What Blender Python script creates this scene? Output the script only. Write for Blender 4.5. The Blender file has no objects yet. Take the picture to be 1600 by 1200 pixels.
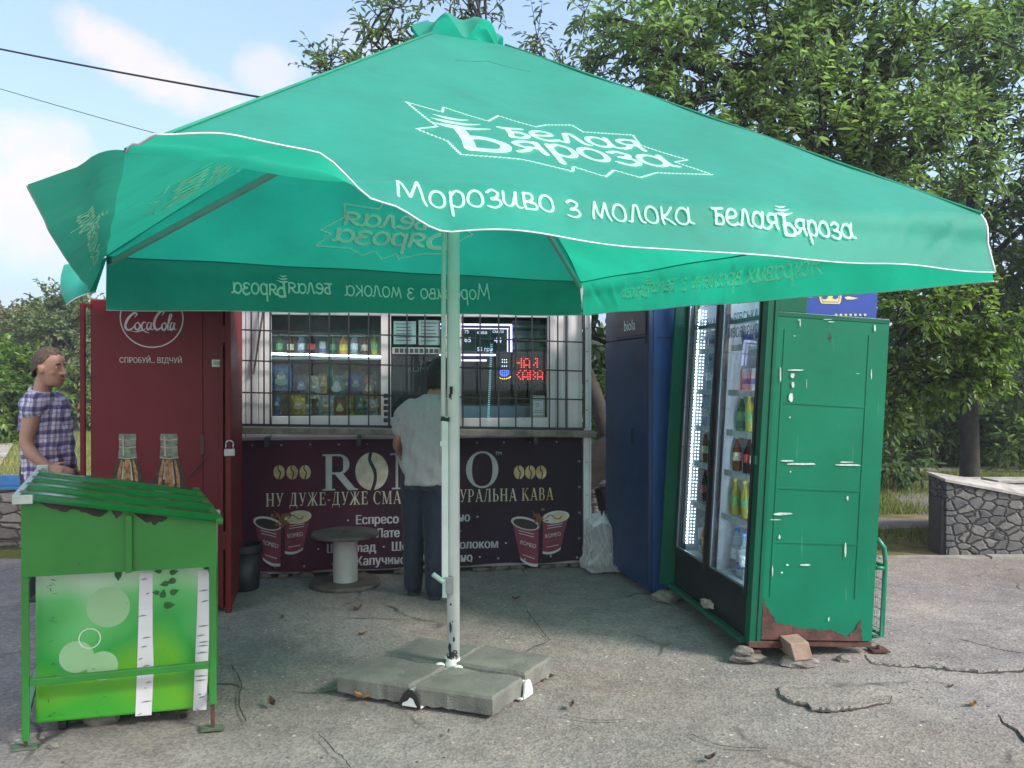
import bpy, bmesh, math, random
import numpy as np
from mathutils import Vector, Matrix, Euler

SC = bpy.context.scene
COL = SC.collection
RAD = math.radians

# ------------------------------------------------------------------ camera
F_PX, CXP, CYP, EYE = 1265.0, 800.0, 595.0, 1.6
cam_d = bpy.data.cameras.new('camera')
cam_d.sensor_width = 36.0
cam_d.lens = F_PX / 1600.0 * 36.0
cam_d.clip_start = 0.05
cam_d.clip_end = 2000.0
cam = bpy.data.objects.new('camera', cam_d)
COL.objects.link(cam)
cam.location = (0, 0, EYE)
cam.rotation_euler = (RAD(90) - math.atan(5.0 / F_PX), 0, 0)
SC.camera = cam
SC.render.resolution_x, SC.render.resolution_y = 1024, 768
SC.view_settings.view_transform = 'Standard'
SC.view_settings.look = 'None'
SC.view_settings.exposure = 1.58
SC.view_settings.gamma = 1.0
SC.cycles.max_bounces = 8
SC.cycles.transparent_max_bounces = 16
SC.cycles.sample_clamp_indirect = 6.0
SC.cycles.use_denoising = True

# ------------------------------------------------------------------ sky
SUN_DIR = Vector((0.78, -0.36, 0.62)).normalized()
world = bpy.data.worlds.new('World')
SC.world = world
world.use_nodes = True
wn, wl = world.node_tree.nodes, world.node_tree.links
wn.clear()
w_out = wn.new('ShaderNodeOutputWorld')
w_bg = wn.new('ShaderNodeBackground')
w_sky = wn.new('ShaderNodeTexSky')
w_sky.sky_type = 'NISHITA'
w_sky.sun_disc = False
w_sky.sun_elevation = math.asin(SUN_DIR.z)
w_sky.sun_rotation = math.atan2(SUN_DIR.x, SUN_DIR.y)
w_sky.air_density = 1.0
w_sky.dust_density = 2.2
w_sky.ozone_density = 1.4
w_bg.inputs['Strength'].default_value = 0.14
tc = wn.new('ShaderNodeTexCoord')


def wmath(op, a, b=None, clamp=False):
    n = wn.new('ShaderNodeMath')
    n.operation = op
    n.use_clamp = clamp
    for i, v in enumerate((a, b)):
        if v is None:
            continue
        if isinstance(v, (int, float)):
            n.inputs[i].default_value = v
        else:
            wl.new(v, n.inputs[i])
    return n.outputs[0]


sep = wn.new('ShaderNodeSeparateXYZ')
wl.new(tc.outputs['Generated'], sep.inputs[0])
# thin high veil everywhere, whiter towards the horizon
veil = wmath('SUBTRACT', 1.0, wmath('ABSOLUTE', sep.outputs['Z']), True)
veil = wmath('POWER', veil, 3.0)
nz = wn.new('ShaderNodeTexNoise')
nz.inputs['Scale'].default_value = 3.4
nz.inputs['Detail'].default_value = 8.0
nz.inputs['Roughness'].default_value = 0.56
mp = wn.new('ShaderNodeMapping')
mp.inputs['Scale'].default_value = (1.0, 1.0, 2.2)
mp.inputs['Location'].default_value = (0.35, 0.0, 0.1)
wl.new(tc.outputs['Generated'], mp.inputs['Vector'])
wl.new(mp.outputs[0], nz.inputs['Vector'])
veil_n = wmath('MULTIPLY', veil, 0.62)
veil_n = wmath('ADD', veil_n, wmath('MULTIPLY', wmath('SUBTRACT', nz.outputs['Fac'], 0.5), 0.35), True)
veil_n = wmath('ADD', veil_n, 0.30, True)
mixv = wn.new('ShaderNodeMixRGB')
mixv.inputs['Color2'].default_value = (1.2, 1.5, 2.15, 1)
wl.new(veil_n, mixv.inputs['Fac'])
wl.new(w_sky.outputs[0], mixv.inputs['Color1'])
prev = mixv.outputs[0]


def sky_dir(px, py):
    return Vector(((px - CXP) / F_PX, 1.0, (CYP - py) / F_PX)).normalized()


# a few cumulus banks; each is a soft ellipse on the sky broken up by noise
for (px, py, rx, rz, tilt, dens) in ((255, 118, .120, .034, .38, 1.0), (420, 118, .045, .034, .1, .7), (60, 235, .085, .045, .1, 1.0),
                                     (40, 330, .15, .07, 0, .85), (590, 75, .06, .03, .2, .5), (-300, 180, .2, .06, .1, .9), (2300, 200, .25, .08, -.1, .8)):
    d = sky_dir(px, py)
    right = Vector((d.y, -d.x, 0)).normalized()
    up = right.cross(d).normalized()
    r2 = right * math.cos(tilt) - up * math.sin(tilt)
    u2 = right * math.sin(tilt) + up * math.cos(tilt)
    comps = []
    for ax, rr in ((r2, rx), (u2, rz)):
        vm = wn.new('ShaderNodeVectorMath')
        vm.operation = 'DOT_PRODUCT'
        wl.new(tc.outputs['Generated'], vm.inputs[0])
        vm.inputs[1].default_value = ax / rr
        comps.append(wmath('POWER', wmath('ABSOLUTE', wmath('SUBTRACT', vm.outputs['Value'], d.dot(ax) / rr)), 2.0))
    front = wn.new('ShaderNodeVectorMath')
    front.operation = 'DOT_PRODUCT'
    wl.new(tc.outputs['Generated'], front.inputs[0])
    front.inputs[1].default_value = d
    e = wmath('SUBTRACT', 1.0, wmath('ADD', comps[0], comps[1]))
    n2 = wn.new('ShaderNodeTexNoise')
    n2.inputs['Scale'].default_value = 11.0
    n2.inputs['Detail'].default_value = 7.0
    n2.inputs['Roughness'].default_value = 0.6
    wl.new(tc.outputs['Generated'], n2.inputs['Vector'])
    e = wmath('ADD', e, wmath('MULTIPLY', wmath('SUBTRACT', n2.outputs['Fac'], 0.5), 3.4))
    e = wmath('MULTIPLY', e, 1.1, True)
    e = wmath('MULTIPLY', e, wmath('GREATER_THAN', front.outputs['Value'], 0.5))
    e = wmath('MULTIPLY', e, dens * 0.72, True)
    mx = wn.new('ShaderNodeMixRGB')
    mx.inputs['Color2'].default_value = (2.75, 2.4, 2.2, 1)
    wl.new(e, mx.inputs['Fac'])
    wl.new(prev, mx.inputs['Color1'])
    prev = mx.outputs[0]
# unseen half of the sky behind the camera, brightened as added front fill
back = wmath('MULTIPLY', wmath('SUBTRACT', wmath('MULTIPLY', sep.outputs['Y'], -1.0), -.05), 1.6, True)
back = wmath('MULTIPLY', back, wmath('ADD', .55, wmath('MULTIPLY', nz.outputs['Fac'], .6)), True)
mb_ = wn.new('ShaderNodeMixRGB')
mb_.inputs['Color2'].default_value = (4.0, 4.05, 4.2, 1)
wl.new(back, mb_.inputs['Fac'])
wl.new(prev, mb_.inputs['Color1'])
wl.new(mb_.outputs[0], w_bg.inputs['Color'])
wl.new(w_bg.outputs[0], w_out.inputs['Surface'])

# ------------------------------------------------------------------ sun (veiled, low contrast)
sun_d = bpy.data.lights.new('sun', 'SUN')
sun_d.energy = 1.9
sun_d.angle = RAD(14)
sun_d.color = (1.0, 0.94, 0.86)
sun = bpy.data.objects.new('sun', sun_d)
COL.objects.link(sun)
sun.rotation_euler = SUN_DIR.to_track_quat('Z', 'Y').to_euler()
sun.location = (0, 0, 30)


# ------------------------------------------------------------------ helpers
def ray(px, py):
    return Vector(((px - CXP) / F_PX, 1.0, (CYP - py) / F_PX))


def P(px, py, D):
    """point at depth D (metres ahead of the tripod)"""
    r = ray(px, py)
    return Vector((r.x * D, D, EYE + r.z * D))


def on_ground(px, py, z=0.0):
    r = ray(px, py)
    t = (z - EYE) / r.z
    return Vector((r.x * t, t, z))


class Frame:
    def __init__(s, o, ux, uy=None, uz=(0, 0, 1)):
        s.o = Vector(o)
        s.ux = Vector(ux).normalized()
        s.uz = Vector(uz).normalized()
        s.uy = Vector(uy).normalized() if uy is not None else s.uz.cross(s.ux).normalized()

    def __call__(s, p):
        return s.o + s.ux * p[0] + s.uy * p[1] + s.uz * p[2]

    def px(s, px, py, y=0.0):
        """(x, z) in this frame where the sight line meets its plane y = const"""
        r = ray(px, py)
        o = Vector((0, 0, EYE))
        t = ((s.o + s.uy * y - o).dot(s.uy)) / r.dot(s.uy)
        q = o + r * t - s.o
        return q.dot(s.ux), q.dot(s.uz)


WORLD = Frame((0, 0, 0), (1, 0, 0), (0, 1, 0))


def catmull(pts, n=6, closed=False):
    pts = [Vector(p) for p in pts]
    if len(pts) < 3:
        return pts
    out = []
    m = len(pts)
    segs = m if closed else m - 1
    for i in range(segs):
        p0 = pts[(i - 1) % m] if closed else pts[max(i - 1, 0)]
        p1, p2 = pts[i], pts[(i + 1) % m]
        p3 = pts[(i + 2) % m] if closed else pts[min(i + 2, m - 1)]
        for k in range(n):
            t = k / n
            out.append(0.5 * ((2 * p1) + (p2 - p0) * t + (2 * p0 - 5 * p1 + 4 * p2 - p3) * t * t + (3 * p1 - p0 - 3 * p2 + p3) * t ** 3))
    if not closed:
        out.append(pts[-1])
    return out


class MB:
    """collects shapes and links them as one mesh object"""

    def __init__(s, frame=WORLD):
        s.f = frame
        s.v, s.faces, s.mi = [], [], []
        s.m = 0
        s.marks = []

    def add(s, vs, fs, raw=False):
        b = len(s.v)
        s.marks.append((b, len(s.faces)))
        s.v += [Vector(p) if raw else s.f(p) for p in vs]
        s.faces += [tuple(b + i for i in f) for f in fs]
        s.mi += [s.m] * len(fs)

    def box(s, lo, hi):
        x0, y0, z0 = lo
        x1, y1, z1 = hi
        s.add([(x0, y0, z0), (x1, y0, z0), (x1, y1, z0), (x0, y1, z0), (x0, y0, z1), (x1, y0, z1), (x1, y1, z1), (x0, y1, z1)],
              [(0, 3, 2, 1), (4, 5, 6, 7), (0, 1, 5, 4), (1, 2, 6, 5), (2, 3, 7, 6), (3, 0, 4, 7)])

    def hexa(s, p):
        """eight corners: bottom four, top four"""
        s.add(p, [(0, 3, 2, 1), (4, 5, 6, 7), (0, 1, 5, 4), (1, 2, 6, 5), (2, 3, 7, 6), (3, 0, 4, 7)])

    def bar(s, p, q, w, h, up=(0, 0, 1)):
        p, q = Vector(p), Vector(q)
        d = (q - p).normalized()
        up = Vector(up)
        if abs(d.dot(up)) > 0.99:
            up = Vector((0, 1, 0))
        a = d.cross(up).normalized() * (w / 2)
        b = a.cross(d).normalized() * (h / 2)
        s.hexa([p - a - b, p + a - b, q + a - b, q - a - b, p - a + b, p + a + b, q + a + b, q - a + b])

    def tube(s, path, r, n=10, caps=True):
        path = [Vector(p) for p in path]
        rs = r if isinstance(r, (list, tuple)) else [r] * len(path)
        vs, fs = [], []
        ref = None
        for i, p in enumerate(path):
            d = (path[min(i + 1, len(path) - 1)] - path[max(i - 1, 0)]).normalized()
            if ref is None:
                ref = Vector((0, 0, 1)) if abs(d.z) < 0.9 else Vector((1, 0, 0))
            a = d.cross(ref).normalized()
            b = d.cross(a).normalized()
            ref = a.cross(d) * 1.0
            for k in range(n):
                t = 2 * math.pi * k / n
                vs.append(p + a * math.cos(t) * rs[i] + b * math.sin(t) * rs[i])
        for i in range(len(path) - 1):
            for k in range(n):
                fs.append((i * n + k, i * n + (k + 1) % n, (i + 1) * n + (k + 1) % n, (i + 1) * n + k))
        if caps:
            fs.append(tuple(range(n - 1, -1, -1)))
            fs.append(tuple((len(path) - 1) * n + k for k in range(n)))
        s.add(vs, fs)

    def lathe(s, c, prof, n=24, axis=None):
        c = Vector(c)
        vs, fs = [], []
        for (r, z) in prof:
            for k in range(n):
                t = 2 * math.pi * k / n
                vs.append(c + Vector((r * math.cos(t), r * math.sin(t), z)))
        for i in range(len(prof) - 1):
            for k in range(n):
                fs.append((i * n + k, i * n + (k + 1) % n, (i + 1) * n + (k + 1) % n, (i + 1) * n + k))
        fs.append(tuple(range(n - 1, -1, -1)))
        fs.append(tuple((len(prof) - 1) * n + k for k in range(n)))
        s.add(vs, fs)

    def prism(s, poly, fn, depth):
        """poly of (a, b); fn(a, b, c) gives the frame point; c runs 0..depth"""
        n = len(poly)
        vs = [fn(a, b, 0) for a, b in poly] + [fn(a, b, depth) for a, b in poly]
        fs = [tuple(range(n)), tuple(range(2 * n - 1, n - 1, -1))]
        fs += [(i, n + i, n + (i + 1) % n, (i + 1) % n) for i in range(n)]
        s.add(vs, fs)

    def grid(s, fn, nu, nv, raw=False):
        vs = [fn(i / nu, j / nv) for j in range(nv + 1) for i in range(nu + 1)]
        fs = [(j * (nu + 1) + i, j * (nu + 1) + i + 1, (j + 1) * (nu + 1) + i + 1, (j + 1) * (nu + 1) + i) for j in range(nv) for i in range(nu)]
        s.add(vs, fs, raw)

    def blob(s, c, r, n=14, rough=0.0, seed=0):
        rnd = random.Random(seed)
        c = Vector(c)
        rr = Vector(r) if not isinstance(r, (int, float)) else Vector((r, r, r))
        vs, fs = [], []
        m = n // 2
        ph = [rnd.uniform(0, 6.28) for _ in range(6)]
        for i in range(m + 1):
            th = math.pi * i / m
            for k in range(n):
                t = 2 * math.pi * k / n
                d = Vector((math.sin(th) * math.cos(t), math.sin(th) * math.sin(t), math.cos(th)))
                w = 1 + rough * (math.sin(3 * d.x + ph[0]) * math.sin(4 * d.y + ph[1]) + .6 * math.sin(7 * d.z + ph[2] + 5 * d.x) + .3 * math.sin(13 * d.y + ph[3]))
                vs.append(c + Vector((d.x * rr.x, d.y * rr.y, d.z * rr.z)) * w)
        for i in range(m):
            for k in range(n):
                fs.append((i * n + k, (i + 1) * n + k, (i + 1) * n + (k + 1) % n, i * n + (k + 1) % n))
        s.add(vs, fs)

    def build(s, name, mats, parent=None, smooth=False, bevel=0.0, solid=0.0):
        me = bpy.data.meshes.new(name)
        off = Vector((0, 0, 0))
        q = parent
        while q is not None:
            off += q.location
            q = q.parent
        me.from_pydata([tuple(p - off) for p in s.v], [], s.faces)
        if not isinstance(mats, (list, tuple)):
            mats = [mats]
        for m in mats:
            me.materials.append(m)
        if len(mats) > 1:
            me.polygons.foreach_set('material_index', s.mi)
        if smooth:
            me.shade_smooth()
        me.update()
        o = bpy.data.objects.new(name, me)
        COL.objects.link(o)
        if parent is not None:
            o.parent = parent
        if solid:
            md = o.modifiers.new('thick', 'SOLIDIFY')
            md.thickness = solid
            md.offset = 0
        if bevel:
            md = o.modifiers.new('bevel', 'BEVEL')
            md.width = bevel
            md.segments = 2
            md.limit_method = 'ANGLE'
            md.angle_limit = RAD(40)
        return o


def build_each(mb, name, mats, parent, per=1, **kw):
    """one object for every `per` shapes collected in mb"""
    ends = mb.marks[per::per] + [(len(mb.v), len(mb.faces))]
    for (v0, f0), (v1, f1) in zip(mb.marks[::per], ends):
        q = MB()
        q.v = mb.v[v0:v1]
        q.faces = [tuple(i - v0 for i in f) for f in mb.faces[f0:f1]]
        q.mi = mb.mi[f0:f1]
        q.build(name, mats, parent, **kw)


def tag(o, label=None, cat=None, group=None, kind=None):
    for k, v in (('label', label), ('category', cat), ('group', group), ('kind', kind)):
        if v is not None:
            o[k] = v
    return o


def thing(name, label, cat, loc=(0, 0, 0), group=None, rotz=0.0):
    o = bpy.data.objects.new(name, None)
    o.empty_display_size = 0.1
    COL.objects.link(o)
    o.location = loc
    o.rotation_euler = (0, 0, rotz)
    return tag(o, label, cat, group)


def copy_tree(o, parent=None):
    c = o.copy()
    COL.objects.link(c)
    if parent is not None:
        c.parent = parent
    for ch in list(o.children):
        copy_tree(ch, c)
    return c


# ------------------------------------------------------------------ materials
def new_mat(name):
    m = bpy.data.materials.new(name)
    m.use_nodes = True
    nt = m.node_tree
    return m, nt, nt.nodes['Principled BSDF'], nt.nodes, nt.links


def ramp(N, stops):
    r = N.new('ShaderNodeValToRGB')
    e = r.color_ramp.elements
    while len(e) < len(stops):
        e.new(0.5)
    for i, (p, c) in enumerate(stops):
        e[i].position = p
        e[i].color = c if len(c) == 4 else (*c, 1)
    return r


def noise(N, L, coord, scale, detail=6, rough=0.6):
    t = N.new('ShaderNodeTexNoise')
    t.inputs['Scale'].default_value = scale
    t.inputs['Detail'].default_value = detail
    t.inputs['Roughness'].default_value = rough
    L.new(coord, t.inputs['Vector'])
    return t.outputs['Fac']


def mixc(N, L, fac, a, b, mode='MIX'):
    m = N.new('ShaderNodeMixRGB')
    m.blend_type = mode
    for i, v in ((0, fac), (1, a), (2, b)):
        if isinstance(v, (int, float)):
            m.inputs[i].default_value = v
        elif isinstance(v, tuple):
            m.inputs[i].default_value = v if len(v) == 4 else (*v, 1)
        else:
            L.new(v, m.inputs[i])
    return m.outputs[0]


def bump(N, L, B, height, strength, dist=0.01):
    b = N.new('ShaderNodeBump')
    b.inputs['Strength'].default_value = strength
    b.inputs['Distance'].default_value = dist
    L.new(height, b.inputs['Height'])
    L.new(b.outputs[0], B.inputs['Normal'])


def M(name, col, rough=0.55, var=0.12, scale=6.0, metal=0.0, bmp=0.0, bscale=40.0, wear=None, wear_amt=0.0, wear_scale=7.0, spec=0.5):
    m, nt, B, N, L = new_mat(name)
    tcn = N.new('ShaderNodeTexCoord')
    co = tcn.outputs['Object']
    c2 = tuple(max(0, x * (1 - 2 * var)) for x in col)
    c1 = tuple(min(1, x * (1 + var)) for x in col)
    r = ramp(N, [(0.32, c2), (0.68, c1)])
    L.new(noise(N, L, co, scale), r.inputs[0])
    out = r.outputs[0]
    if wear is not None:
        w = ramp(N, [(1 - wear_amt - .03, (0, 0, 0)), (1 - wear_amt + .02, (1, 1, 1))])
        L.new(noise(N, L, co, wear_scale, 9, .68), w.inputs[0])
        out = mixc(N, L, w.outputs[0], out, wear)
    L.new(out, B.inputs['Base Color'])
    rr = N.new('ShaderNodeMapRange')
    rr.inputs['To Min'].default_value = max(0.03, rough - .1)
    rr.inputs['To Max'].default_value = min(1, rough + .12)
    L.new(noise(N, L, co, scale * 2.3, 5), rr.inputs['Value'])
    L.new(rr.outputs[0], B.inputs['Roughness'])
    B.inputs['Metallic'].default_value = metal
    B.inputs['Specular IOR Level'].default_value = spec
    if bmp:
        bump(N, L, B, noise(N, L, co, bscale, 6), bmp)
    return m


def emis(name, col, strength):
    m, nt, B, N, L = new_mat(name)
    B.inputs['Base Color'].default_value = (*[x * .3 for x in col], 1)
    B.inputs['Emission Color'].default_value = (*col, 1)
    B.inputs['Emission Strength'].default_value = strength
    return m


def glass(name, tint=(1, 1, 1), gloss=0.12, rough=0.02, dirt=0.0, coat=0.5):
    m, nt, B, N, L = new_mat(name)
    out = N['Material Output']
    tr = N.new('ShaderNodeBsdfTransparent')
    tr.inputs[0].default_value = (*tint, 1)
    gl = N.new('ShaderNodeBsdfGlossy')
    gl.inputs['Roughness'].default_value = rough
    fr = N.new('ShaderNodeFresnel')
    fr.inputs[0].default_value = 1.5
    ad = N.new('ShaderNodeMath')
    ad.operation = 'ADD'
    ad.use_clamp = True
    ad.inputs[1].default_value = gloss
    ml = N.new('ShaderNodeMath')
    ml.operation = 'MULTIPLY'
    ml.inputs[1].default_value = coat
    L.new(fr.outputs[0], ml.inputs[0])
    L.new(ml.outputs[0], ad.inputs[0])
    mx = N.new('ShaderNodeMixShader')
    L.new(ad.outputs[0], mx.inputs[0])
    L.new(tr.outputs[0], mx.inputs[1])
    L.new(gl.outputs[0], mx.inputs[2])
    last = mx.outputs[0]
    if dirt:
        df = N.new('ShaderNodeBsdfDiffuse')
        df.inputs[0].default_value = (.6, .62, .62, 1)
        tcn = N.new('ShaderNodeTexCoord')
        rp = ramp(N, [(.35, (0, 0, 0)), (.9, (dirt, dirt, dirt))])
        L.new(noise(N, L, tcn.outputs['Object'], 4, 8), rp.inputs[0])
        m2 = N.new('ShaderNodeMixShader')
        L.new(rp.outputs[0], m2.inputs[0])
        L.new(last, m2.inputs[1])
        L.new(df.outputs[0], m2.inputs[2])
        last = m2.outputs[0]
    L.new(last, out.inputs['Surface'])
    return m


# ------------------------------------------------------------------ lettering
def ribbon2(pts, w):
    """2-D brush stroke with round ends -> (verts, faces); w a number or one per point"""
    pts = [Vector((p[0], p[1])) for p in pts]
    q = [pts[0]]
    qi = [0]
    for i, p in enumerate(pts[1:], 1):
        if (p - q[-1]).length > 1e-5:
            q.append(p)
            qi.append(i)
    ws = [w] * len(pts) if isinstance(w, (int, float)) else list(w)
    ws = [ws[i] for i in qi]
    vs, fs = [], []
    n = len(q)
    for i, p in enumerate(q):
        d = (q[min(i + 1, n - 1)] - q[max(i - 1, 0)])
        d = d.normalized() if d.length > 0 else Vector((1, 0))
        nn = Vector((-d.y, d.x)) * ws[i] / 2
        vs += [p + nn, p - nn]
    for i in range(n - 1):
        fs.append((2 * i, 2 * i + 1, 2 * i + 3, 2 * i + 2))
    for p, d, r, (i0, i1) in ((q[0], q[0] - q[min(1, n - 1)], ws[0] / 2, (1, 0)), (q[-1], q[-1] - q[max(n - 2, 0)], ws[-1] / 2, (2 * n - 2, 2 * n - 1))):
        if d.length == 0:
            continue
        a0 = math.atan2(d.y, d.x)
        b = len(vs)
        for k in range(1, 4):
            a = a0 - math.pi / 2 + math.pi * k / 4
            vs.append(p + Vector((math.cos(a), math.sin(a))) * r)
        fs.append((i1, b + 2, b + 1, b, i0) if False else (i0, b, b + 1, b + 2, i1))
    return vs, fs


def ell(cx, cy, rx, ry, a0=90, a1=450, n=20):
    return [(cx + rx * math.cos(RAD(a0 + (a1 - a0) * k / n)), cy + ry * math.sin(RAD(a0 + (a1 - a0) * k / n))) for k in range(n + 1)]


def S(*pts):
    return [(p.x, p.y) for p in catmull([Vector((a, b, 0)) for a, b in pts], 5)]


# brush alphabet: glyph -> (strokes, advance); x-height 1
BRUSH = {
    'о': ([ell(.42, .5, .38, .5)], .98),
    'а': ([ell(.42, .47, .38, .47, 40, 400), S((.84, .98), (.8, .4), (.86, .1), (1.02, .04))], 1.12),
    'е': ([S((.06, .48), (.5, .52), (.74, .7), (.62, .95), (.36, 1), (.1, .78), (.04, .42), (.2, .08), (.48, 0), (.8, .16))], .95),
    'л': ([S((-.04, .04), (.12, .08), (.24, .5), (.36, .98)), S((.36, .98), (.56, 1.0), (.66, .5), (.74, .1), (.9, .02))], .98),
    'я': ([S((.78, 1), (.76, .5), (.78, 0)), S((.77, .96), (.4, 1), (.12, .76), (.32, .48), (.77, .5)), S((.46, .47), (.3, .2), (.02, .02))], .98),
    'р': ([S((.14, .96), (.12, .3), (.06, -.62)), S((.13, .72), (.42, 1), (.74, .8), (.74, .3), (.46, .0), (.13, .16))], .95),
    'з': ([S((.06, .86), (.34, 1), (.64, .82), (.5, .58), (.28, .52)), S((.28, .52), (.64, .44), (.68, .12), (.36, -.1), (.02, .06))], .85),
    'и': ([S((.1, 1), (.06, .35), (.2, .03), (.5, .22), (.76, 1)), S((.76, 1), (.72, .3), (.82, .02), (.98, .06))], 1.08),
    'в': ([S((.12, 1), (.1, .5), (.1, 0)), S((.12, 1), (.5, .98), (.58, .74), (.4, .56), (.12, .54)), S((.4, .55), (.76, .4), (.68, .06), (.36, 0), (.1, .02))], .92),
    'м': ([S((0, 0), (.1, .5), (.22, 1)), S((.22, 1), (.34, .5), (.5, .14)), S((.5, .14), (.66, .6), (.82, 1)), S((.82, 1), (.92, .5), (1.04, 0))], 1.22),
    'М': ([S((0, 0), (.1, .8), (.2, 1.7)), S((.2, 1.7), (.44, .9), (.66, .4)), S((.66, .4), (.92, 1.0), (1.16, 1.66)), S((1.16, 1.66), (1.26, .8), (1.42, 0))], 1.62),
    'к': ([S((.12, 1), (.1, .5), (.1, 0)), S((.72, 1), (.4, .62), (.14, .5), (.42, .34), (.78, 0))], .92),
    'с': ([S((.72, .84), (.4, 1), (.08, .7), (.08, .26), (.36, 0), (.74, .16))], .86),
    'х': ([S((.06, 1), (.36, .5), (.74, 0)), S((.7, 1), (.36, .5), (.0, 0))], .88),
    'н': ([S((.12, 1), (.1, .5), (.1, 0)), S((.1, .5), (.4, .54), (.72, .5)), S((.74, 1), (.72, .5), (.74, 0))], .98),
    'ж': ([S((.0, 1), (.26, .56), (.56, .5), (.86, .56), (1.1, 1)), S((.0, 0), (.26, .44), (.56, .5)), S((.56, .5), (.86, .44), (1.12, 0)), S((.56, 1), (.56, .5), (.56, 0))], 1.26),
    'ь': ([S((.12, 1), (.1, .5), (.1, .02)), S((.1, .54), (.5, .56), (.68, .3), (.5, .02), (.1, .02))], .86),
    'Я': ([S((.98, 1.62), (.96, .8), (1.0, 0)), S((.97, 1.58), (.4, 1.66), (.12, 1.2), (.4, .8), (.97, .82)), S((.6, .8), (.36, .4), (.0, .0))], 1.24),
    'б': ([S((.0, 1.0), (.3, .98), (.76, 1.04)), S((.24, .98), (.24, .5), (.14, .02)), S((.22, .56), (.56, .6), (.76, .32), (.54, .02), (.14, .02))], .95),
    ' ': ([], .62),
}


def big_b():
    """the tall B whose top is a soft-ice swirl"""
    st = [(S((-.02, 1.46), (.30, 1.38), (.72, 1.38), (1.16, 1.52)), [.06, .12, .17, .2, .21, .21, .2, .18, .16, .13, .1, .07, .05, .04]),
          (S((.02, 1.74), (.30, 1.65), (.66, 1.64), (1.02, 1.76)), [.05, .1, .14, .17, .18, .18, .17, .15, .13, .1, .08, .06, .04, .03]),
          (S((.12, 1.99), (.36, 1.90), (.62, 1.90), (.84, 1.98)), [.04, .08, .12, .14, .15, .15, .14, .12, .1, .08, .06, .05, .04, .03]),
          (S((.44, 1.36), (.42, .7), (.3, .04)), .24),
          (S((.4, .74), (.8, .8), (1.1, .48), (.9, .06), (.3, .04)), .22)]
    return st, 1.22


def brush_text(text, x, y, size, weight=.17, slant=.0, track=0.0):
    """list of (verts, faces) strokes; '@' is the swirl B"""
    out = []
    cx = x
    for ch in text:
        if ch == '@':
            st, adv = big_b()
        else:
            g, adv = BRUSH[ch]
            st = [(p, weight) for p in g]
        for p, w in st:
            pts = [(cx + (a + slant * b) * size, y + b * size) for a, b in p]
            ww = [v * size for v in w] if isinstance(w, (list, tuple)) else w * size
            if isinstance(ww, list) and len(ww) != len(pts):
                ww = [ww[min(len(ww) - 1, int(i * len(ww) / len(pts)))] for i in range(len(pts))]
            out.append(ribbon2(pts, ww))
        cx += (adv + track) * size
    return out, cx - x


_txt = bpy.data.curves.new('lettering_source', 'FONT')
_txt_o = bpy.data.objects.new('lettering_source', _txt)
COL.objects.link(_txt_o)


def font_text(body, x, y, height, width=None, bold=0.0, align='L', res=3):
    """built-in face; cap height scaled to `height`, optional fitted width"""
    _txt.body = body
    _txt.offset = 0
    _txt.resolution_u = res
    _txt_o.data.update_tag()
    dg = bpy.context.evaluated_depsgraph_get()
    dg.update()
    me = _txt_o.evaluated_get(dg).to_mesh()
    vs = [(v.co.x, v.co.y) for v in me.vertices]
    fs = [tuple(p.vertices) for p in me.polygons]
    _txt_o.evaluated_get(dg).to_mesh_clear()
    if not vs:
        return [], 0
    x0, x1 = min(v[0] for v in vs), max(v[0] for v in vs)
    sy = height / 0.70
    sx = sy if width is None else width / max(1e-6, x1 - x0)
    w = (x1 - x0) * sx
    sh = {'L': 0, 'C': -w / 2, 'R': -w}[align]
    reps = (0,) if not bold else (-1, 0, 1)
    return [([((a - x0) * sx + x + sh + r * bold * sy, b * sy + y) for a, b in vs], fs) for r in reps], w


def decal(name, mat, items, fn, parent, lift=.003, step=.00015):
    """flat print: 2-D pieces mapped by fn(a, b, c) onto a surface, c = height above it"""
    mb = MB()
    for i, it in enumerate(items):
        vs, fs = it[0], it[1]
        mb.m = it[2] if len(it) > 2 else 0
        c = lift + step * i
        mb.add([fn(p[0], p[1], c) for p in vs], fs, raw=True)
    return mb.build(name, mat, parent)


def poly2(pts):
    return [(p[0], p[1]) for p in pts], [tuple(range(len(pts)))]


def disc2(cx, cy, rx, ry=None, n=24):
    return poly2(ell(cx, cy, rx, ry or rx, 0, 360, n)[:-1])


def ring2(cx, cy, rx, ry, w, n=32):
    vs, fs = [], []
    for k in range(n):
        t = 2 * math.pi * k / n
        for rr in (1, 0):
            vs.append((cx + (rx - w * (1 - rr)) * math.cos(t), cy + (ry - w * (1 - rr)) * math.sin(t)))
    for k in range(n):
        j = (k + 1) % n
        fs.append((2 * k, 2 * j, 2 * j + 1, 2 * k + 1))
    return vs, fs
# ------------------------------------------------------------------ shared materials
GREEN_RGB = (0.018, 0.32, 0.245)


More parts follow.
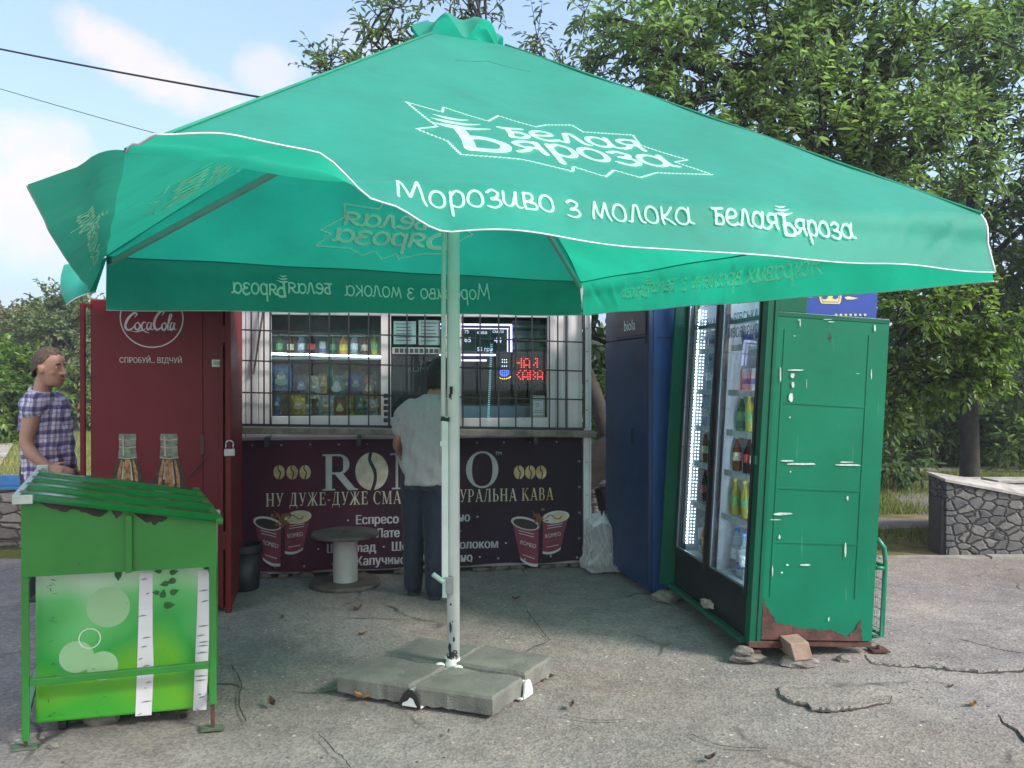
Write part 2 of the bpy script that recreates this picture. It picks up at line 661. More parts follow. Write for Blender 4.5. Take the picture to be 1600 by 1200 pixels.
def fabric_mat(name, col, trans=0.42):
    m, nt, B, N, L = new_mat(name)
    out = N['Material Output']
    tcn = N.new('ShaderNodeTexCoord')
    co = tcn.outputs['Object']
    r = ramp(N, [(.3, tuple(x * .82 for x in col)), (.7, tuple(min(1, x * 1.06) for x in col))])
    L.new(noise(N, L, co, 2.2, 7), r.inputs[0])
    # faint grime streaks
    g = ramp(N, [(.54, (0, 0, 0)), (.80, (.48, .48, .48))])
    L.new(noise(N, L, co, 5.5, 10, .72), g.inputs[0])
    c = mixc(N, L, g.outputs[0], r.outputs[0], (col[0] * .5 + .02, col[1] * .55, col[2] * .6))
    L.new(c, B.inputs['Base Color'])
    B.inputs['Roughness'].default_value = 0.62
    B.inputs['Specular IOR Level'].default_value = 0.35
    B.inputs['Sheen Weight'].default_value = 0.15
    wv = noise(N, L, co, 3.0, 8, .62)
    bump(N, L, B, wv, .35, .03)
    t = N.new('ShaderNodeBsdfTranslucent')
    L.new(mixc(N, L, 1.0, c, (1.2, 1.8, 1.45), 'MULTIPLY'), t.inputs[0])
    mx = N.new('ShaderNodeMixShader')
    mx.inputs[0].default_value = trans
    L.new(B.outputs[0], mx.inputs[1])
    L.new(t.outputs[0], mx.inputs[2])
    L.new(mx.outputs[0], out.inputs['Surface'])
    return m


m_canopy = fabric_mat('green_canopy_cloth', GREEN_RGB)
m_valance = fabric_mat('green_valance_cloth', GREEN_RGB, .20)
m_hem = M('hem_tape', (.62, .66, .66), .7)
m_seam = M('seam_tape', (.005, .20, .125), .8)
m_print = fabric_mat('white_print', (.80, .82, .85), .6)
m_print_in = fabric_mat('print_reverse', (.95, .95, .95), .28)
m_pole = M('white_pole_paint', (.66, .72, .70), .35, .06, 5, wear=(.02, .02, .02), wear_amt=.30, wear_scale=5)
m_pole2 = M('white_rod_paint', (.64, .70, .68), .38, .08, 5)
m_rib = M('rib_aluminium', (.42, .46, .46), .45, .08, 4)
m_black = M('black_rubber', (.015, .016, .018), .55, .2)

# ------------------------------------------------------------------ parasol
FL, FR, BR, BL = Vector((-1.01, 2.12, 2.2)), Vector((1.83, 3.16, 2.25)), Vector((.557, 6.53, 2.4)), Vector((-2.6, 5.19, 2.4))
CORN = [FL, FR, BR, BL]
CTR = Vector((-.3, 4.3, 3.32))


def ringpt(i):
    p = CORN[i % 4]
    d = Vector((p.x - CTR.x, p.y - CTR.y, 0)).normalized()
    return CTR + d * .30


def face_pt(side, u, t):
    a, b = CORN[side], CORN[(side + 1) % 4]
    ra, rb = ringpt(side), ringpt(side + 1)
    e = a.lerp(b, u)
    r = ra.lerp(rb, u)
    p = r.lerp(e, t)
    n = (b - a).cross(((ra + rb) / 2) - ((a + b) / 2)).normalized()
    uu = min(1, max(0, u))
    tt = min(1, max(0, t))
    s = math.sin(math.pi * uu) * math.sin(math.pi * tt ** .8)
    # slack between the ribs, a horizontal seam roll and small pulls running to the corners
    d = -.035 * s - .012 * math.sin(math.pi * uu) * tt * (side in (0,))
    if side == 0:
        d -= .035 * math.exp(-((uu - .16) / .10) ** 2) * tt ** 6
    d += .006 * math.sin(9 * uu + 3 * side) * math.sin(math.pi * tt) + .004 * math.sin(23 * uu * tt + side)
    return p + n * d


def face_nrm(side):
    a, b = CORN[side], CORN[(side + 1) % 4]
    return (b - a).cross(((ringpt(side) + ringpt(side + 1)) / 2) - ((a + b) / 2)).normalized()


def face_map(side):
    """metric (s along the eave from its middle, h up the slope, c off the cloth) -> point"""
    a, b = CORN[side], CORN[(side + 1) % 4]
    W1 = (b - a).length
    W0 = (ringpt(side + 1) - ringpt(side)).length
    H = ((ringpt(side) + ringpt(side + 1)) / 2 - (a + b) / 2).length
    n = face_nrm(side)

    def fn(s, h, c):
        t = 1 - h / H
        w = W0 + (W1 - W0) * t
        return face_pt(side, .5 + s / w, t) + n * c
    return fn


THETA = {0: [(0, 86), (.08, 92), (.15, 92), (.21, 66), (.28, 43), (.48, 33), (.8, 24), (1, 14)],
         1: [(0, 12), (.2, 4), (.6, -2), (1, 2)],
         2: [(0, 0), (.5, -3), (.85, -6), (1, -4)],
         3: [(0, 22), (.15, 24), (.35, 34), (.7, 52), (1, 63)]}
VLEN = {0: .24, 1: .27, 2: .275, 3: .25}


def interp(tab, u):
    if u <= tab[0][0]:
        return tab[0][1]
    for (a, x), (b, y) in zip(tab, tab[1:]):
        if u <= b:
            k = (u - a) / (b - a)
            k = k * k * (3 - 2 * k)
            return x + (y - x) * k
    return tab[-1][1]


def val_pt(side, u, v, c=0.0):
    a, b = CORN[side], CORN[(side + 1) % 4]
    ed = (b - a)
    out = ed.cross(Vector((0, 0, 1))).normalized()
    uu = min(1, max(0, u))
    th = RAD(interp(THETA[side], uu))
    ll = VLEN[side] + (.075 * uu if side == 2 else 0)
    top = face_pt(side, u, 1.0)
    amp = (.006 + .004 * math.sin(7 * uu + side)) * v
    wob = amp * (math.sin(19 * uu + 2 * side) + .4 * math.sin(37 * uu + 1.7 * v + side))
    # short pull creases running down from the eave, and a slanting one at each corner
    for q, (c_, sl_, a_) in enumerate(((.93, -.10, .012), (.86, -.07, .009), (.66, -.05, .007), (.55, .04, .006), (.41, -.04, .006), (.33, .05, .005), (.08, .08, .010))):
        x_ = (uu - c_ - sl_ * (v - .4)) / .010
        if abs(x_) < 3:
            wob += a_ * math.exp(-x_ * x_) * math.sin(math.pi * min(1, v * 1.05)) * (1 if q % 2 else -1)
    # the cloth rolls over gently before it hangs
    th0 = min(th + RAD(30), RAD(110)) if th > 0 else th + RAD(20)
    tm = th0 + (th - th0) * min(1, v * 2.2)
    d = out * math.sin(tm) - Vector((0, 0, 1)) * math.cos(tm)
    nn = out * math.cos(tm) + Vector((0, 0, 1)) * math.sin(tm)
    pull = ed.normalized() * (.085 * v * max(0, 1 - uu / .14) ** 1.2 if side == 0 else 0)
    return top + d * (v * ll) + pull + nn * (wob + c)


def val_map(side, mirror=False):
    a, b = CORN[side], CORN[(side + 1) % 4]
    W = (b - a).length

    def fn(s, h, c):
        return val_pt(side, s / W, 1 - h / VLEN[side], c)
    return fn


umb = thing('market_parasol', 'large square green parasol with white brush lettering over the slabs in front of the kiosk', 'parasol', (-.31, 4.3, 0))
cb = MB()
for sd in range(4):
    cb.grid(lambda u, v, s=sd: face_pt(s, u, v), 48, 36)
canopy = cb.build('canopy', m_canopy, umb, smooth=True)
tag(canopy, 'four sloping green cloth faces with white leaf emblems')
sb = MB()
for i in range(4):
    pth = [ringpt(i).lerp(CORN[i], k / 10) + Vector((0, 0, .004)) for k in range(11)]
    sb.tube(pth, .006, 6)
    nn = -face_nrm(i) * .004
    pth = [face_pt(i, k / 40, .997) + nn - Vector((0, 0, .004)) for k in range(41)]
    if i in (1, 2):
        sb.tube(pth, .004, 5)
    for t_ in (.16,):
        sb.tube([face_pt(i, .30 + .4 * k / 12, t_ + .05 * abs(k - 6) / 6) for k in range(13)], .0016, 4)
sb.build('seam', m_seam, canopy)
for sd in range(4):
    vb = MB()
    vb.grid(lambda u, v, s=sd: val_pt(s, u, v), 260, 12)
    vo = vb.build('valance', m_canopy if sd < 2 else m_valance, umb, smooth=True)
    if sd == 0:
        tag(vo, 'front valance with ice cream lettering, its left end blown up by the wind')
    if sd == 3:
        tag(vo, 'left valance blown outward, seen from inside')
    hb = MB()
    hb.tube([val_pt(sd, k / 90, 1.0) for k in range(91)], .0026, 6)
    if sd in (0,):
        hb.tube([val_pt(sd, 1.0, k / 8) for k in range(9)], .0045, 6)
        hb.tube([val_pt(sd, 0.0, k / 8) for k in range(9)], .0035, 6)
    hb.build('piping', m_hem, vo, smooth=True)
# loose end of the left valance, folded out at the rear left corner
fb = MB()


def flap(u, v):
    a = P(168, 402, 5.20).lerp(P(100, 414, 5.12), u)
    b = P(150, 456, 5.10).lerp(P(104, 477, 5.04), u)
    q = a.lerp(b, v)
    return q + Vector((.01, -.05, 0)) * math.sin(math.pi * u) * (.3 + v) + Vector((-.03, 0, 0)) * math.sin(math.pi * v) * u


fb.grid(flap, 10, 10)
fl = fb.build('valance_flap', m_valance, umb, smooth=True)
hb = MB()
hb.tube([flap(k / 10, 1.0) for k in range(11)], .0045, 6)
hb.build('piping', m_hem, fl)

# crown: small vent cap with a ruffled skirt over the opening
kb = MB()


def crown(u, v):
    ang = 2 * math.pi * u + RAD(20)
    sq = 1.0 / max(abs(math.cos(ang - RAD(20))), abs(math.sin(ang - RAD(20))))
    r = v * (.235 * (.75 + .25 * sq)) + .001
    z = 3.475 - .035 * v ** 1.5 - .06 * max(0, v - .72) / .28
    z += max(0, v - .55) / .45 * .052 * math.sin(7 * ang + 1.2)
    r += max(0, v - .7) / .3 * .022 * math.sin(7 * ang + .2)
    return Vector((-.3 + r * math.cos(ang), 4.3 + r * math.sin(ang), z))


kb.grid(crown, 84, 14)
kb.build('vent_cap', m_canopy, umb, smooth=True)

# frame under the cloth
fb = MB()
fb.lathe((-.312, 4.3, 0), [(.034, .07), (.034, 2.2), (.033, 3.3)], 24)
pole = fb.build('pole', m_pole, umb, smooth=True)
its = []
rnd = random.Random(8)
for (a_, z_, w_, h_) in ((-1.95, .30, .020, .055), (-2.05, .19, .022, .05), (-1.75, .155, .030, .035), (-1.2, .165, .03, .03), (-1.45, .235, .012, .03), (-1.9, .42, .010, .012), (-1.95, 1.52, .016, .03), (-1.3, .14, .05, .022), (-2.1, .145, .05, .03), (-1.75, 1.505, .006, .008), (-1.6, .33, .006, .008)):
    its.append(poly2([(a_ * .034 + math.cos(t) * w_ * .5 * rnd.uniform(.6, 1.2), z_ + math.sin(t) * h_ * .6 * rnd.uniform(.6, 1.2)) for t in [k * .45 for k in range(14)]]))
decal('paint_chip', M('chipped_dark', (.025, .022, .02), .8), its, lambda a, b, c: Vector((-.312 + (.0342 + c) * math.cos(a / .034), 4.3 + (.0342 + c) * math.sin(a / .034), b)), pole, .001, .0001)
hb = MB()
hb.lathe((-.308, 4.3, 0), [(.02, 3.28), (.06, 3.28), (.06, 3.16), (.02, 3.16)], 20)
hb.build('hub', m_rib, umb)
hb = MB()
hb.lathe((-.308, 4.3, 0), [(.036, 2.82), (.06, 2.82), (.06, 2.72), (.036, 2.72)], 20)
hb.build('runner', m_rib, umb)
for i in range(4):
    c0 = Vector((-.308, 4.3, 3.2))
    d = Vector((CORN[i].x - c0.x, CORN[i].y - c0.y, 0)).normalized()
    a = c0 + d * .05
    e = CORN[i] + Vector((0, 0, -.045 if i else -.012)) - d * .03
    rb = MB()
    rb.bar(a, e if i else a.lerp(e, .76), .026, .036)
    q = a.lerp(e, .80)
    rib = rb.build('rib', m_rib, umb, bevel=.003)
    cbk = MB()
    cbk.bar(e - d * .03 + Vector((0, 0, .01)), e + d * .012 + Vector((0, 0, .01)), .032, .04)
    if i:
        cbk.build('corner_cap', m_seam if i != 2 else m_pole2, rib, bevel=.006)
    stb = MB()
    stb.bar(Vector((-.308, 4.3, 2.77)) + d * .05, a.lerp(e, .42) - Vector((0, 0, .03)), .018, .026)
    stb.build('spreader', m_rib, umb)
# raising gear on the left of the pole
gx, gy = -.362, 4.272
lb = MB()
lb.tube([(gx - .002, gy, 1.24), (gx + .004, gy, 2.76)], .0125, 12)
lb.build('lift_rod', m_pole2, umb, smooth=True)
lb = MB()
lb.box((gx - .008, gy - .02, .56), (gx + .026, gy + .02, 1.41))
lb.box((gx - .016, gy - .024, 1.255), (gx + .012, gy + .024, 1.285))
hs = lb.build('lever_rail', m_pole2, umb, bevel=.004)
lb = MB()
lb.tube([(gx - .012, gy - .012, 1.40), (gx + .03, gy - .012, 1.395)], .013, 12)
lb.box((gx + .034, gy - .02, 1.53), (gx + .05, gy + .0, 1.57))
lb.build('knob', m_black, hs)
lb = MB()
lb.tube([(gx + .004, gy - .035, .545), (gx - .052, gy - .05, .592)], .013, 12)
lb.box((gx - .004, gy - .03, .46), (gx + .02, gy + .012, .56))
lb.build('crank_handle', M('handle_grey_green', (.36, .48, .44), .4), umb, bevel=.003)
lb = MB()
lb.box((gx + .012, gy - .03, .48), (gx + .05, gy + .02, .57))
lb.build('bracket', M('galvanised', (.3, .32, .31), .4, .1, 9, .6), umb, bevel=.003)

# base cross + slabs
SL = [Vector((-.094, 3.83, 0)), Vector((-.889, 4.117, 0)), Vector((-.543, 4.735, 0)), Vector((.214, 4.367, 0))]


def slab_uv(u, v):
    """u from near corner to left corner, v towards the right corner side"""
    return SL[0].lerp(SL[1], u).lerp(SL[3].lerp(SL[2], u), v)


m_frame = M('white_base_paint', (.68, .70, .68), .45, .1, 6, wear=(.02, .02, .02), wear_amt=.38, wear_scale=9)
gussets = []
bb = MB()
for (p, q) in ((slab_uv(.5, -.012), slab_uv(.5, 1.0)), (slab_uv(-.015, .5), slab_uv(1.0, .5))):
    bb.bar(p + Vector((0, 0, .055)), q + Vector((0, 0, .055)), .022, .05)
    bb.bar(p + Vector((0, 0, .006)), q + Vector((0, 0, .006)), .12, .008)
for q, d in ((slab_uv(.5, -.02), slab_uv(.53, -.02) - slab_uv(.47, -.02)), (slab_uv(-.02, .5), slab_uv(-.02, .56) - slab_uv(-.02, .44))):
    d = d.normalized()
    n = Vector((d.y, -d.x, 0))
    if n.y > 0:
        n = -n
    gussets.append((q, d, n))
bb.build('base_cross', m_frame, umb)
for k, (q, d, n) in enumerate(gussets):
    gb = MB()
    sc = (1.0, .8)[k]
    gb.prism([(a * sc, b) for a, b in ((-.058, .004), (.058, .004), (.054, .03), (.03, .072), (.012, .088), (-.014, .086), (-.034, .07), (-.05, .03))], lambda a, b, c, q=q, d=d, n=n: q + d * a + n * c + Vector((0, 0, b)), .010)
    gb.build('gusset', m_black if k == 0 else m_frame, umb)
    if k == 0:
        decal('bare_patch', m_frame, [poly2([(-.042, .008), (.040, .008), (.036, .022), (.012, .034), (-.004, .052), (-.02, .046), (-.03, .026)])], lambda a, b, c, q=q, d=d, n=n: q + d * a + n * (.010 + c) + Vector((0, 0, b)), umb, .002)
pb = MB()
pb.lathe((-.312, 4.3, 0), [(.044, .05), (.044, .10), (.037, .108), (.0355, .13)], 20)
for k in range(4):
    a = k * math.pi / 2 + .4
    pb.blob((-.312 + .075 * math.cos(a), 4.3 + .075 * math.sin(a), .098), (.028, .02, .014), 10)
pb.build('pole_socket', m_frame, umb, smooth=True)

m_conc = M('slab_concrete', (.165, .17, .15), .92, .16, 5, bmp=.7, bscale=120, wear=(.13, .13, .12), wear_amt=.42, wear_scale=3)
lab = {(0, 0): 'grey concrete slab nearest the camera at the foot of the parasol pole',
       (1, 0): 'leftmost grey slab of the parasol base, a dry leaf against its front edge',
       (1, 1): 'grey concrete slab behind the parasol pole, the farthest of the four base slabs',
       (0, 1): 'grey concrete slab at the right of the parasol base, with rubble beside its edge'}
for (i, j), tx in lab.items():
    g = .018
    u0, u1 = (0, .5 - g) if i == 0 else (.5 + g, 1)
    v0, v1 = (0, .5 - g * 1.2) if j == 0 else (.5 + g * 1.2, 1)
    z0, z1 = .012, .102
    rnd = random.Random(i * 2 + j)
    mb = MB()
    nu, nv = 14, 12

    def top(u, v, z, amp):
        p = slab_uv(u0 + (u1 - u0) * u, v0 + (v1 - v0) * v)
        e = .004 * math.sin(40 * (p.x + p.y)) + .003 * math.sin(91 * p.x + 13 * p.y)
        return p + Vector((0, 0, z + amp * (.004 * math.sin(9 * u + i) * math.sin(8 * v + j)) + (.012 if (i, j) == (0, 1) else 0)))
    ring_t, ring_b = [], []
    per = [(k / nu, 0) for k in range(nu)] + [(1, k / nv) for k in range(nv)] + [(1 - k / nu, 1) for k in range(nu)] + [(0, 1 - k / nv) for k in range(nv)]
    pts_b, pts_m, pts_t = [], [], []
    for (a, b) in per:
        jx = Vector((rnd.uniform(-.003, .003), rnd.uniform(-.003, .003), 0))
        pts_b.append(top(a, b, z0, 0) + jx + Vector((0, 0, rnd.uniform(-.004, .006))))
        pts_m.append(top(a, b, z1 - .014, 0) + jx * .6)
        a2, b2 = .5 + (a - .5) * .965, .5 + (b - .5) * .955
        pts_t.append(top(a2, b2, z1, 1) + jx * .4)
    m_ = len(per)
    mb.add(pts_b + pts_m + pts_t, [tuple(range(m_ - 1, -1, -1))] + [(k, (k + 1) % m_, m_ + (k + 1) % m_, m_ + k) for k in range(m_)] +
           [(m_ + k, m_ + (k + 1) % m_, 2 * m_ + (k + 1) % m_, 2 * m_ + k) for k in range(m_)] + [tuple(2 * m_ + k for k in range(m_))])
    tag(mb.build('concrete_slab', m_conc), tx, 'slab', 'concrete slabs on the parasol base')

# ------------------------------------------------------------------ parasol prints
LEAF = [(-0.59, 0.759), (-0.462, 0.716), (-0.439, 0.783), (-0.286, 0.692), (-0.214, 0.79), (-0.095, 0.684), (-0.033, 0.729), (0.089, 0.759), (0.103, 0.675),
        (0.333, 0.693), (0.307, 0.574), (0.431, 0.412), (0.358, 0.385), (0.434, 0.243), (0.202, 0.24), (0.102, 0.171), (0.028, 0.232), (-0.044, 0.146),
        (-0.134, 0.219), (-0.16, 0.163), (-0.318, 0.235), (-0.528, 0.239), (-0.535, 0.381), (-0.618, 0.476), (-0.53, 0.532), (-0.59, 0.759)]


def emblem_items():
    it = []
    fine = []
    for (a, b) in zip(LEAF, LEAF[1:]):
        n = max(2, int(math.dist(a, b) / .008))
        for k in range(n):
            x, y = a[0] + (b[0] - a[0]) * k / n, a[1] + (b[1] - a[1]) * k / n
            fine.append((x + .0035 * (1 if len(fine) % 2 else -1), y + .0035 * (1 if len(fine) % 2 else -1)))
    fine.append(LEAF[-1])
    it.append(ribbon2(fine, .010))
    a, w = brush_text('@', -.53, .30, .185, .2)
    it += a
    a, w = brush_text('белая', -.275, .50, .118, .2, .05)
    it += a
    a, w = brush_text('яроза', -.30, .315, .133, .2, .05)
    it += a
    return it


def valance_items(W, L, kind):
    it = []
    if kind == 1:
        a, w = brush_text('Яскравих вражень з', 0, 0, 1, .15)
        sc = (.345 * W) / w
        a, w = brush_text('Яскравих вражень з', .245 * W, .105, sc, .15)
        it += a
        s0 = .61 * W
    else:
        a, w = brush_text('Морозиво з молока', 0, 0, 1, .15)
        sc = (.325 * W) / w
        a, w = brush_text('Морозиво з молока', .232 * W, .105, sc, .15)
        it += a
        s0 = .583 * W
    sz = .165 * W / 9.2
    a, w = brush_text('белая', s0, .115, sz, .19)
    it += a
    s0 += w - .1 * sz
    a, w = brush_text('@', s0, .09, sz * 1.06, .19)
    it += a
    s0 += w
    a, w = brush_text('яроза', s0 - .08 * sz, .1, sz, .19)
    it += a
    return it


for sd in range(4):
    em = emblem_items()
    decal('emblem_print', m_print, em, face_map(sd), canopy, .0025, .0001)
    decal('emblem_print', m_print_in, em, face_map(sd), canopy, -.004, -.0001)
    vo = [c for c in umb.children if c.name.startswith('valance') and 'flap' not in c.name][sd]
    W = (CORN[(sd + 1) % 4] - CORN[sd]).length
    vi = valance_items(W, VLEN[sd], sd)
    decal('lettering', m_print, vi, val_map(sd), vo, .0025, .0001)
    decal('lettering', m_print_in, vi, val_map(sd), vo, -.004, -.0001)
# ------------------------------------------------------------------ kiosk
K = Frame((-2.23, 6.53, 0), (2.865, .45, 0))


def kx(px, y=0.0, py=600):
    return K.px(px, py, y)[0]


def kz(py, px=640, y=0.0):
    return K.px(px, py, y)[1]


m_pvc = M('white_pvc', (.60, .58, .61), .45, .07, 3, wear=(.30, .27, .27), wear_amt=.33, wear_scale=4)
m_dark_in = M('kiosk_interior_dark', (.035, .04, .045), .8, .2)
m_wood = M('weathered_board', (.20, .17, .15), .8, .25, 9, bmp=.6, bscale=30)
m_grill = M('grill_black_paint', (.02, .022, .03), .5, .1)
m_wall = M('kiosk_wall_panel', (.36, .37, .38), .6, .1, 3)
m_roof = M('kiosk_roof_sheet', (.22, .22, .23), .6, .15, 3)
m_glass = glass('window_glass', (.84, .92, .92), .0, .02, .05, .55)
m_steel = M('galvanised_steel', (.42, .43, .44), .38, .12, 8, .8)
m_bolt = M('rivet_metal', (.30, .30, .31), .4, .1, 8, .8)

kio = thing('kiosk', 'small street kiosk with barred white windows above a dark coffee banner', 'kiosk', tuple(K.o))
XL, XR, KD, KH = -.12, 2.88, 1.9, 2.55
ZS = 1.14     # underside of the glazing
mb = MB(K)
mb.box((XL, .0, .03), (XR, .05, ZS))                 # lower front
mb.box((XL, .0501, .03), (XL + .05, KD, KH))
mb.box((XR - .05, .0501, .03), (XR, KD, KH))
mb.box((XL + .0501, KD - .05, .03), (XR - .0501, KD, KH))
mb.box((XL, .0, 2.22), (XR, .05, KH))
mb.build('wall', m_wall, kio)
mb = MB(K)
mb.box((XL - .08, -.12, KH + .002), (XR + .08, KD + .08, KH + .07))
mb.build('roof', m_roof, kio)
mb = MB(K)
mb.box((XL + .052, .052, .06), (XR - .052, KD - .052, .10))
mb.box((XL + .052, KD - .09, .102), (XR - .052, KD - .052, KH - .03))
mb.box((XL + .054, .06, .104), (XL + .075, KD - .1, KH - .03))
mb.box((XR - .075, .06, .104), (XR - .054, KD - .1, KH - .03))
mb.box((XL + .08, .06, KH - .028), (XR - .08, KD - .1, KH - .004))
mb.build('inner_lining', m_dark_in, kio)

# white framing of the glazing
z0 = ZS
ztop = 2.22
cols = [(XL, kx(424), .0, .06), (kx(595), kx(611), .0, .06), (kx(690), kx(721), .0, .06), (kx(856), kx(868), .0, .06), (kx(869.5), kx(910), .03, .07)]
for i, (a, b, y0, y1) in enumerate(cols):
    mb = MB(K)
    if i == 0:      # ribbed siding left of the first pane
        n = 4
        for k in range(n):
            xa, xb = a + (b - a) * k / n, a + (b - a) * (k + 1) / n
            mb.box((xa, y0 + .004 * (k % 2), z0), (xb - .004, y1, ztop))
    elif i == 4:
        w = (b - a)
        mb.box((a, y0, z0 - .02), (a + w * .3, y1, ztop))
        mb.box((a + w * .3 + .004, y0 + .02, z0 - .02), (a + w * .44, y1, ztop))
        mb.box((a + w * .44 + .004, y0 - .02, z0 - .02), (b, y1 - .01, ztop))
    else:
        mb.box((a, y0, z0), (b, y1, ztop))
    mb.build('siding' if i in (0, 4) else 'window_post', m_pvc, kio, bevel=.004)
for (pa, pb, ya, yb) in ((424, 595, 650, 661), (611, 690, 652, 662), (721, 856, 653, 664)):
    for zlo, zhi in ((z0, kz(ya, (pa + pb) / 2)), (2.14, ztop)):
        mb = MB(K)
        mb.box((kx(pa) + .001, .004, zlo), (kx(pb) - .001, .058, zhi))
        mb.build('window_rail', m_pvc, kio, bevel=.004)
for (pa, pb) in ((424, 595), (611, 690), (721, 856)):
    mb = MB(K)
    mb.box((kx(pa), .028, z0 + .03), (kx(pb), .034, 2.15))
    mb.build('window_pane', m_glass, kio)
# corner post of bent white sheet, right end
mb = MB(K)
xa, xb = kx(910.5), kx(921)
mb.box((xa, -.03, .02), (xb, .0, 2.3))
mb.box((xb - .012, -.05, .02), (xb + .004, -.031, 2.3))
mb.build('corner_post', M('white_corner_sheet', (.62, .64, .66), .4, .08, 4, wear=(.3, .28, .26), wear_amt=.3), kio, bevel=.003)
mb = MB(K)
for z in (.35, .62, .9, 1.35, 1.6, 1.85, 2.05):
    mb.blob(((xa + xb) / 2, -.032, z), (.008, .006, .008), 8)
build_each(mb, 'rivet', m_bolt, kio)
# window grille
gy_ = -.07
rows = [((466, 468), (466, 486)), ((515, 515.5), (515, 535)), ((563, 564), (563, 580)), ((613, 613.5), (613, 624.5)), ((663, 664.0), (663, 669.5))]
mb = MB(K)
x0, x1 = kx(370.5, gy_), kx(912, gy_)
for _, (ya, yb) in rows:
    za, zb = K.px(370.5, ya, gy_)[1], K.px(912, yb, gy_)[1]
    mb.bar((x0, gy_, za), (x1, gy_, zb), .012, .012)
for px in (370.5, 393, 412.8, 422.5, 452, 484, 514.6, 545, 576, 608, 636, 664, 694, 723, 750, 779, 805.6, 831, 858, 871, 884, 912):
    x = kx(px, gy_)
    k = (x - x0) / (x1 - x0)
    zb = K.px(370.5, 664, gy_)[1] * (1 - k) + K.px(912, 669.5, gy_)[1] * k
    w = .018 if px in (370.5, 912, 608) else .0115
    mb.bar((x, gy_ - .010, zb), (x, gy_ - .010, 2.25), w, w)
mb.bar((x0, gy_, K.px(370.5, 666, gy_)[1]), (x1, gy_, K.px(912, 672, gy_)[1]), .03, .028)
mb.build('window_grille', m_grill, kio)
mb = MB(K)    # lattice hinge block and clutter on the middle upright
x = kx(603, gy_)
for k in range(5):
    mb.box((x - .02 + .004 * (k % 2), gy_ - .03, 1.26 + .05 * k), (x + .016, gy_ - .002, 1.295 + .05 * k))
mb.build('grille_latch', m_grill, kio)
# prop rod leaning behind the grille
mb = MB(K)
pa, pb = K.px(412, 480, -.03), K.px(396, 585, -.03)
mb.bar((pa[0] + .01, -.035, pa[1] + .05), (pb[0], -.035, pb[1]), .02, .014)
mb.build('shutter_stay', M('brown_stay', (.10, .08, .08), .6), kio)
# counter board
mb = MB(K)
zl, zr = K.px(368, 667, -.2)[1], K.px(930, 674, -.2)[1]
xl, xr = kx(366, -.2), kx(931, -.2)
t_ = .052
mb.hexa([(xl, -.22, zl - t_), (xr, -.22, zr - t_), (xr, -.076, zr - t_), (xl, -.076, zl - t_), (xl, -.22, zl), (xr, -.22, zr), (xr, -.076, zr), (xl, -.076, zl)])
mb.build('counter_board', m_wood, kio, bevel=.006)
mb = MB(K)
for k in range(4):
    x = .25 + k * .72
    mb.box((x, -.2, zl - .16), (x + .03, -.056, zl - .085))
build_each(mb, 'counter_bracket', m_grill, kio)
# rubble plinth under the right half
mb = MB(K)
rnd = random.Random(5)
for k in range(26):
    mb.blob((rnd.uniform(-.05, 2.85), rnd.uniform(-.03, .03), .012), (rnd.uniform(.03, .08), .03, rnd.uniform(.02, .04)), 8, .15, k)
build_each(mb, 'plinth_rubble', M('rubble_brown', (.15, .12, .10), .95, .25, 12), kio)

# ---- interior: shelf with light, fittings
mb = MB(K)
za, zb = K.px(425, 552.5, .30)[1], K.px(594, 557.5, .30)[1]
mb.bar((kx(416, .30), .30, za), (kx(603, .30), .30, zb), .02, .014)
tag(mb.build('shelf_light', emis('shelf_tube_light', (.92, .97, 1.0), 5.5), None), 'thin white light tube across the left kiosk window', 'light')
za_shelf = za
m_shelf = M('grey_shelf', (.24, .27, .28), .5)
mb = MB(K)
mb.box((kx(412, .4), .30, za - .05), (kx(606, .4), .62, za - .03))
mb.box((kx(412, .4), .30, za + .16), (kx(606, .4), .62, za + .175))
mb.box((kx(412, .4), .30, 1.06), (kx(606, .4), .62, 1.10))
mb.box((kx(412, .4), .64, 1.06), (kx(606, .4), .66, 2.2))
mb.build('display_shelf', m_shelf, kio)
mb = MB(K)
mb.box((kx(412, .63), .632, 1.11), (kx(606, .63), .638, za - .06))
mb.build('shelf_back', M('tan_back_board', (.36, .23, .11), .7, .3, 9), kio)
# goods hanging in the left window
cols_ = [(.03, .06, .22), (.10, .10, .09), (.42, .30, .05), (.08, .22, .18), (.04, .12, .34), (.33, .18, .10), (.30, .32, .34), (.05, .20, .10), (.40, .36, .30), (.22, .06, .05)]
spots = [(440, 590, 34, 40, 4, 'dark blue glossy toy pack leftmost in the barred window'), (471, 602, 22, 34, 1, 'grey pack with a pale oval print in the barred window'),
         (491, 605, 20, 36, 8, 'cream pack hanging left of the yellow one'), (504, 600, 13, 30, 2, 'yellow pack between cream and teal packs'),
         (526, 603, 26, 34, 3, 'teal toy pack in the middle of the left window'), (556, 598, 20, 28, 4, 'bright blue pack at the right of the left window'),
         (575, 606, 18, 42, 5, 'orange brown pack at the right edge of the left window'), (466, 632, 22, 30, 2, 'yellow and tan pack standing low in the left window'),
         (510, 634, 24, 32, 6, 'silver pack standing low in the middle of the left window'), (531, 636, 20, 28, 9, 'dark red pack standing low beside the silver one'),
         (562, 634, 12, 34, 7, 'narrow green pack standing low on the right of the left window'), (582, 636, 16, 26, 6, 'pale pack low by the right post of the left window')]
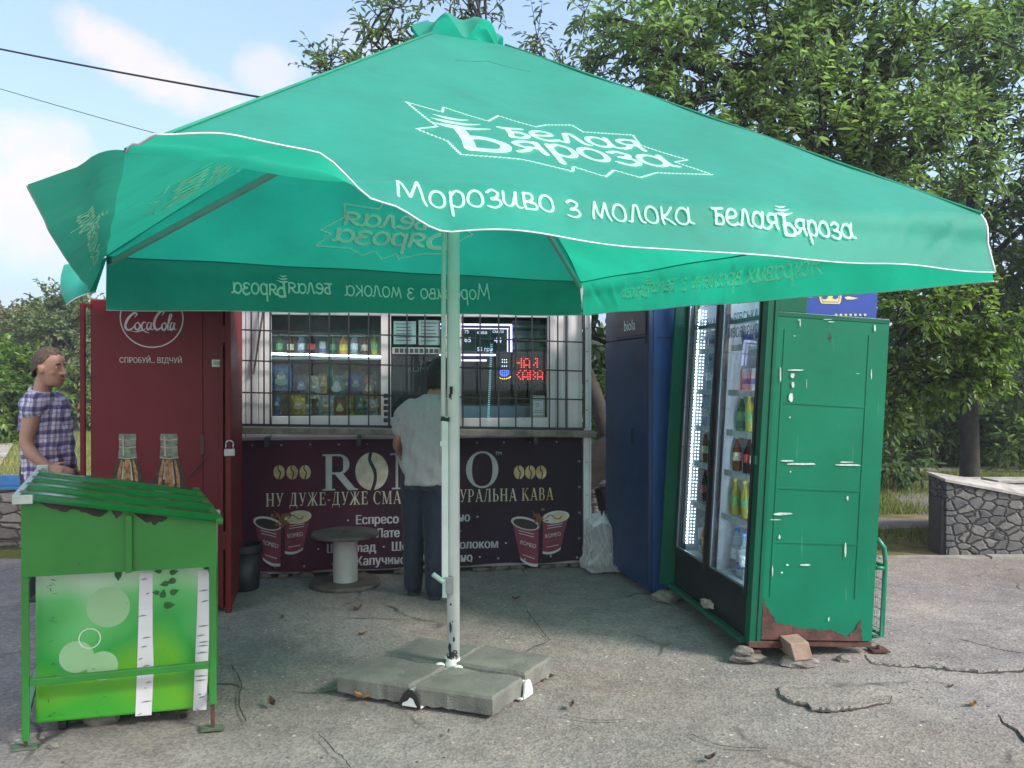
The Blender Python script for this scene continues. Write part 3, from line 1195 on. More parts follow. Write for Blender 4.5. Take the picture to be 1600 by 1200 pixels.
spots += [(433, 631, 12, 34, 0, 'dark navy pack in the lower left corner of the barred window'), (449, 590, 10, 38, 3, 'narrow teal pack beside the dark blue glossy one'), (481, 634, 14, 28, 8, 'cream pack standing low left of the silver one'),
          (497, 632, 10, 34, 5, 'narrow orange pack standing low between cream and silver'), (521, 632, 10, 36, 1, 'narrow grey pack standing low left of the dark red one'), (546, 634, 14, 32, 2, 'yellow pack standing low right of the dark red one'),
          (572, 634, 10, 30, 4, 'narrow blue pack standing low near the right post'), (590, 634, 8, 36, 9, 'red sliver of a pack against the right post'), (516, 592, 10, 44, 7, 'tall green pack hanging left of the teal toy pack'),
          (542, 600, 10, 40, 5, 'tan pack hanging between the teal and bright blue ones'), (566, 596, 9, 40, 9, 'maroon pack hanging right of the bright blue one'), (586, 600, 10, 46, 1, 'grey olive pack hanging by the right post'),
          (459, 606, 9, 34, 7, 'small green pack peeping between blue and grey packs'), (481, 606, 9, 40, 6, 'silver pack hanging left of the cream one')]
for i, (px, py, w, h, ci, tx) in enumerate(spots):
    y = .24 + (0 if i < 12 else .05)
    x0, zt = K.px(px - w / 2, py - h / 2, y)
    x1, zb = K.px(px + w / 2, py + h / 2, y)
    zb = max(zb, 1.105)
    mb = MB(K)

    def pk(u, v, x0=x0, x1=x1, zt=zt, zb=zb, y=y, i=i):
        bul = .022 * math.sin(math.pi * u) * math.sin(math.pi * min(1, max(0, (v - .08) / .84))) if .08 < v < .92 else 0
        return (x0 + (x1 - x0) * u, y - bul + .003 * math.sin(19 * u + 11 * v + i), zb + (zt - zb) * v)
    mb.grid(pk, 12, 12)
    mb.grid(lambda u, v: (lambda q: (q[0], 2 * y - q[1] + .002, q[2]))(pk(u, v)), 12, 12)
    r_ = thing('snack_pack', tx, 'pack', tuple(K((x0, y, zb))), 'packs in the left kiosk window')
    c = cols_[ci]
    mb.build('wrapper', M('pack_%d' % ci, c, .3, .35, 30), r_, smooth=True)
    mb = MB(K)
    cx_, cz_ = (x0 + x1) / 2, zb + (zt - zb) * .55
    for q in range(3):
        rr = (x1 - x0) * (.26 - .06 * q)
        mb.m = q % 2
        mb.add([(cx_ + rr * math.cos(t) * (1 + .2 * (q == 0)), y - .026 - .001 * q, cz_ + (q - 1) * rr * .9 + rr * .8 * math.sin(t)) for t in [k * .5236 for k in range(12)]], [tuple(range(12))])
    c2 = cols_[(ci + 3) % 10]
    mb.build('printed_panel', [M('pack_print_a', tuple(min(.7, v * 1.2 + .1) for v in c2), .35), M('pack_print_b', (.5, .5, .46), .35)], r_)
# white wire rack at the bottom left
mb = MB(K)
x0 = kx(447, .18)
for k in range(3):
    mb.bar((x0 + .03 * k, .18, 1.10), (x0 + .05 + .03 * k, .18, 1.30), .005, .005)
for k in range(5):
    mb.bar((x0 - .005 + .008 * k, .178, 1.12 + .04 * k), (x0 + .075 + .008 * k, .178, 1.125 + .04 * k), .005, .005)
tag(mb.build('wire_rack', M('white_wire', (.65, .68, .7), .4)), 'small white wire rack in the lower left corner of the window', 'rack')
# coffee machine behind the serving hatch
cm = thing('coffee_machine', 'dark coffee machine with a pale word across its hood behind the serving window', 'coffee machine', tuple(K((kx(650, .35), .35, 1.1))))
mb = MB(K)
mb.box((kx(613, .35), .35, 1.08), (kx(694, .35), .75, kz(556, 650, .35)))
mb.build('body', M('machine_black', (.02, .024, .03), .35), cm, bevel=.012)
mb = MB(K)
mb.box((kx(630, .33), .325, kz(640, 650, .33)), (kx(690, .33), .345, kz(562, 650, .33)))
mb.build('front_panel', M('machine_dark_brown', (.045, .035, .035), .4), cm, bevel=.006)
it, w = font_text('ROMEO', kx(637, .325), kz(581, 650, .325), .052, .26, 0)
decal('lettering', M('dim_letter', (.34, .34, .32), .6), it, lambda a, b, c: K((a, .323 - c, b)), cm, .002, .0001)
# paper notes on the glass of the hatch
for k, (xa, ya, xb, yb, tx) in enumerate([(615, 502, 650, 538, 'pale teal notice taped in the hatch window, left one'), (654, 500, 688, 539, 'pale teal notice taped in the hatch window, right one'),
                                          (613, 543, 690, 553, 'white strip of small pictures under the notices')]):
    n = thing('paper_notice', tx, 'notice', tuple(K((kx(xa), .02, kz(yb)))))
    mb = MB(K)
    mb.box((kx(xa, .02), .0195, kz(yb, 650, .02)), (kx(xb, .02), .022, kz(ya, 650, .02)))
    mb.build('sheet', M('notice_paper', [(.16, .30, .30), (.18, .28, .29), (.5, .48, .48)][k], .8), n)
    its = []
    rnd = random.Random(k)
    x0_, x1_, z0_, z1_ = kx(xa, .02), kx(xb, .02), kz(yb, 650, .02), kz(ya, 650, .02)
    if k < 2:
        for q in range(6):
            zz = z1_ - .02 - q * (z1_ - z0_ - .03) / 6
            its.append(poly2([(x0_ + .02, zz - .008), (x1_ - rnd.uniform(.02, .08), zz - .008), (x1_ - .03, zz), (x0_ + .02, zz)]))
    else:
        for q in range(9):
            xx = x0_ + .02 + q * (x1_ - x0_ - .04) / 9
            its.append(poly2([(xx, z0_ + .008), (xx + .032, z0_ + .008), (xx + .032, z1_ - .008), (xx, z1_ - .008)]))
    decal('print', M('notice_print', (.04, .09, .10), .8), its, lambda a, b, c: K((a, .0195 - c, b)), n, .001, .0001)

# lit price board
yb_ = .45
pbx = thing('price_board', 'glowing violet framed price board hanging inside the right window', 'price board', tuple(K((kx(745, yb_), yb_, kz(558, 745, yb_)))))
xa, xb, zb_, zt_ = kx(688, yb_), kx(798, yb_), kz(554, 745, yb_), kz(508, 745, yb_)
mb = MB(K)
mb.box((xa, yb_, zb_), (xb, yb_ + .03, zt_))
mb.build('panel', M('board_dark', (.03, .03, .07), .4), pbx)
m_vio = emis('violet_led', (.62, .52, 1.0), 1.2)
mb = MB(K)
for (u, v, s, t) in ((xa - .01, zt_ - .004, xb + .01, zt_ + .012), (xa - .01, zb_ - .012, xb + .01, zb_ + .004), (xb - .004, zb_, xb + .012, zt_), (xa, zt_ - .034, xb - .02, zt_ - .027), (xb - .033, zb_ + .01, xb - .026, zt_ - .03)):
    mb.box((u, yb_ - .012, v), (s, yb_ - .001, t))
mb.build('light_frame', m_vio, pbx)
m_pr = emis('price_white', (.78, .76, 1.0), .5)
its = []
W_ = xb - xa
for (t, fx, fz, h) in (('65', .34, .42, .045), ('75', .34, .72, .03), ('кава', .52, .70, .03), ('55 грн', .52, .12, .035), ('44', .76, .40, .05), ('смузі', .74, .74, .028)):
    its += font_text(t, xa + W_ * fx, zb_ + (zt_ - zb_) * fz, h)[0]
decal('price_figures', m_pr, its, lambda a, b, c: K((a, yb_ - c, b)), pbx, .003, .0001)
mb = MB(K)
mb.box((xa + W_ * .49, yb_ - .004, zb_ + .01), (xa + W_ * .505, yb_ - .001, zt_ - .04))
mb.box((xa + W_ * .70, yb_ - .004, zb_ + .01), (xa + W_ * .712, yb_ - .001, zt_ - .04))
build_each(mb, 'divider', M('board_violet', (.25, .2, .5), .5), pbx)
mb = MB(K)
mb.box((xa - .02, yb_ - .006, zb_ - .06), (xb - .22, yb_ + .02, zb_ - .045))
tag(mb.build('glow_strip', m_vio), 'violet light strip just below the price board', 'light')
# white shelf fronts right of the board
mb = MB(K)
for py in (509, 525, 543):
    z = kz(py, 825, .5)
    mb.box((kx(800, .5), .48, z - .018), (kx(852, .5), .72, z + .008))
    mb.box((kx(800, .5) + .01, .56, z + .008), (kx(845, .5), .64, z + .05))
mb.build('shelf_rack', M('white_shelf', (.55, .57, .52), .5), kio)
# tea / coffee sign built of lamps
sg = thing('led_sign', 'dark sign of red lamp letters reading tea and coffee with a blue cup', 'sign', tuple(K((kx(815, .1), .1, kz(597, 815, .1)))))
mb = MB(K)
mb.box((kx(775, .1), .10, kz(600, 815, .1)), (kx(853, .1), .12, kz(550, 815, .1)))
mb.build('panel', M('sign_black', (.008, .008, .010), .4), sg, bevel=.004)
G5 = {'Ч': ['#..#', '#..#', '####', '...#', '...#'], 'А': ['.##.', '#..#', '#..#', '####', '#..#'], 'Й': ['#.##', '#..#', '#.##', '##.#', '#..#'],
      'К': ['#..#', '#.#.', '##..', '#.#.', '#..#'], 'В': ['###.', '#..#', '###.', '#..#', '###.']}


def lamp(mb, px, py, r):
    x, z = K.px(px, py, .098)
    mb.add([(x + r * math.cos(t), .0965, z + r * math.sin(t)) for t in [k * .7854 for k in range(8)]] + [(x, .091, z)], [(k, (k + 1) % 8, 8) for k in range(8)])


mb = MB(K)
for word, x0_, y0_, dx in (('ЧАЙ', 806.5, 560.5, 2.75), ('КАВА', 805.5, 579, 2.55)):
    for k, ch in enumerate(word):
        for r in range(5):
            for c in range(4):
                if G5[ch][r][c] == '#':
                    lamp(mb, x0_ + k * dx * 4.5 + c * dx, y0_ + r * 3.3, .0052)
mb.build('red_lamps', emis('red_led', (1.0, .03, .02), 1.6), sg)
mb = MB(K)
for k in range(11):
    a = RAD(150 + k * 24)
    lamp(mb, 788 + 6.5 * math.cos(a), 582 - 5.5 * math.sin(a), .0056)
for r in range(3):
    for c in range(3):
        lamp(mb, 785 + c * 3, 579 + r * 3, .0056)
mb.build('blue_lamps', emis('blue_led', (.05, .07, 1.0), 2.2), sg)
mb = MB(K)
for k in range(9):
    a = RAD(200 + k * 17.5)
    lamp(mb, 788 + 10 * math.cos(a), 587 - 5 * math.sin(a), .005)
mb.build('yellow_lamps', emis('yellow_led', (1.0, .55, .05), 1.0), sg)
mb = MB(K)
for py in (562, 566, 572):
    for c in range(3):
        lamp(mb, 785 + c * 3.2, py, .0045)
mb.build('white_lamps', emis('white_led', (.8, .85, 1.0), 1.0), sg)
# glowing dots added as the fridge light's reflection in the right window
mb = MB(K)
for k in range(38):
    t = k / 37
    for c in range(2):
        px, py = 768 - 5 * t + c * 1.8 - 1, 538 + 116 * t
        x, z = K.px(px, py, .06)
        mb.add([(x - .0028, .058, z - .0035), (x + .0028, .058, z - .0035), (x + .0028, .058, z + .0035), (x - .0028, .058, z + .0035)], [(0, 1, 2, 3)])
ls = tag(mb.build('glow_strip', emis('cyan_reflection', (.45, .95, 1.0), .4)), 'upright dotted pale blue reflection of the fridge light in the right window', 'light')
# counter shelf and freezer lid seen through the right pane
mb = MB(K)
mb.box((kx(700, .3), .25, 1.06), (kx(850, .3), .8, kz(634, 780, .3)))
mb.build('chest_counter', M('blue_white_counter', (.22, .33, .5), .3), kio, bevel=.01)
# certificate
ct = thing('certificate', 'small grey framed certificate taped low in the right window', 'certificate', tuple(K((kx(839), .02, kz(652, 839)))))
mb = MB(K)
mb.box((kx(829, .02), .0155, kz(653, 839, .02)), (kx(851, .02), .024, kz(618, 839, .02)))
mb.build('frame', M('cert_frame', (.24, .27, .24), .5), ct)
mb = MB(K)
mb.box((kx(831.5, .015), .013, kz(649, 839, .015)), (kx(849, .015), .0153, kz(621, 839, .015)))
mb.build('sheet', M('cert_paper', (.42, .50, .52), .7), ct)
its = [ring2(kx(840, .013), kz(633, 839, .013), .016, .016, .005)]
for z in (625, 641, 644):
    its.append(poly2([(kx(834, .013), kz(z + 1, 839, .013)), (kx(847, .013), kz(z + 1, 839, .013)), (kx(847, .013), kz(z, 839, .013)), (kx(834, .013), kz(z, 839, .013))]))
decal('print', M('cert_print', (.15, .2, .22), .7), its, lambda a, b, c: K((a, .013 - c, b)), ct, .001)

# ------------------------------------------------------------------ coffee banner
def banner_mat():
    m, nt, B, N, L = new_mat('banner_vinyl')
    tcn = N.new('ShaderNodeTexCoord')
    co = tcn.outputs['Object']
    sp = N.new('ShaderNodeSeparateXYZ')
    L.new(co, sp.inputs[0])
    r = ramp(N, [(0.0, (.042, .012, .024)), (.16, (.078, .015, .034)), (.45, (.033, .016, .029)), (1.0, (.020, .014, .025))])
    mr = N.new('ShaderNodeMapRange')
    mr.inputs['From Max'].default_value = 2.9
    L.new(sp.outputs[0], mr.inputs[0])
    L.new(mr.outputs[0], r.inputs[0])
    g = ramp(N, [(.58, (0, 0, 0)), (.8, (.4, .4, .4))])
    L.new(noise(N, L, co, 3.5, 9, .7), g.inputs[0])
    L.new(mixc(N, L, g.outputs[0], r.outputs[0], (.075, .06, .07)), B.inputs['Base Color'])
    B.inputs['Roughness'].default_value = .62
    B.inputs['Specular IOR Level'].default_value = .22
    bump(N, L, B, noise(N, L, co, 3.5, 4), .5, .02)
    return m


yb0 = -.028
bl, br = K.px(366, 684, yb0), K.px(910, 684, yb0)
ban = thing('coffee_banner', 'dark maroon coffee banner with silver letters under the kiosk counter', 'banner', tuple(K((0, yb0, .1))))


def ban_pt(a, b, c=0.0):
    w = .004 * math.sin(5 * a + 1) * math.sin(6 * b) + .003 * math.sin(17 * a + 4 * b)
    return K((a, yb0 - .008 + w - c, b))


bx0, bx1 = bl[0] - .01, kx(910, yb0)
bz_b = lambda a: .055 + .008 * math.sin(9 * a)
mb = MB()
bzt = min(zl, zr) - t_ - .004
mb.grid(lambda u, v: ban_pt(bx0 + (bx1 - bx0) * u, bz_b(u * 3) + (bzt - bz_b(u * 3)) * v), 60, 20, raw=True)
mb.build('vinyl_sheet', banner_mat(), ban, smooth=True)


def bpx(px, py):
    return K.px(px, py, yb0 - .01)


def silver_mat(name, a, b, axis_scale=1.0):
    m, nt, B, N, L = new_mat(name)
    tcn = N.new('ShaderNodeTexCoord')
    r = ramp(N, [(.3, a), (.7, b)])
    L.new(noise(N, L, tcn.outputs['Object'], 4.5 * axis_scale, 2), r.inputs[0])
    L.new(r.outputs[0], B.inputs['Base Color'])
    B.inputs['Roughness'].default_value = .45
    return m


m_sil = silver_mat('print_silver', (.27, .285, .30), (.48, .50, .50))
m_gold = silver_mat('print_gold', (.34, .20, .06), (.60, .47, .26), 2)
m_cream = silver_mat('print_cream', (.42, .38, .30), (.58, .54, .46), 2)
m_bean = silver_mat('print_bean', (.36, .28, .14), (.62, .60, .54), 1.6)
m_ink = M('print_ink', (.022, .016, .022), .6)
m_cup = M('print_cup_maroon', (.19, .025, .055), .5)
m_txt = M('print_pale_text', (.44, .44, .46), .55)

sil, bean, ink = [], [], []


def serif_bar(x, y, w, h):
    return poly2([(x - w / 2, y - h / 2), (x + w / 2, y - h / 2), (x + w / 2, y + h / 2), (x - w / 2, y + h / 2)])


def serif_glyph(ch, x, y, h, items):
    """heavy book-face capitals; returns advance"""
    k = h
    th, tn, sr = .17 * k, .055 * k, .045 * k

    def V(px_, y0=0, y1=1.0, w=th):
        items.append(poly2([(x + px_ * k - w / 2, y + y0 * k), (x + px_ * k + w / 2, y + y0 * k), (x + px_ * k + w / 2, y + y1 * k), (x + px_ * k - w / 2, y + y1 * k)]))

    def H(xa, xb, yy, w=tn):
        items.append(poly2([(x + xa * k, y + yy * k - w / 2), (x + xb * k, y + yy * k - w / 2), (x + xb * k, y + yy * k + w / 2), (x + xa * k, y + yy * k + w / 2)]))

    def SE(px_, yy, w=.34):
        items.append(serif_bar(x + px_ * k, y + yy * k + (sr / 2 if yy < .5 else -sr / 2), w * k, sr))

    def D(xa, ya, xb, yb, w):
        hw = w / 2 / max(.3, abs(yb - ya) / math.hypot(xb - xa, yb - ya))
        items.append(poly2([(x + xa * k - hw, y + ya * k), (x + xa * k + hw, y + ya * k), (x + xb * k + hw, y + yb * k), (x + xb * k - hw, y + yb * k)]))

    def C(cx_, cy_, rx, ry, a0, a1, wt=th, wn_=tn):
        n = 26
        vs, fs = [], []
        for q in range(n + 1):
            a = RAD(a0 + (a1 - a0) * q / n)
            w = wn_ + (wt - wn_) * abs(math.cos(a)) ** 1.3
            c_, s_ = math.cos(a), math.sin(a)
            vs += [(x + (cx_ + rx * c_) * k, y + (cy_ + ry * s_) * k), (x + (cx_ + rx * c_) * k - w * c_, y + (cy_ + ry * s_) * k - wn_ * s_)]
        for q in range(n):
            fs.append((2 * q, 2 * q + 1, 2 * q + 3, 2 * q + 2))
        items.append((vs, fs))

    if ch == 'R':
        V(.2), SE(.2, 0), SE(.16, 1, .26)
        H(.2, .5, .975), H(.2, .5, .47), C(.46, .72, .30, .28, 90, -90)
        D(.84, 0, .46, .47, th * 1.05), SE(.86, 0, .26)
        return .98
    if ch == 'O':
        C(.46, .5, .46, .52, 0, 360)
        return 1.0
    if ch in 'МM':
        V(.16, 0, 1, tn * 1.2), SE(.16, 0, .28), SE(.1, 1, .26), D(.56, .02, .2, 1, th), D(.56, .02, .9, 1, tn * 1.3), V(.97), SE(.97, 0, .34), SE(1.0, 1, .28)
        return 1.2
    if ch in 'EЕ':
        V(.2), H(.1, .68, .975), H(.1, .72, .025), H(.2, .56, .52), V(.67, .76, 1, tn), V(.71, 0, .26, tn), V(.55, .4, .64, tn), SE(.14, 0, .2), SE(.14, 1, .2)
        return .82
    if ch in 'НH':
        V(.2), V(.78), H(.2, .78, .5), SE(.2, 0), SE(.2, 1), SE(.78, 0), SE(.78, 1)
        return 1.02
    if ch == 'У':
        D(.44, .3, .16, 1, th * .9), D(.36, .05, .74, 1, tn * 1.2), SE(.16, 1), SE(.74, 1, .24), H(.18, .36, .05, tn * 1.6)
        return .86
    if ch == 'Д':
        D(.24, .06, .42, 1, tn * 1.2), V(.70, .04, 1), H(.3, .84, .975), H(.06, .92, .04, tn * 1.5), V(.09, -.2, .05, tn), V(.89, -.2, .05, tn)
        return 1.0
    if ch == 'Ж':
        V(.6), SE(.6, 0), SE(.6, 1), D(.14, 1, .5, .5, tn * 1.4), D(1.06, 1, .7, .5, tn * 1.4), D(.12, 0, .5, .52, th * .8), D(1.08, 0, .7, .52, th * .8), H(.0, .24, .02), H(.96, 1.2, .02)
        return 1.22
    if ch == 'С':
        C(.46, .5, .46, .52, 48, 312), V(.76, .72, .98, tn)
        return .88
    if ch == 'А':
        D(.14, 0, .44, 1, tn * 1.2), D(.78, 0, .46, 1, th), H(.24, .66, .32), SE(.13, 0, .26), SE(.8, 0, .3)
        return .92
    if ch == 'Ч':
        V(.74), C(.44, .78, .3, .36, 180, 270, th, tn), H(.4, .7, .45), V(.2, .76, 1, th), SE(.74, 0), SE(.2, 1), SE(.74, 1)
        return .98
    if ch == 'Т':
        V(.42), H(.04, .8, .975), V(.06, .74, 1, tn), V(.78, .74, 1, tn), SE(.42, 0)
        return .86
    if ch == 'Р':
        V(.2), SE(.2, 0), SE(.16, 1, .26), H(.2, .46, .975), H(.2, .46, .44), C(.42, .71, .31, .29, 90, -90)
        return .8
    if ch == 'Л':
        D(.2, .08, .38, 1, tn * 1.2), V(.72), H(.26, .84, .975), H(.04, .2, .05, tn * 1.6), SE(.72, 0)
        return .96
    if ch == 'Ь':
        V(.2), SE(.2, 0, .26), SE(.2, 1), H(.2, .46, .025), H(.2, .46, .54), C(.44, .28, .3, .28, 90, -90)
        return .8
    if ch == 'К':
        V(.2), SE(.2, 0), SE(.2, 1), D(.3, .48, .72, 1, tn * 1.3), D(.82, 0, .42, .55, th * .9), H(.66, .94, .02), H(.6, .84, .975)
        return .96
    if ch == 'В':
        V(.2), H(.1, .5, .975), H(.1, .5, .025), H(.2, .5, .52), C(.44, .75, .26, .24, 90, -90), C(.46, .27, .31, .27, 90, -90)
        return .84
    if ch == '-':
        H(.06, .36, .38, tn * 1.4)
        return .42
    return .42


zb_r = bpx(640, 764)[1]
zt_r = bpx(640, 707)[1]
hR = zt_r - zb_r
word = []
x_R, x_End = bpx(502, 735)[0], bpx(776, 735)[0]
# R
serif_glyph('R', x_R, zb_r, hR * .98, sil)
# bean-shaped O
xo0, xo1 = bpx(555, 735)[0], bpx(606.5, 735)[0]
cxo, rxo = (xo0 + xo1) / 2, (xo1 - xo0) / 2
czo, rzo = (zb_r + zt_r) / 2, hR * .515
bean.append(disc2(cxo, czo, rxo, rzo, 36))
slit = S((cxo - .05 * rxo, czo + rzo * 1.0), (cxo - .12 * rxo, czo + .6 * rzo), (cxo + .18 * rxo, czo), (cxo + .2 * rxo, czo - .5 * rzo), (cxo + .02 * rxo, czo - rzo * 1.0))
ink.append(ribbon2(slit, rxo * .2))
xm = bpx(611, 735)[0]
serif_glyph('M', xm, zb_r, hR * .98, sil)
xe = bpx(676, 735)[0]
serif_glyph('E', xe, zb_r, hR * .98, sil)
xo = bpx(728, 735)[0]
k0 = len(sil)
serif_glyph('O', xo, zb_r, hR * .99, sil)
it, w = font_text('TM', bpx(774, 710)[0], bpx(780, 711)[1], .028)
sil_tm = it
decal('brand_lettering', m_sil, sil, lambda a, b, c: ban_pt(a, b, c), ban, .003, .0001)
decal('mark_lettering', m_txt, sil_tm, lambda a, b, c: ban_pt(a, b, c), ban, .003, .0001)
for (pxs) in ((436, 456.5, 476.5), (811, 828.5, 845.5)):
    for p_ in pxs:
        c0, c1 = bpx(p_, 738)
        rx = .045
        bean.append(disc2(c0, c1, rx, .058, 24))
        sl = S((c0 - .1 * rx, c1 + .058), (c0 - .2 * rx, c1 + .03), (c0 + .2 * rx, c1), (c0 + .15 * rx, c1 - .03), (c0 - .05 * rx, c1 - .058))
        ink.append(ribbon2(sl, rx * .22))
decal('bean_print', m_bean, bean[:1], lambda a, b, c: ban_pt(a, b, c), ban, .0032, .0001)
decal('bean_print', m_gold, bean[1:], lambda a, b, c: ban_pt(a, b, c), ban, .003, .0001)
decal('bean_crease', m_ink, ink, lambda a, b, c: ban_pt(a, b, c), ban, .0055, .0001)
# second line in book-face capitals
x_a, z_a = bpx(415, 794)
x_b = bpx(866, 790)[0]
hh = bpx(640, 772)[1] - bpx(640, 792)[1]
tst = []
x = 0
for ch in 'НУ ДУЖЕ-ДУЖЕ СМАЧНА НАТУРАЛЬНА КАВА':
    x += serif_glyph(ch, x, 0, 1, tst) + .09
tot = x
sx = (x_b - x_a) / tot / hh
line, line2 = [], []
x = 0
for i, ch in enumerate('НУ ДУЖЕ-ДУЖЕ СМАЧНА НАТУРАЛЬНА КАВА'):
    b = []
    adv = serif_glyph(ch, 0, 0, 1, b)
    for vs, fs in b:
        (line2 if i >= 31 else line).append(([(x_a + (x + p[0]) * hh * sx, z_a + .012 + p[1] * hh) for p in vs], fs))
    x += adv + .09
decal('slogan_lettering', m_cream, line, ban_pt, ban, .003, .00005)
decal('slogan_lettering', m_gold, line2, ban_pt, ban, .003, .00005)
# drinks list
its = []
for (t, pc, py, w_) in (('·  Еспресо  ·  Американо  ·', 646, 817, (749 - 545)), ('·  Лате  ·  Мокіато  ·', 648, 838.5, (725 - 580)), ('·  Шоколад  ·  Шоколад з молоком  ·', 646.5, 860, (795 - 500)), ('·  Капучино  ·  Мокачино  ·', 648, 880.5, (752 - 544))):
    ca, cb_ = bpx(pc, py)
    wd = bpx(pc + w_ / 2, py)[0] - bpx(pc - w_ / 2, py)[0]
    decal('drinks_list', m_txt, font_text(t, ca, cb_, .073, wd, .030, 'C')[0], ban_pt, ban, .003, .00005)


def cup_print(px0, flip):
    mar, whi, cof, sm = [], [], [], []
    for (cx_, top, bot, tw, bw, tilt, dark) in ((px0 + 21, 818, 880, 42, 27, .10, True), (px0 + 62, 808, 862, 40, 28, -.12, False)):
        def q(u, v):       # u -1..1, v 0 top .. 1 bottom
            px_ = cx_ + u * (tw + (bw - tw) * v) / 2 + (v - .5) * (bot - top) * -tilt * (-1)
            py_ = top + (bot - top) * v + u * (5 if dark else -3) + 4 * (1 - u * u) * (.4 + .6 * v)
            return bpx(px_, py_)
        mar.append(poly2([q(u / 5, 0) for u in range(-5, 6)] + [q(u / 5, .93) for u in range(5, -6, -1)]))
        whi.append(poly2([q(u / 5, .93) for u in range(-5, 6)] + [q(u / 5, 1.0) for u in range(5, -6, -1)]))
        c = bpx(cx_ + (tilt * 30 * -.5 * -1) - (bot - top) * .5 * tilt, top + 0)
        tl, tr = q(-1, 0), q(1, 0)
        mx_, mz = (tl[0] + tr[0]) / 2, (tl[1] + tr[1]) / 2
        rx = math.dist(tl, tr) / 2
        ang = math.atan2(tr[1] - tl[1], tr[0] - tl[0])

        def el(f, g, dz=0):
            return [(mx_ + math.cos(t) * rx * f * math.cos(ang) - math.sin(t) * .048 * g * math.sin(ang), mz + dz + math.cos(t) * rx * f * math.sin(ang) + math.sin(t) * .048 * g * math.cos(ang)) for t in [k * 2 * math.pi / 28 for k in range(28)]]
        whi.append(poly2(el(1.06, 1.1)))
        (cof if dark else sm).append(poly2(el(.90, .82, -.004)))
        a0, b0 = q(-.72, .55)
        ww = math.dist(q(-.72, .55), q(.72, .55))
        lt, _ = font_text('ROMEO', 0, 0, .034, ww, .01)
        aa = math.atan2(q(.72, .55)[1] - b0, q(.72, .55)[0] - a0)
        whi += [([(a0 + p[0] * math.cos(aa) - p[1] * math.sin(aa), b0 + p[0] * math.sin(aa) + p[1] * math.cos(aa)) for p in vs], fs) for vs, fs in lt]
        for v in (.2, .27, .8):
            p, r = q(-.6, v), q(.6, v)
            whi.append(ribbon2([p, r], .006))
    decal('cup_print', m_cup, mar, ban_pt, ban, .003, .0002)
    decal('cup_print_white', M('print_white', (.52, .50, .50), .5), whi, ban_pt, ban, .0042, .0002)
    decal('coffee_print', M('print_coffee', (.018, .012, .012), .4), cof, ban_pt, ban, .0066, .0002)
    foam = sm + []
    decal('foam_print', M('print_foam', (.52, .44, .26), .5), foam, ban_pt, ban, .0066, .0002)
    sp = []
    rnd = random.Random(px0)
    for k in range(16):
        c = bpx(px0 + 42 + rnd.gauss(0, 5), 812 + rnd.gauss(0, 6))
        sp.append(disc2(c[0], c[1], rnd.uniform(.004, .02), rnd.uniform(.004, .018), 8))
    for k in range(4):
        a_, b_ = bpx(px0 + 40, 814), bpx(px0 + 28 + 6 * k, 798 + 3 * k)
        sp.append(ribbon2([a_, b_], [.022, .004]))
    decal('splash_print', M('print_splash', (.20, .07, .03), .5), sp, ban_pt, ban, .0080, .00015)
    decal('swirl_print', m_ink, [ribbon2([bpx(px0 + 50 + 24 * t, 810 - 4 * math.sin(6 * t) - 4 * t) for t in [k / 12 for k in range(13)]], .007)], ban_pt, ban, .0095)


cup_print(400, False)
cup_print(803, False)
# eyelets and rivets along the hem
mb = MB()
for k in range(13):
    a = bx0 + .1 + k * (bx1 - bx0 - .15) / 12
    q = ban_pt(a, .095 + .01 * math.sin(3 * k), .004)
    mb.blob(q, (.011, .006, .011), 8)
    q = ban_pt(a + .05, bzt - .04, .004)
    mb.blob(q, (.009, .005, .009), 8)
for k in range(4):
    mb.blob(ban_pt(bx1 - .03, .25 + .22 * k, .004), (.010, .006, .010), 8)
build_each(mb, 'eyelet', m_bolt, ban)
def plane_x(f, px, py, x=0.0):
    """(y, z) in frame f where the sight line meets the plane x = const"""
    r = ray(px, py)
    n = f.uy.cross(f.uz)
    q0 = f((x, 0, 0))
    o = Vector((0, 0, EYE))
    t = (q0 - o).dot(n) / r.dot(n)
    q = o + r * t - q0
    a = Matrix((f.uy, f.uz, n)).transposed()
    s = a.inverted() @ q
    return s[0], s[1]


# ------------------------------------------------------------------ red cabinet
RC = Frame((-2.828, 5.42, 0), (.882, .2, 0))


def red_mat(name, col):
    m, nt, B, N, L = new_mat(name)
    tcn = N.new('ShaderNodeTexCoord')
    co = tcn.outputs['Object']
    r = ramp(N, [(.3, tuple(x * .75 for x in col)), (.7, col)])
    L.new(noise(N, L, co, 1.6, 6), r.inputs[0])
    g = ramp(N, [(.66, (0, 0, 0)), (.74, (.6, .6, .6))])
    L.new(noise(N, L, co, 9, 11, .75), g.inputs[0])
    L.new(mixc(N, L, g.outputs[0], r.outputs[0], (.05, .02, .022)), B.inputs['Base Color'])
    B.inputs['Roughness'].default_value = .5
    B.inputs['Specular IOR Level'].default_value = .3
    return m


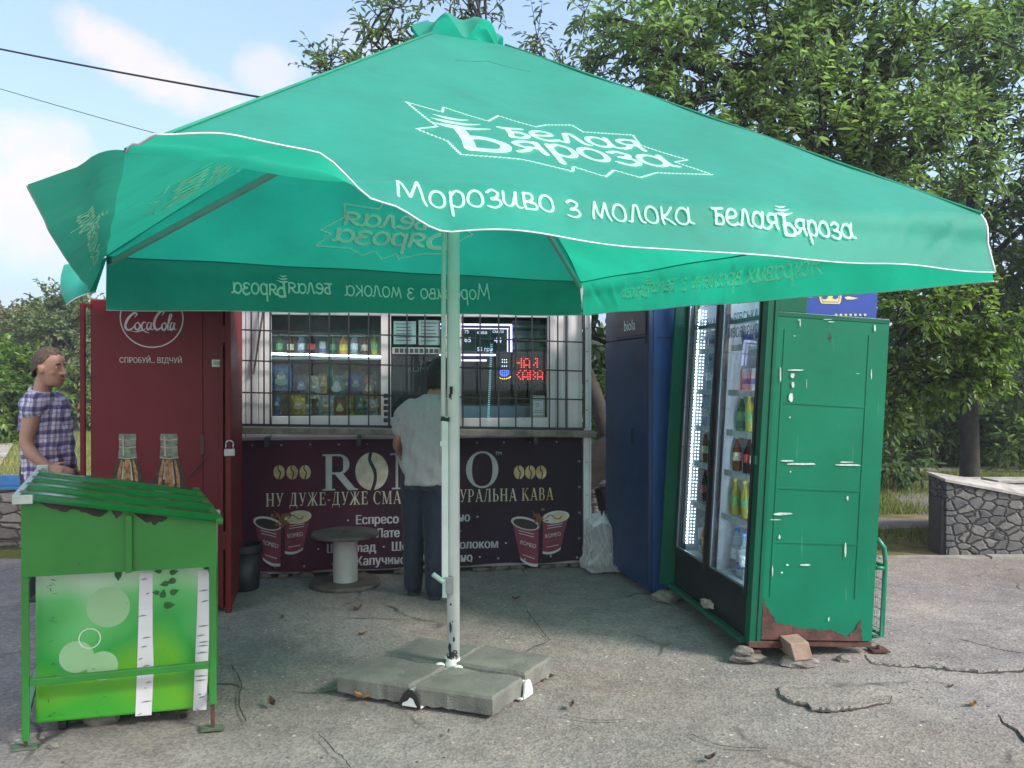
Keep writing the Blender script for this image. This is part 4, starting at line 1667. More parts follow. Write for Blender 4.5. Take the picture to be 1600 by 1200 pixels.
m_red = red_mat('red_cabinet_paint', (.150, .011, .020))
m_red2 = red_mat('red_frame_paint', (.15, .011, .018))
red = thing('drinks_cabinet', 'tall dark red metal cabinet printed with bottle necks and a white script logo', 'cabinet', tuple(RC.o))
WR = .904
xs = RC.px(318, 700)[0]
HR_ = 2.15
mb = MB(RC)
mb.box((.0, .022, .03), (WR, .72, HR_))
mb.build('body', m_red2, red, bevel=.006)
mb = MB(RC)
mb.box((.012, -.004, .06), (xs - .004, .0215, HR_ - .01))
mb.build('front_panel', m_red, red, bevel=.003)
mb = MB(RC)
mb.box((xs, -.016, .04), (WR - .072, .0215, HR_ - .01))
mb.box((WR - .074, -.028, .03), (WR - .052, -.006, HR_ - .04))
dr = mb.build('door_strip', red_mat('red_door_paint', (.135, .012, .020)), red, bevel=.003)
mb = MB(RC)
mb.box((WR - .036, -.05, .0), (WR, .018, HR_ - .02))
mb.build('corner_angle', m_red2, red, bevel=.004)
mb = MB(RC)
for z in (.44, 1.86):
    mb.lathe((WR - .044, -.034, z), [(.014, 0), (.014, .12)], 12)
    mb.box((WR - .075, -.03, z + .03), (WR - .04, -.018, z + .09))
build_each(mb, 'hinge', m_red2, dr, per=2)
mb = MB(RC)
zz = RC.px(325, 695)[1]
mb.box((xs - .018, -.026, zz - .06), (xs + .006, -.0165, zz + .07))
mb.bar((xs - .10, -.018, zz - .22), (xs + .035, -.02, zz - .06), .012, .006)
mb.build('latch', M('latch_dark', (.07, .02, .022), .5), dr)
mb = MB(RC)
a, b = RC.px(331, 573, -.02), RC.px(348, 562, -.02)
mb.box((a[0], -.0185, a[1]), (b[0], -.0165, b[1]))
st_ = mb.build('sticker', M('sticker_white', (.5, .52, .48), .6), dr)
its = [poly2([(a[0] + .012 + .009 * k, a[1] + .012), (a[0] + .017 + .009 * k, a[1] + .012), (a[0] + .017 + .009 * k, b[1] - .012), (a[0] + .012 + .009 * k, b[1] - .012)]) for k in range(6)]
decal('sticker_print', M('sticker_ink', (.05, .10, .09), .6), its, lambda a, b, c: RC((a, -.0185 - c, b)), st_, .001)
# separate post of the cage at its left
mb = MB(RC)
pa = RC.px(126, 600)[0]
mb.box((pa, -.02, .0), (pa + .03, .012, 2.12))
mb.box((pa + .0305, -.016, 2.09), (.0115, .008, 2.115))
mb.box((pa + .0305, -.016, .10), (.0115, .008, .125))
mb.build('side_post', m_red2, red, bevel=.003)
m_wr = M('print_white_red', (.50, .42, .44), .5)


def rc2(px, py):
    return RC.px(px, py, -.006)


c_ = rc2(237.5, 497)
rr_ = (rc2(287, 500)[0] - rc2(187, 500)[0]) / 2
its = [ring2(c_[0], c_[1], rr_, rr_, .008, 48)]
kx_ = (rc2(276, 500)[0] - rc2(196, 500)[0]) / 8.4


def scr(pts, w):
    return ribbon2([(rc2(195, 0)[0] + p[0] * kx_, rc2(0, 514)[1] + p[1] * kx_ + .12 * kx_ * p[0] * 0) for p in S(*pts)], [v * kx_ for v in w] if isinstance(w, list) else w * kx_)


def wl(n, a, b):
    return [a + (b - a) * math.sin(math.pi * k / (n - 1)) for k in range(n)]


def scr_v(pts, a=.1, b=.42):
    q = S(*pts)
    return ribbon2([(rc2(195, 500)[0] + p[0] * kx_, rc2(195, 515)[1] + p[1] * kx_) for p in q], [v * kx_ for v in wl(len(q), a, b)])


its += [scr_v([(1.6, 2.2), (2.0, 2.7), (1.5, 2.9), (.6, 2.0), (.1, .7), (.5, -.05), (1.2, .2), (1.7, .9)]),
        scr_v([(2.1, 1.3), (1.7, .9), (1.75, .2), (2.2, .0), (2.5, .7), (2.2, 1.3), (2.0, 1.1)], .1, .3),
        scr_v([(3.5, 1.2), (3.1, 1.35), (2.75, .7), (2.9, .0), (3.4, .2)], .1, .3),
        scr_v([(4.3, 1.2), (3.9, 1.3), (3.6, .6), (3.8, .0), (4.2, .5), (4.4, 1.3), (4.25, .2), (4.6, .1), (4.8, .5)], .1, .3),
        scr_v([(1.0, -.2), (2.0, -.35), (2.9, -.1), (3.6, -.45), (4.0, -.5)], .05, .2),
        scr_v([(6.1, 2.6), (6.4, 3.2), (5.9, 3.3), (5.1, 2.2), (4.8, .9), (5.2, .05), (5.8, .3), (6.2, .8)]),
        scr_v([(6.5, 1.3), (6.1, .9), (6.15, .2), (6.5, .0), (6.85, .7), (6.55, 1.3), (6.4, 1.1)], .1, .3),
        scr_v([(6.9, .6), (7.5, 1.9), (7.7, 2.7), (7.4, 2.6), (7.1, 1.0), (7.1, .1), (7.4, .1)], .1, .26),
        scr_v([(8.1, 1.25), (7.7, 1.3), (7.45, .6), (7.6, .0), (8.0, .5), (8.2, 1.3), (8.1, .2), (8.5, .2)], .1, .3)]
z_t = rc2(235, 567)
its += font_text('СПРОБУЙ... ВІДЧУЙ', rc2(187, 567)[0], z_t[1], .036, rc2(284, 567)[0] - rc2(187, 567)[0], .012)[0]
decal('logo_print', m_wr, its, lambda a, b, c: RC((a, -.004 - c, b)), red, .003, .00008)
# bottle necks printed on the panel
m_bg = M('print_bottle_glass', (.17, .19, .15), .4, .3, 30)
m_bd = M('print_bottle_dark', (.045, .02, .016), .4, .3, 30)
m_ba = M('print_bottle_amber', (.36, .17, .07), .4, .4, 34)
m_bl = M('print_bottle_shine', (.40, .38, .30), .4, .2)
for cx_ in (199, 264):
    def q(u, y):
        return rc2(cx_ + u, y)
    w0 = [(13, 678), (14, 684), (13, 692), (13, 700), (15, 716)]
    up = poly2([q(-a, y) for a, y in w0] + [q(a, y) for a, y in reversed(w0)])
    dk = poly2([q(-a, y) for a, y in ((15, 716), (20, 733), (27, 752), (36, 780), (40, 830))] + [q(a, y) for a, y in reversed(((15, 716), (20, 733), (27, 752), (36, 780), (40, 830)))])
    decal('bottle_print', m_bg, [up], lambda a, b, c: RC((a, -.004 - c, b)), red, .003)
    decal('bottle_print', m_bd, [dk], lambda a, b, c: RC((a, -.004 - c, b)), red, .003)
    st = []
    for u0, u1, y1 in ((-9, -17, 790), (-3, -5, 775), (3, 7, 790), (9, 18, 800), (0, 1, 760)):
        st.append(ribbon2([q(u0, 719), q((u0 + u1) / 2, 740), q(u1, y1)], [.012, .022, .018]))
    decal('bottle_print', m_ba, st, lambda a, b, c: RC((a, -.004 - c, b)), red, .0045, .0002)
    st = [ribbon2([q(-13, y), q(0, y + 2), q(13, y)], .006) for y in (686, 698, 715)] + [ribbon2([q(-6, 722), q(-8, 748)], [.006, .012]), ribbon2([q(5, 722), q(8, 755)], [.006, .012]), ribbon2([q(-7, 682), q(-6, 712)], .010)]
    decal('bottle_print', m_bl, st, lambda a, b, c: RC((a, -.004 - c, b)), red, .0062, .0002)
# padlock
lk = thing('padlock', 'grey steel padlock hanging on the right edge of the red cabinet', 'padlock', tuple(RC((WR - .03, -.065, RC.px(358, 713)[1]))))
a = RC.px(350, 713, -.07)
b = RC.px(367, 701, -.07)
mb = MB(RC)
mb.box((a[0], -.082, a[1]), (b[0], -.055, b[1]))
mb.build('body', m_steel, lk, bevel=.005)
mb = MB(RC)
xm = (a[0] + b[0]) / 2
mb.tube([(xm + .024 * math.cos(t), -.068, b[1] + .032 + .024 * math.sin(t)) for t in [k * math.pi / 8 for k in range(9)]], .005, 8)
mb.tube([(xm + .024, -.068, b[1]), (xm + .024, -.068, b[1] + .032)], .005, 8)
mb.tube([(xm - .024, -.068, b[1]), (xm - .024, -.068, b[1] + .032)], .005, 8)
mb.build('shackle', m_steel, lk, smooth=True)

# ------------------------------------------------------------------ cable drum table
m_ply = M('drum_board', (.105, .09, .08), .8, .25, 6, bmp=.4, bscale=25)
m_core = M('drum_core_card', (.46, .46, .44), .7, .1, 4, wear=(.28, .27, .25), wear_amt=.35, wear_scale=4)
dx, dy = -1.306, 6.34
dr_ = thing('cable_drum_table', 'empty cable drum standing as a low table, pale core between two grey discs', 'table', (dx, dy, 0))
mb = MB()
mb.lathe((dx, dy, 0), [(.02, .004), (.27, .004), (.275, .012), (.275, .026), (.27, .034), (.02, .034)], 56)
mb.build('lower_disc', m_ply, dr_)
mb = MB()
mb.lathe((dx, dy, 0), [(.095, .0345), (.094, .385)], 40)
mb.build('core', m_core, dr_, smooth=False)
mb = MB()
mb.lathe((dx, dy, 0), [(.03, .3855), (.254, .3855), (.262, .392), (.262, .406), (.257, .414), (.03, .4145), (.03, .405)], 56)
mb.build('upper_disc', m_ply, dr_)

# ------------------------------------------------------------------ black bin
bx_, by_ = -2.07, 6.22
bn = thing('bin', 'round black plastic bin between the red cabinet and the coffee banner', 'bin', (bx_, by_, 0))
m_bin = M('bin_plastic', (.014, .018, .021), .5, .2)
mb = MB()
mb.lathe((bx_, by_, 0), [(.115, .003), (.12, .01), (.142, .30), (.140, .30), (.118, .015)], 36)
mb.build('tub', m_bin, bn, smooth=True)
mb = MB()
mb.lathe((bx_, by_, 0), [(.142, .295), (.156, .295), (.156, .345), (.150, .350), (.143, .350), (.143, .30)], 36)
mb.build('rim', m_bin, bn)

# ------------------------------------------------------------------ blue cabinet
BC = Frame((1.024, 6.02, .03), (-.226, .88, 0), uy=(.968, .249, 0))
m_blue_shaded = M('blue_paint_shaded', (.010, .034, .105), .45, .12, 3, wear=(.01, .018, .04), wear_amt=.3, wear_scale=5)
m_blue_lit = M('blue_paint_lit', (.012, .060, .20), .45, .12, 2, wear=(.02, .06, .16), wear_amt=.3, wear_scale=4)  # shaded front and lit side put into the paint as two blues
blu = thing('blue_cabinet', 'tall dark blue steel cabinet between the kiosk and the green drinks cage', 'cabinet', tuple(BC.o))
zs = EYE - .03 + (595 - 527) * 5.95 / F_PX
mb = MB(BC)
mb.box((.0, .03, .0), (.91, .72, 2.2))
mb.build('body', m_blue_lit, blu, bevel=.004)
mb = MB(BC)
mb.box((.03, -.004, .05), (.90, .028, zs))
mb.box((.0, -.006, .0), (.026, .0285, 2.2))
dd = mb.build('door', m_blue_shaded, blu, bevel=.004)
mb = MB(BC)
mb.box((.03, -.002, zs + .012), (.90, .028, 2.19))
mb.build('header_panel', M('header_dark_blue', (.012, .028, .075), .4), blu, bevel=.004)
mb = MB(BC)
mb.box((.05, -.012, zs + .03), (.62, -.003, 2.16))
sgn = mb.build('name_sign', M('sign_navy', (.010, .012, .03), .35), blu, bevel=.004)
its, w = font_text('biola', 0, 0, .085, None, .01)


def bio(a, b, c):
    # word runs from far to near, as read from in front
    return BC((.46 - a, -.012 - c, zs + .075 + b))


decal('lettering', M('print_grey', (.70, .74, .8), .5), its, bio, sgn, .003)
mb = MB(BC)
mb.box((-.004, .06, zs + .002), (-.001, .72, zs + .008))
mb.box((.0, -.016, zs - .02), (.05, -.007, zs + .03))
mb.blob((.03, -.02, zs - .03), (.01, .006, .014), 8)
mb.box((.30, -.010, 1.08), (.33, -.0045, 1.2))
mb.build('seam_and_hasp', m_black, blu)
mb = MB(BC)
for x in (.03, .80):
    for y in (.05, .6):
        mb.box((x, y, -.029), (x + .08, y + .08, -.001))
build_each(mb, 'foot', m_black, blu)

# ------------------------------------------------------------------ green cage with the drinks fridge
G = Frame((1.36, 4.62, .12), (-.133, .991, 0), uy=(.991, .133, -.058), uz=(.057, .008, .998))
GL, GD, GH = 1.37, .70, 1.885


def worn_green(name, col, rust_amt=.30, sc=5.0):
    m, nt, B, N, L = new_mat(name)
    tcn = N.new('ShaderNodeTexCoord')
    co = tcn.outputs['Object']
    r = ramp(N, [(.3, tuple(x * .8 for x in col)), (.7, tuple(x * 1.08 for x in col))])
    L.new(noise(N, L, co, 2, 6), r.inputs[0])
    n1 = noise(N, L, co, sc, 11, .72)
    g = ramp(N, [(1 - rust_amt - .015, (0, 0, 0)), (1 - rust_amt + .015, (1, 1, 1))])
    L.new(n1, g.inputs[0])
    rc = ramp(N, [(.35, (.035, .016, .016)), (.65, (.10, .045, .035))])
    L.new(noise(N, L, co, 14, 6), rc.inputs[0])
    c = mixc(N, L, g.outputs[0], r.outputs[0], rc.outputs[0])
    # fine vertical scratches
    mpn = N.new('ShaderNodeMapping')
    mpn.inputs['Scale'].default_value = (38, 38, 2.2)
    L.new(co, mpn.inputs[0])
    sn = N.new('ShaderNodeTexNoise')
    sn.inputs['Scale'].default_value = 1.0
    sn.inputs['Detail'].default_value = 6
    L.new(mpn.outputs[0], sn.inputs['Vector'])
    g2 = ramp(N, [(.70, (0, 0, 0)), (.76, (.35, .35, .35))])
    L.new(sn.outputs['Fac'], g2.inputs[0])
    c = mixc(N, L, g2.outputs[0], c, (.16, .34, .26))
    L.new(c, B.inputs['Base Color'])
    rg = N.new('ShaderNodeMapRange')
    rg.inputs['To Min'].default_value = .34
    rg.inputs['To Max'].default_value = .85
    L.new(g.outputs[0], rg.inputs[0])
    L.new(rg.outputs[0], B.inputs['Roughness'])
    B.inputs['Specular IOR Level'].default_value = .3
    bump(N, L, B, n1, .25, .01)
    return m


m_gp = worn_green('green_panel_paint', (.001, .150, .082), .318)
m_gf = worn_green('green_frame_paint', (.004, .10, .058), .32, 7)
m_rust = M('rust_primer', (.085, .036, .030), .85, .3, 11, bmp=.4, bscale=50)
cage = thing('fridge_cage', 'worn green steel cage with a big rust edged side panel around the drinks fridge', 'cage', tuple(G.o))
mb = MB(G)
mb.box((-.004, .06, .004), (.0, GD + .045, GH - .03))
for z in (1.36, .87, .56):     # pressed seams
    mb.box((-.008, .10, z), (-.0041, GD - .06, z + .008))
for y in (.10, GD - .08):
    mb.box((-.0075, y, .25), (-.0041, y + .014, GH - .10))
mb.build('side_panel', m_gp, cage)
rust = [(300, 690), (335, 685), (330, 715), (350, 740), (370, 770), (390, 800), (400, 830), (470, 835), (510, 852), (600, 858), (650, 868), (700, 862), (745, 884), (790, 905), (830, 870), (868, 806), (872, 924), (560, 927), (275, 925), (288, 760)]
rnd = random.Random(3)
fine = []
for (a, b) in zip(rust, rust[1:] + rust[:1]):
    for k in range(6):
        fine.append((a[0] + (b[0] - a[0]) * k / 6 + rnd.uniform(-5, 5), a[1] + (b[1] - a[1]) * k / 6 + rnd.uniform(-5, 5)))


def gpx(zx, zy, x=-.009):
    return plane_x(G, 1100 + zx / 3.53, 740 + zy / 3.53, x)


rp = [(min(GD - .002, max(.062, gpx(*p)[0])), max(.006, gpx(*p)[1])) for p in fine]
sp_ = [c for c in cage.children if c.name.startswith('side_panel')][0]
decal('rust_patch', m_rust, [poly2(rp)], lambda a, b, c: G((-.008 - c, a, b)), sp_, .002)
up_e = [(1176 + rnd.uniform(-1, 1), y) for y in range(735, 940, 9)] + [(1181 + rnd.uniform(-3, 4.5) + 3 * math.sin(y * .05), y) for y in range(935, 735, -7)]
decal('rust_patch', m_rust, [poly2([(max(.062, plane_x(G, a, b, -.009)[0]), plane_x(G, a, b, -.009)[1]) for a, b in up_e])], lambda a, b, c: G((-.008 - c, a, b)), sp_, .002)
# paint knocks to white primer; (x, y, w, h) in photo-crop units
m_scuff = M('scuff_white', (.50, .56, .53), .8, .2, 30)
sc_ = [(440, 258, 6, 58), (432, 240, 14, 8), (410, 553, 118, 9), (392, 588, 24, 34), (396, 645, 20, 40), (382, 725, 30, 52), (317, 580, 9, 108), (360, 1120, 90, 10), (455, 1140, 190, 13),
       (730, 1128, 90, 7), (735, 1146, 180, 11), (885, 580, 6, 70), (906, 290, 12, 44), (633, 252, 40, 6), (610, 236, 60, 4), (405, 340, 8, 10),
       (376, 848, 12, 12), (380, 1188, 10, 12), (480, 640, 3, 60), (800, 575, 24, 4)]
its = []
rnd = random.Random(9)
for (cx_, cy_, w, h) in sc_:
    n = 12
    pl = []
    for k in range(n):
        t = 2 * math.pi * k / n
        e = .75 + rnd.random() * .35
        pl.append((1140 + (cx_ + math.copysign(abs(math.cos(t)) ** .6, math.cos(t)) * w / 2 * e) / 4, 440 + (cy_ + math.copysign(abs(math.sin(t)) ** .6, math.sin(t)) * h / 2 * e) / 4))
    its.append(poly2([plane_x(G, a, b, -.009) for a, b in pl]))
for (cx_, cy_, w, h) in ((430, 222, 120, 18), (394, 254, 62, 6), (780, 420, 12, 90), (460, 504, 18, 12), (560, 504, 60, 12), (792, 135, 12, 28), (688, 805, 12, 26), (378, 535, 8, 70), (429, 546, 14, 10), (416, 350, 10, 30)):
    pl = []
    for k in range(10):
        t = 2 * math.pi * k / 10
        e = .7 + rnd.random() * .4
        pl.append((1100 + (cx_ + math.cos(t) * w / 2 * e) / 3.53, 740 + (cy_ + math.sin(t) * h / 2 * e) / 3.53))
    its.append(poly2([plane_x(G, a, b, -.009) for a, b in pl]))
decal('paint_scuff', m_scuff, its, lambda a, b, c: G((-.009 - c, a, b)), sp_, .002, .00005)
# posts
mb = MB(G)
for (y0, y1, x0, x1) in ((-.010, .016, -.012, .055), (.0165, .034, -.006, .05), (.0345, .058, -.012, .05)):
    mb.box((x0, y0, -.03), (x1, y1, GH + .26))
mb.build('front_post', m_gf, cage, bevel=.003)
mb = MB(G)
mb.box((GL - .036, -.095, -.02), (GL, .05, GH + .26))
mb.box((GL - .042, -.09, GH - .02), (GL - .0361, -.01, GH + .02))
mb.bar((GL - .040, -.085, GH - .40), (GL - .040, -.015, GH - .47), .008, .03)
mb.box((GL - .042, -.09, .62), (GL - .0361, -.01, .65))
mb.build('front_post', m_gf, cage, bevel=.003)
for x in (0.0, GL - .05):
    mb = MB(G)
    mb.box((x + .004, GD + .001, .0), (x + .05, GD + .044, GH - .032))
    mb.build('rear_post', m_gf, cage, bevel=.003)
mb = MB(G)
mb.box((.056, -.006, GH + .225), (GL - .061, .04, GH + .26))
mb.box((.001, .062, GH + .001), (.012, .234, GH + .25))
mb.box((.06, .06, GH - .028), (GL - .061, .10, GH + .0))
mb.box((-.006, .0585, GH - .029), (.03, GD + .046, GH + .0))
mb.build('top_rail', m_gf, cage, bevel=.003)
mb = MB(G)
mb.box((-.01, -.012, GH + .036), (.03, .02, GH + .085))
mb.box((.0, -.030, 1.0), (.03, -.0105, 1.05))
mb.build('hasp', m_gf, cage, bevel=.002)
mb = MB(G)
mb.box((-.018, -.014, -.04), (.0, .20, -.004))
mb.box((.001, .02, -.034), (.05, GD + .05, -.004))
mb.box((GL - .055, .02, -.034), (GL - .005, GD + .05, -.004))
mb.build('bottom_rail', m_rust, cage, bevel=.003)
mb = MB(G)
mb.box((.056, -.04, -.035), (GL - .04, .0, -.004))
mb.build('bottom_rail', m_gf, cage, bevel=.003)
mb = MB(G)
mb.box((.06, .02, -.02), (GL - .062, GD, -.006))
mb.build('floor_sheet', M('cage_floor', (.06, .05, .05), .9), cage)
mb = MB(G)
mb.box((GL - .012, .06, .0), (GL - .002, GD, GH - .03))
mb.build('far_panel', m_gf, cage)
# rear guard: bent tube frame with a wire mesh
mb = MB(G)
rz = [(.002, GD + .055, .60), (.002, GD + .10, .55), (.002, GD + .115, .46), (.002, GD + .115, .03), (.002, GD + .055, .028)]
for x in (.012, GL - .02):
    mb.tube([(x, p[1], p[2]) for p in rz], .014, 8)
    mb.tube([(x, GD + .055, .43), (x, GD + .11, .43)], .012, 8)
mb.tube([(.012, GD + .115, .44), (GL - .02, GD + .115, .44)], .012, 8)
mb.tube([(.012, GD + .115, .04), (GL - .02, GD + .115, .04)], .012, 8)
mb.build('rear_guard', M('guard_green', (.006, .19, .105), .4, .1, 5, wear=(.05, .03, .03), wear_amt=.28), cage, smooth=True)
mb = MB(G)
for k in range(7):
    z = .07 + k * .058
    mb.tube([(.014, GD + .056, z), (.014, GD + .105, z)], .0022, 5)
    mb.tube([(.014, GD + .106, z), (GL - .02, GD + .106, z)], .0022, 5)
for k in range(24):
    x = .02 + k * .058
    mb.tube([(x, GD + .106, .05), (x, GD + .106, .43)], .0022, 5)
mb.tube([(.014, GD + .08, .05), (.014, GD + .08, .43)], .0022, 5)
mb.build('guard_mesh', m_steel, cage)
# feet
for (x, y, zg) in ((.0, .0, .055), (.02, GD + .105, 0.012), (GL - .03, .0, .06), (GL - .03, GD + .10, .012)):
    top_ = G((x + .02, y + .01, -.03))
    mb = MB()
    mb.tube([top_, (top_.x, top_.y, zg + .006)], .011, 8)
    mb.hexa([(top_.x - .05, top_.y - .05, zg), (top_.x + .05, top_.y - .05, zg), (top_.x + .05, top_.y + .05, zg), (top_.x - .05, top_.y + .05, zg),
             (top_.x - .05, top_.y - .05, zg + .008), (top_.x + .05, top_.y - .05, zg + .008), (top_.x + .05, top_.y + .05, zg + .008), (top_.x - .05, top_.y + .05, zg + .008)])
    mb.build('foot', m_rust, cage)

# ---- the fridge itself
fr = thing('drinks_fridge', 'lit two door drinks fridge inside the green cage', 'fridge', tuple(G((.1, .1, 0))))
m_frb = M('fridge_black', (.012, .014, .02), .35, .15)
m_frw = M('fridge_liner_grey', (.40, .45, .50), .4, .06)
FX0, FX1, FY0, FY1, FZ1 = .07, 1.330, .008, .66, 2.12
mb = MB(G)
mb.box((FX0, FY1 - .03, .0), (FX1, FY1, FZ1))
mb.box((FX0, FY0 + .03, .0), (FX0 + .03, FY1 - .031, FZ1))
mb.box((FX1 - .03, FY0 + .03, .0), (FX1, FY1 - .031, FZ1))
mb.box((FX0 + .031, FY0 + .03, FZ1 - .04), (FX1 - .031, FY1 - .031, FZ1))
mb.box((FX0, FY0 + .01, .0), (FX1, FY1 - .031, .235))
mb.box((FX0, FY0, .0), (FX1, FY0 + .0095, .23))
mb.build('shell', m_frb, fr)
mb = MB(G)
XM = .70
mb.box((FX0 + .032, FY1 - .05, .24), (FX1 - .032, FY1 - .032, FZ1 - .05))
mb.box((FX0 + .031, FY0 + .04, .2355), (FX1 - .031, FY1 - .051, .25))
mb.box((FX0 + .0305, FY0 + .06, .251), (FX0 + .045, FY1 - .051, FZ1 - .05))
mb.box((FX1 - .045, FY0 + .06, .251), (FX1 - .0305, FY1 - .051, FZ1 - .05))
mb.box((XM - .02, FY0 + .05, .251), (XM + .02, FY1 - .051, FZ1 - .05))
mb.build('liner', m_frw, fr)
DOORS = ((FX0 + .005, .676), (.735, FX1 - .010))
m_fglass = glass('fridge_glass', (.95, .98, 1.0), .0, .01, .02, .22)
m_chr = M('door_trim_grey', (.30, .34, .38), .3, .1, 6, .5)
for di, (xa, xb) in enumerate(DOORS):
    mb = MB(G)
    bw = .024
    mb.box((xa, FY0 - .02, .232), (xa + bw, FY0 + .022, FZ1 - .01))
    mb.box((xb - bw, FY0 - .02, .232), (xb, FY0 + .022, FZ1 - .01))
    mb.box((xa + bw + .0005, FY0 - .02, .232), (xb - bw - .0005, FY0 + .022, .268))
    mb.box((xa + bw + .0005, FY0 - .02, FZ1 - .06), (xb - bw - .0005, FY0 + .022, FZ1 - .01))
    dr = mb.build('door', m_frb, fr, bevel=.003)
    mb = MB(G)
    mb.box((xa + bw + .001, FY0 - .004, .2685), (xb - bw - .001, FY0 + .004, FZ1 - .061))
    mb.build('door_glass', m_fglass, dr)
    mb = MB(G)
    for x in (xa + bw + .001, xb - bw - .011):
        mb.box((x, FY0 - .012, .269), (x + .010, FY0 - .005, FZ1 - .062))
    mb.box((xa + bw + .012, FY0 - .012, .269), (xb - bw - .012, FY0 - .005, .279))
    mb.build('door_trim', m_chr, dr)
    its = []
    W_ = xb - xa - 2 * bw
    for t, z in (('ЛЬВІВСЬКА', 1.845), ('ПИВОВАРНЯ', 1.755)):
        its += font_text(t, 0, z, .062, W_ * .86, .012)[0]
    decal('lettering', M('glass_lettering', (.06, .12, .2), .5), its, lambda a, b, c, xb=xb, bw=bw, W_=W_: G((xb - bw - W_ * .07 - a, FY0 - .004 - c, b)), dr, .002)
mb = MB(G)
mb.box((.6765, FY0 - .012, .232), (.7345, FY0 + .0, FZ1 - .01))
mb.build('mullion', m_frb, fr)
# lights
m_led = emis('fridge_led', (.80, .93, 1.0), 4.0)
mb = MB(G)
for k in range(70):
    z = .30 + k * .0245
    mb.box((FX1 - .056, FY0 + .052, z), (FX1 - .048, FY0 + .062, z + .013))
    for q in (1, 2):
        mb.box((FX1 - .0485, FY0 + .062 + .022 * q, z + .003), (FX1 - .0465, FY0 + .068 + .022 * q, z + .010))
mb.build('glow_strip', m_led, fr)
mb = MB(G)
mb.box((FX0 + .046, FY0 + .050, .30), (FX0 + .052, FY0 + .085, 2.0))  # unseen strip added on the near wall to light the divider
mb.box((FX0 + .10, FY0 + .08, 2.045), (XM - .05, FY0 + .10, 2.06))
mb.box((XM + .06, FY0 + .08, 2.045), (FX1 - .1, FY0 + .10, 2.06))
mb.build('glow_strip', emis('fridge_fill_led', (.78, .90, 1.0), 10), fr)
SHZ = [.252, .62, .905, 1.165, 1.425, 1.715]
mb = MB(G)
for (xa, xb) in ((FX0 + .05, XM - .03), (XM + .024, FX1 - .062)):
    for z in SHZ[1:]:
        for k in range(7):
            y = FY0 + .09 + k * .07
            mb.bar((xa, y, z - .006), (xb, y, z - .006), .005, .005)
build_each(mb, 'wire_shelf', m_steel, fr, per=7)
mb = MB(G)
for (xa, xb) in ((FX0 + .05, XM - .03), (XM + .024, FX1 - .062)):
    for z in SHZ[1:]:
        mb.box((xa, FY0 + .062, z - .036), (xb, FY0 + .068, z + .004))
build_each(mb, 'price_rail', M('price_rail', (.52, .56, .60), .4, .2, 20), fr)
# blue picture panel on the near side above the green sheet
mb = MB(G)
mb.box((FX0 - .012, .235, 1.80), (FX0 - .002, .70, 2.26))
bp = mb.build('side_sign', M('sign_royal_blue', (.006, .045, .30), .45, .05), fr, bevel=.002)


def sgx(zx, zy):      # crop origin (1140, 440) scale 4
    return plane_x(G, 1140 + zx / 4, 440 + zy / 4, FX0 - .014)


yel = [poly2([sgx(x, y) for x, y in ((552, 60), (566, 128), (576, 138), (686, 140), (694, 126), (704, 60))]), poly2([sgx(x, y) for x, y in ((716, 98), (740, 92), (804, 104), (770, 112), (730, 112))]),
       poly2([sgx(x, y) for x, y in ((470, 90), (500, 76), (536, 88), (520, 98), (490, 100))]), poly2([sgx(x, y) for x, y in ((404, 178), (420, 162), (440, 164), (444, 180))])]
blu2 = [poly2([sgx(x + dx_, y) for x, y in ((577, 96), (590, 80), (604, 72), (614, 84), (612, 102), (596, 110), (582, 106))]) for dx_ in (0, 66)]
for k in range(7):
    yel.append(disc2(*sgx(665 + k * 30, 208), .009, .007, 10))
decal('crown_print', M('print_crown_yellow', (.62, .50, .22), .5), yel, lambda a, b, c: G((FX0 - .012 - c, a, b)), bp, .002)
decal('crown_print', M('print_crown_blue', (.006, .05, .32), .5), blu2 + [ribbon2([sgx(568, 66), sgx(580, 126), sgx(680, 128), sgx(692, 66)], .003)], lambda a, b, c: G((FX0 - .012 - c, a, b)), bp, .0035)

# ---- bottles
def bottle_mat(name, col, trans):
    m, nt, B, N, L = new_mat(name)
    B.inputs['Base Color'].default_value = (*col, 1)
    B.inputs['Roughness'].default_value = .12
    B.inputs['Transmission Weight'].default_value = trans
    B.inputs['IOR'].default_value = 1.2
    return m


BT = {'water': ((.62, .80, .90), .8, (.10, .25, .65), (.65, .72, .8)), 'green': ((.02, .16, .06), .35, (.5, .5, .5), (.10, .30, .12)), 'cola': ((.025, .012, .01), .2, (.45, .02, .02), (.42, .03, .03)),
      'amber': ((.18, .07, .015), .35, (.55, .5, .3), (.6, .55, .4)), 'juice': ((.50, .26, .02), .2, (.05, .25, .05), (.55, .45, .05)), 'lemon': ((.40, .40, .06), .4, (.60, .55, .05), (.10, .32, .10)), 'can': ((.40, .42, .45), 0, (.5, .5, .52), (.08, .10, .35))}
KIND_TX = {'water': 'clear water bottle', 'green': 'green glass bottle', 'cola': 'dark cola bottle', 'amber': 'brown beer bottle', 'juice': 'orange juice bottle', 'lemon': 'yellow lemonade bottle', 'can': 'silver drinks can'}
proto = {}


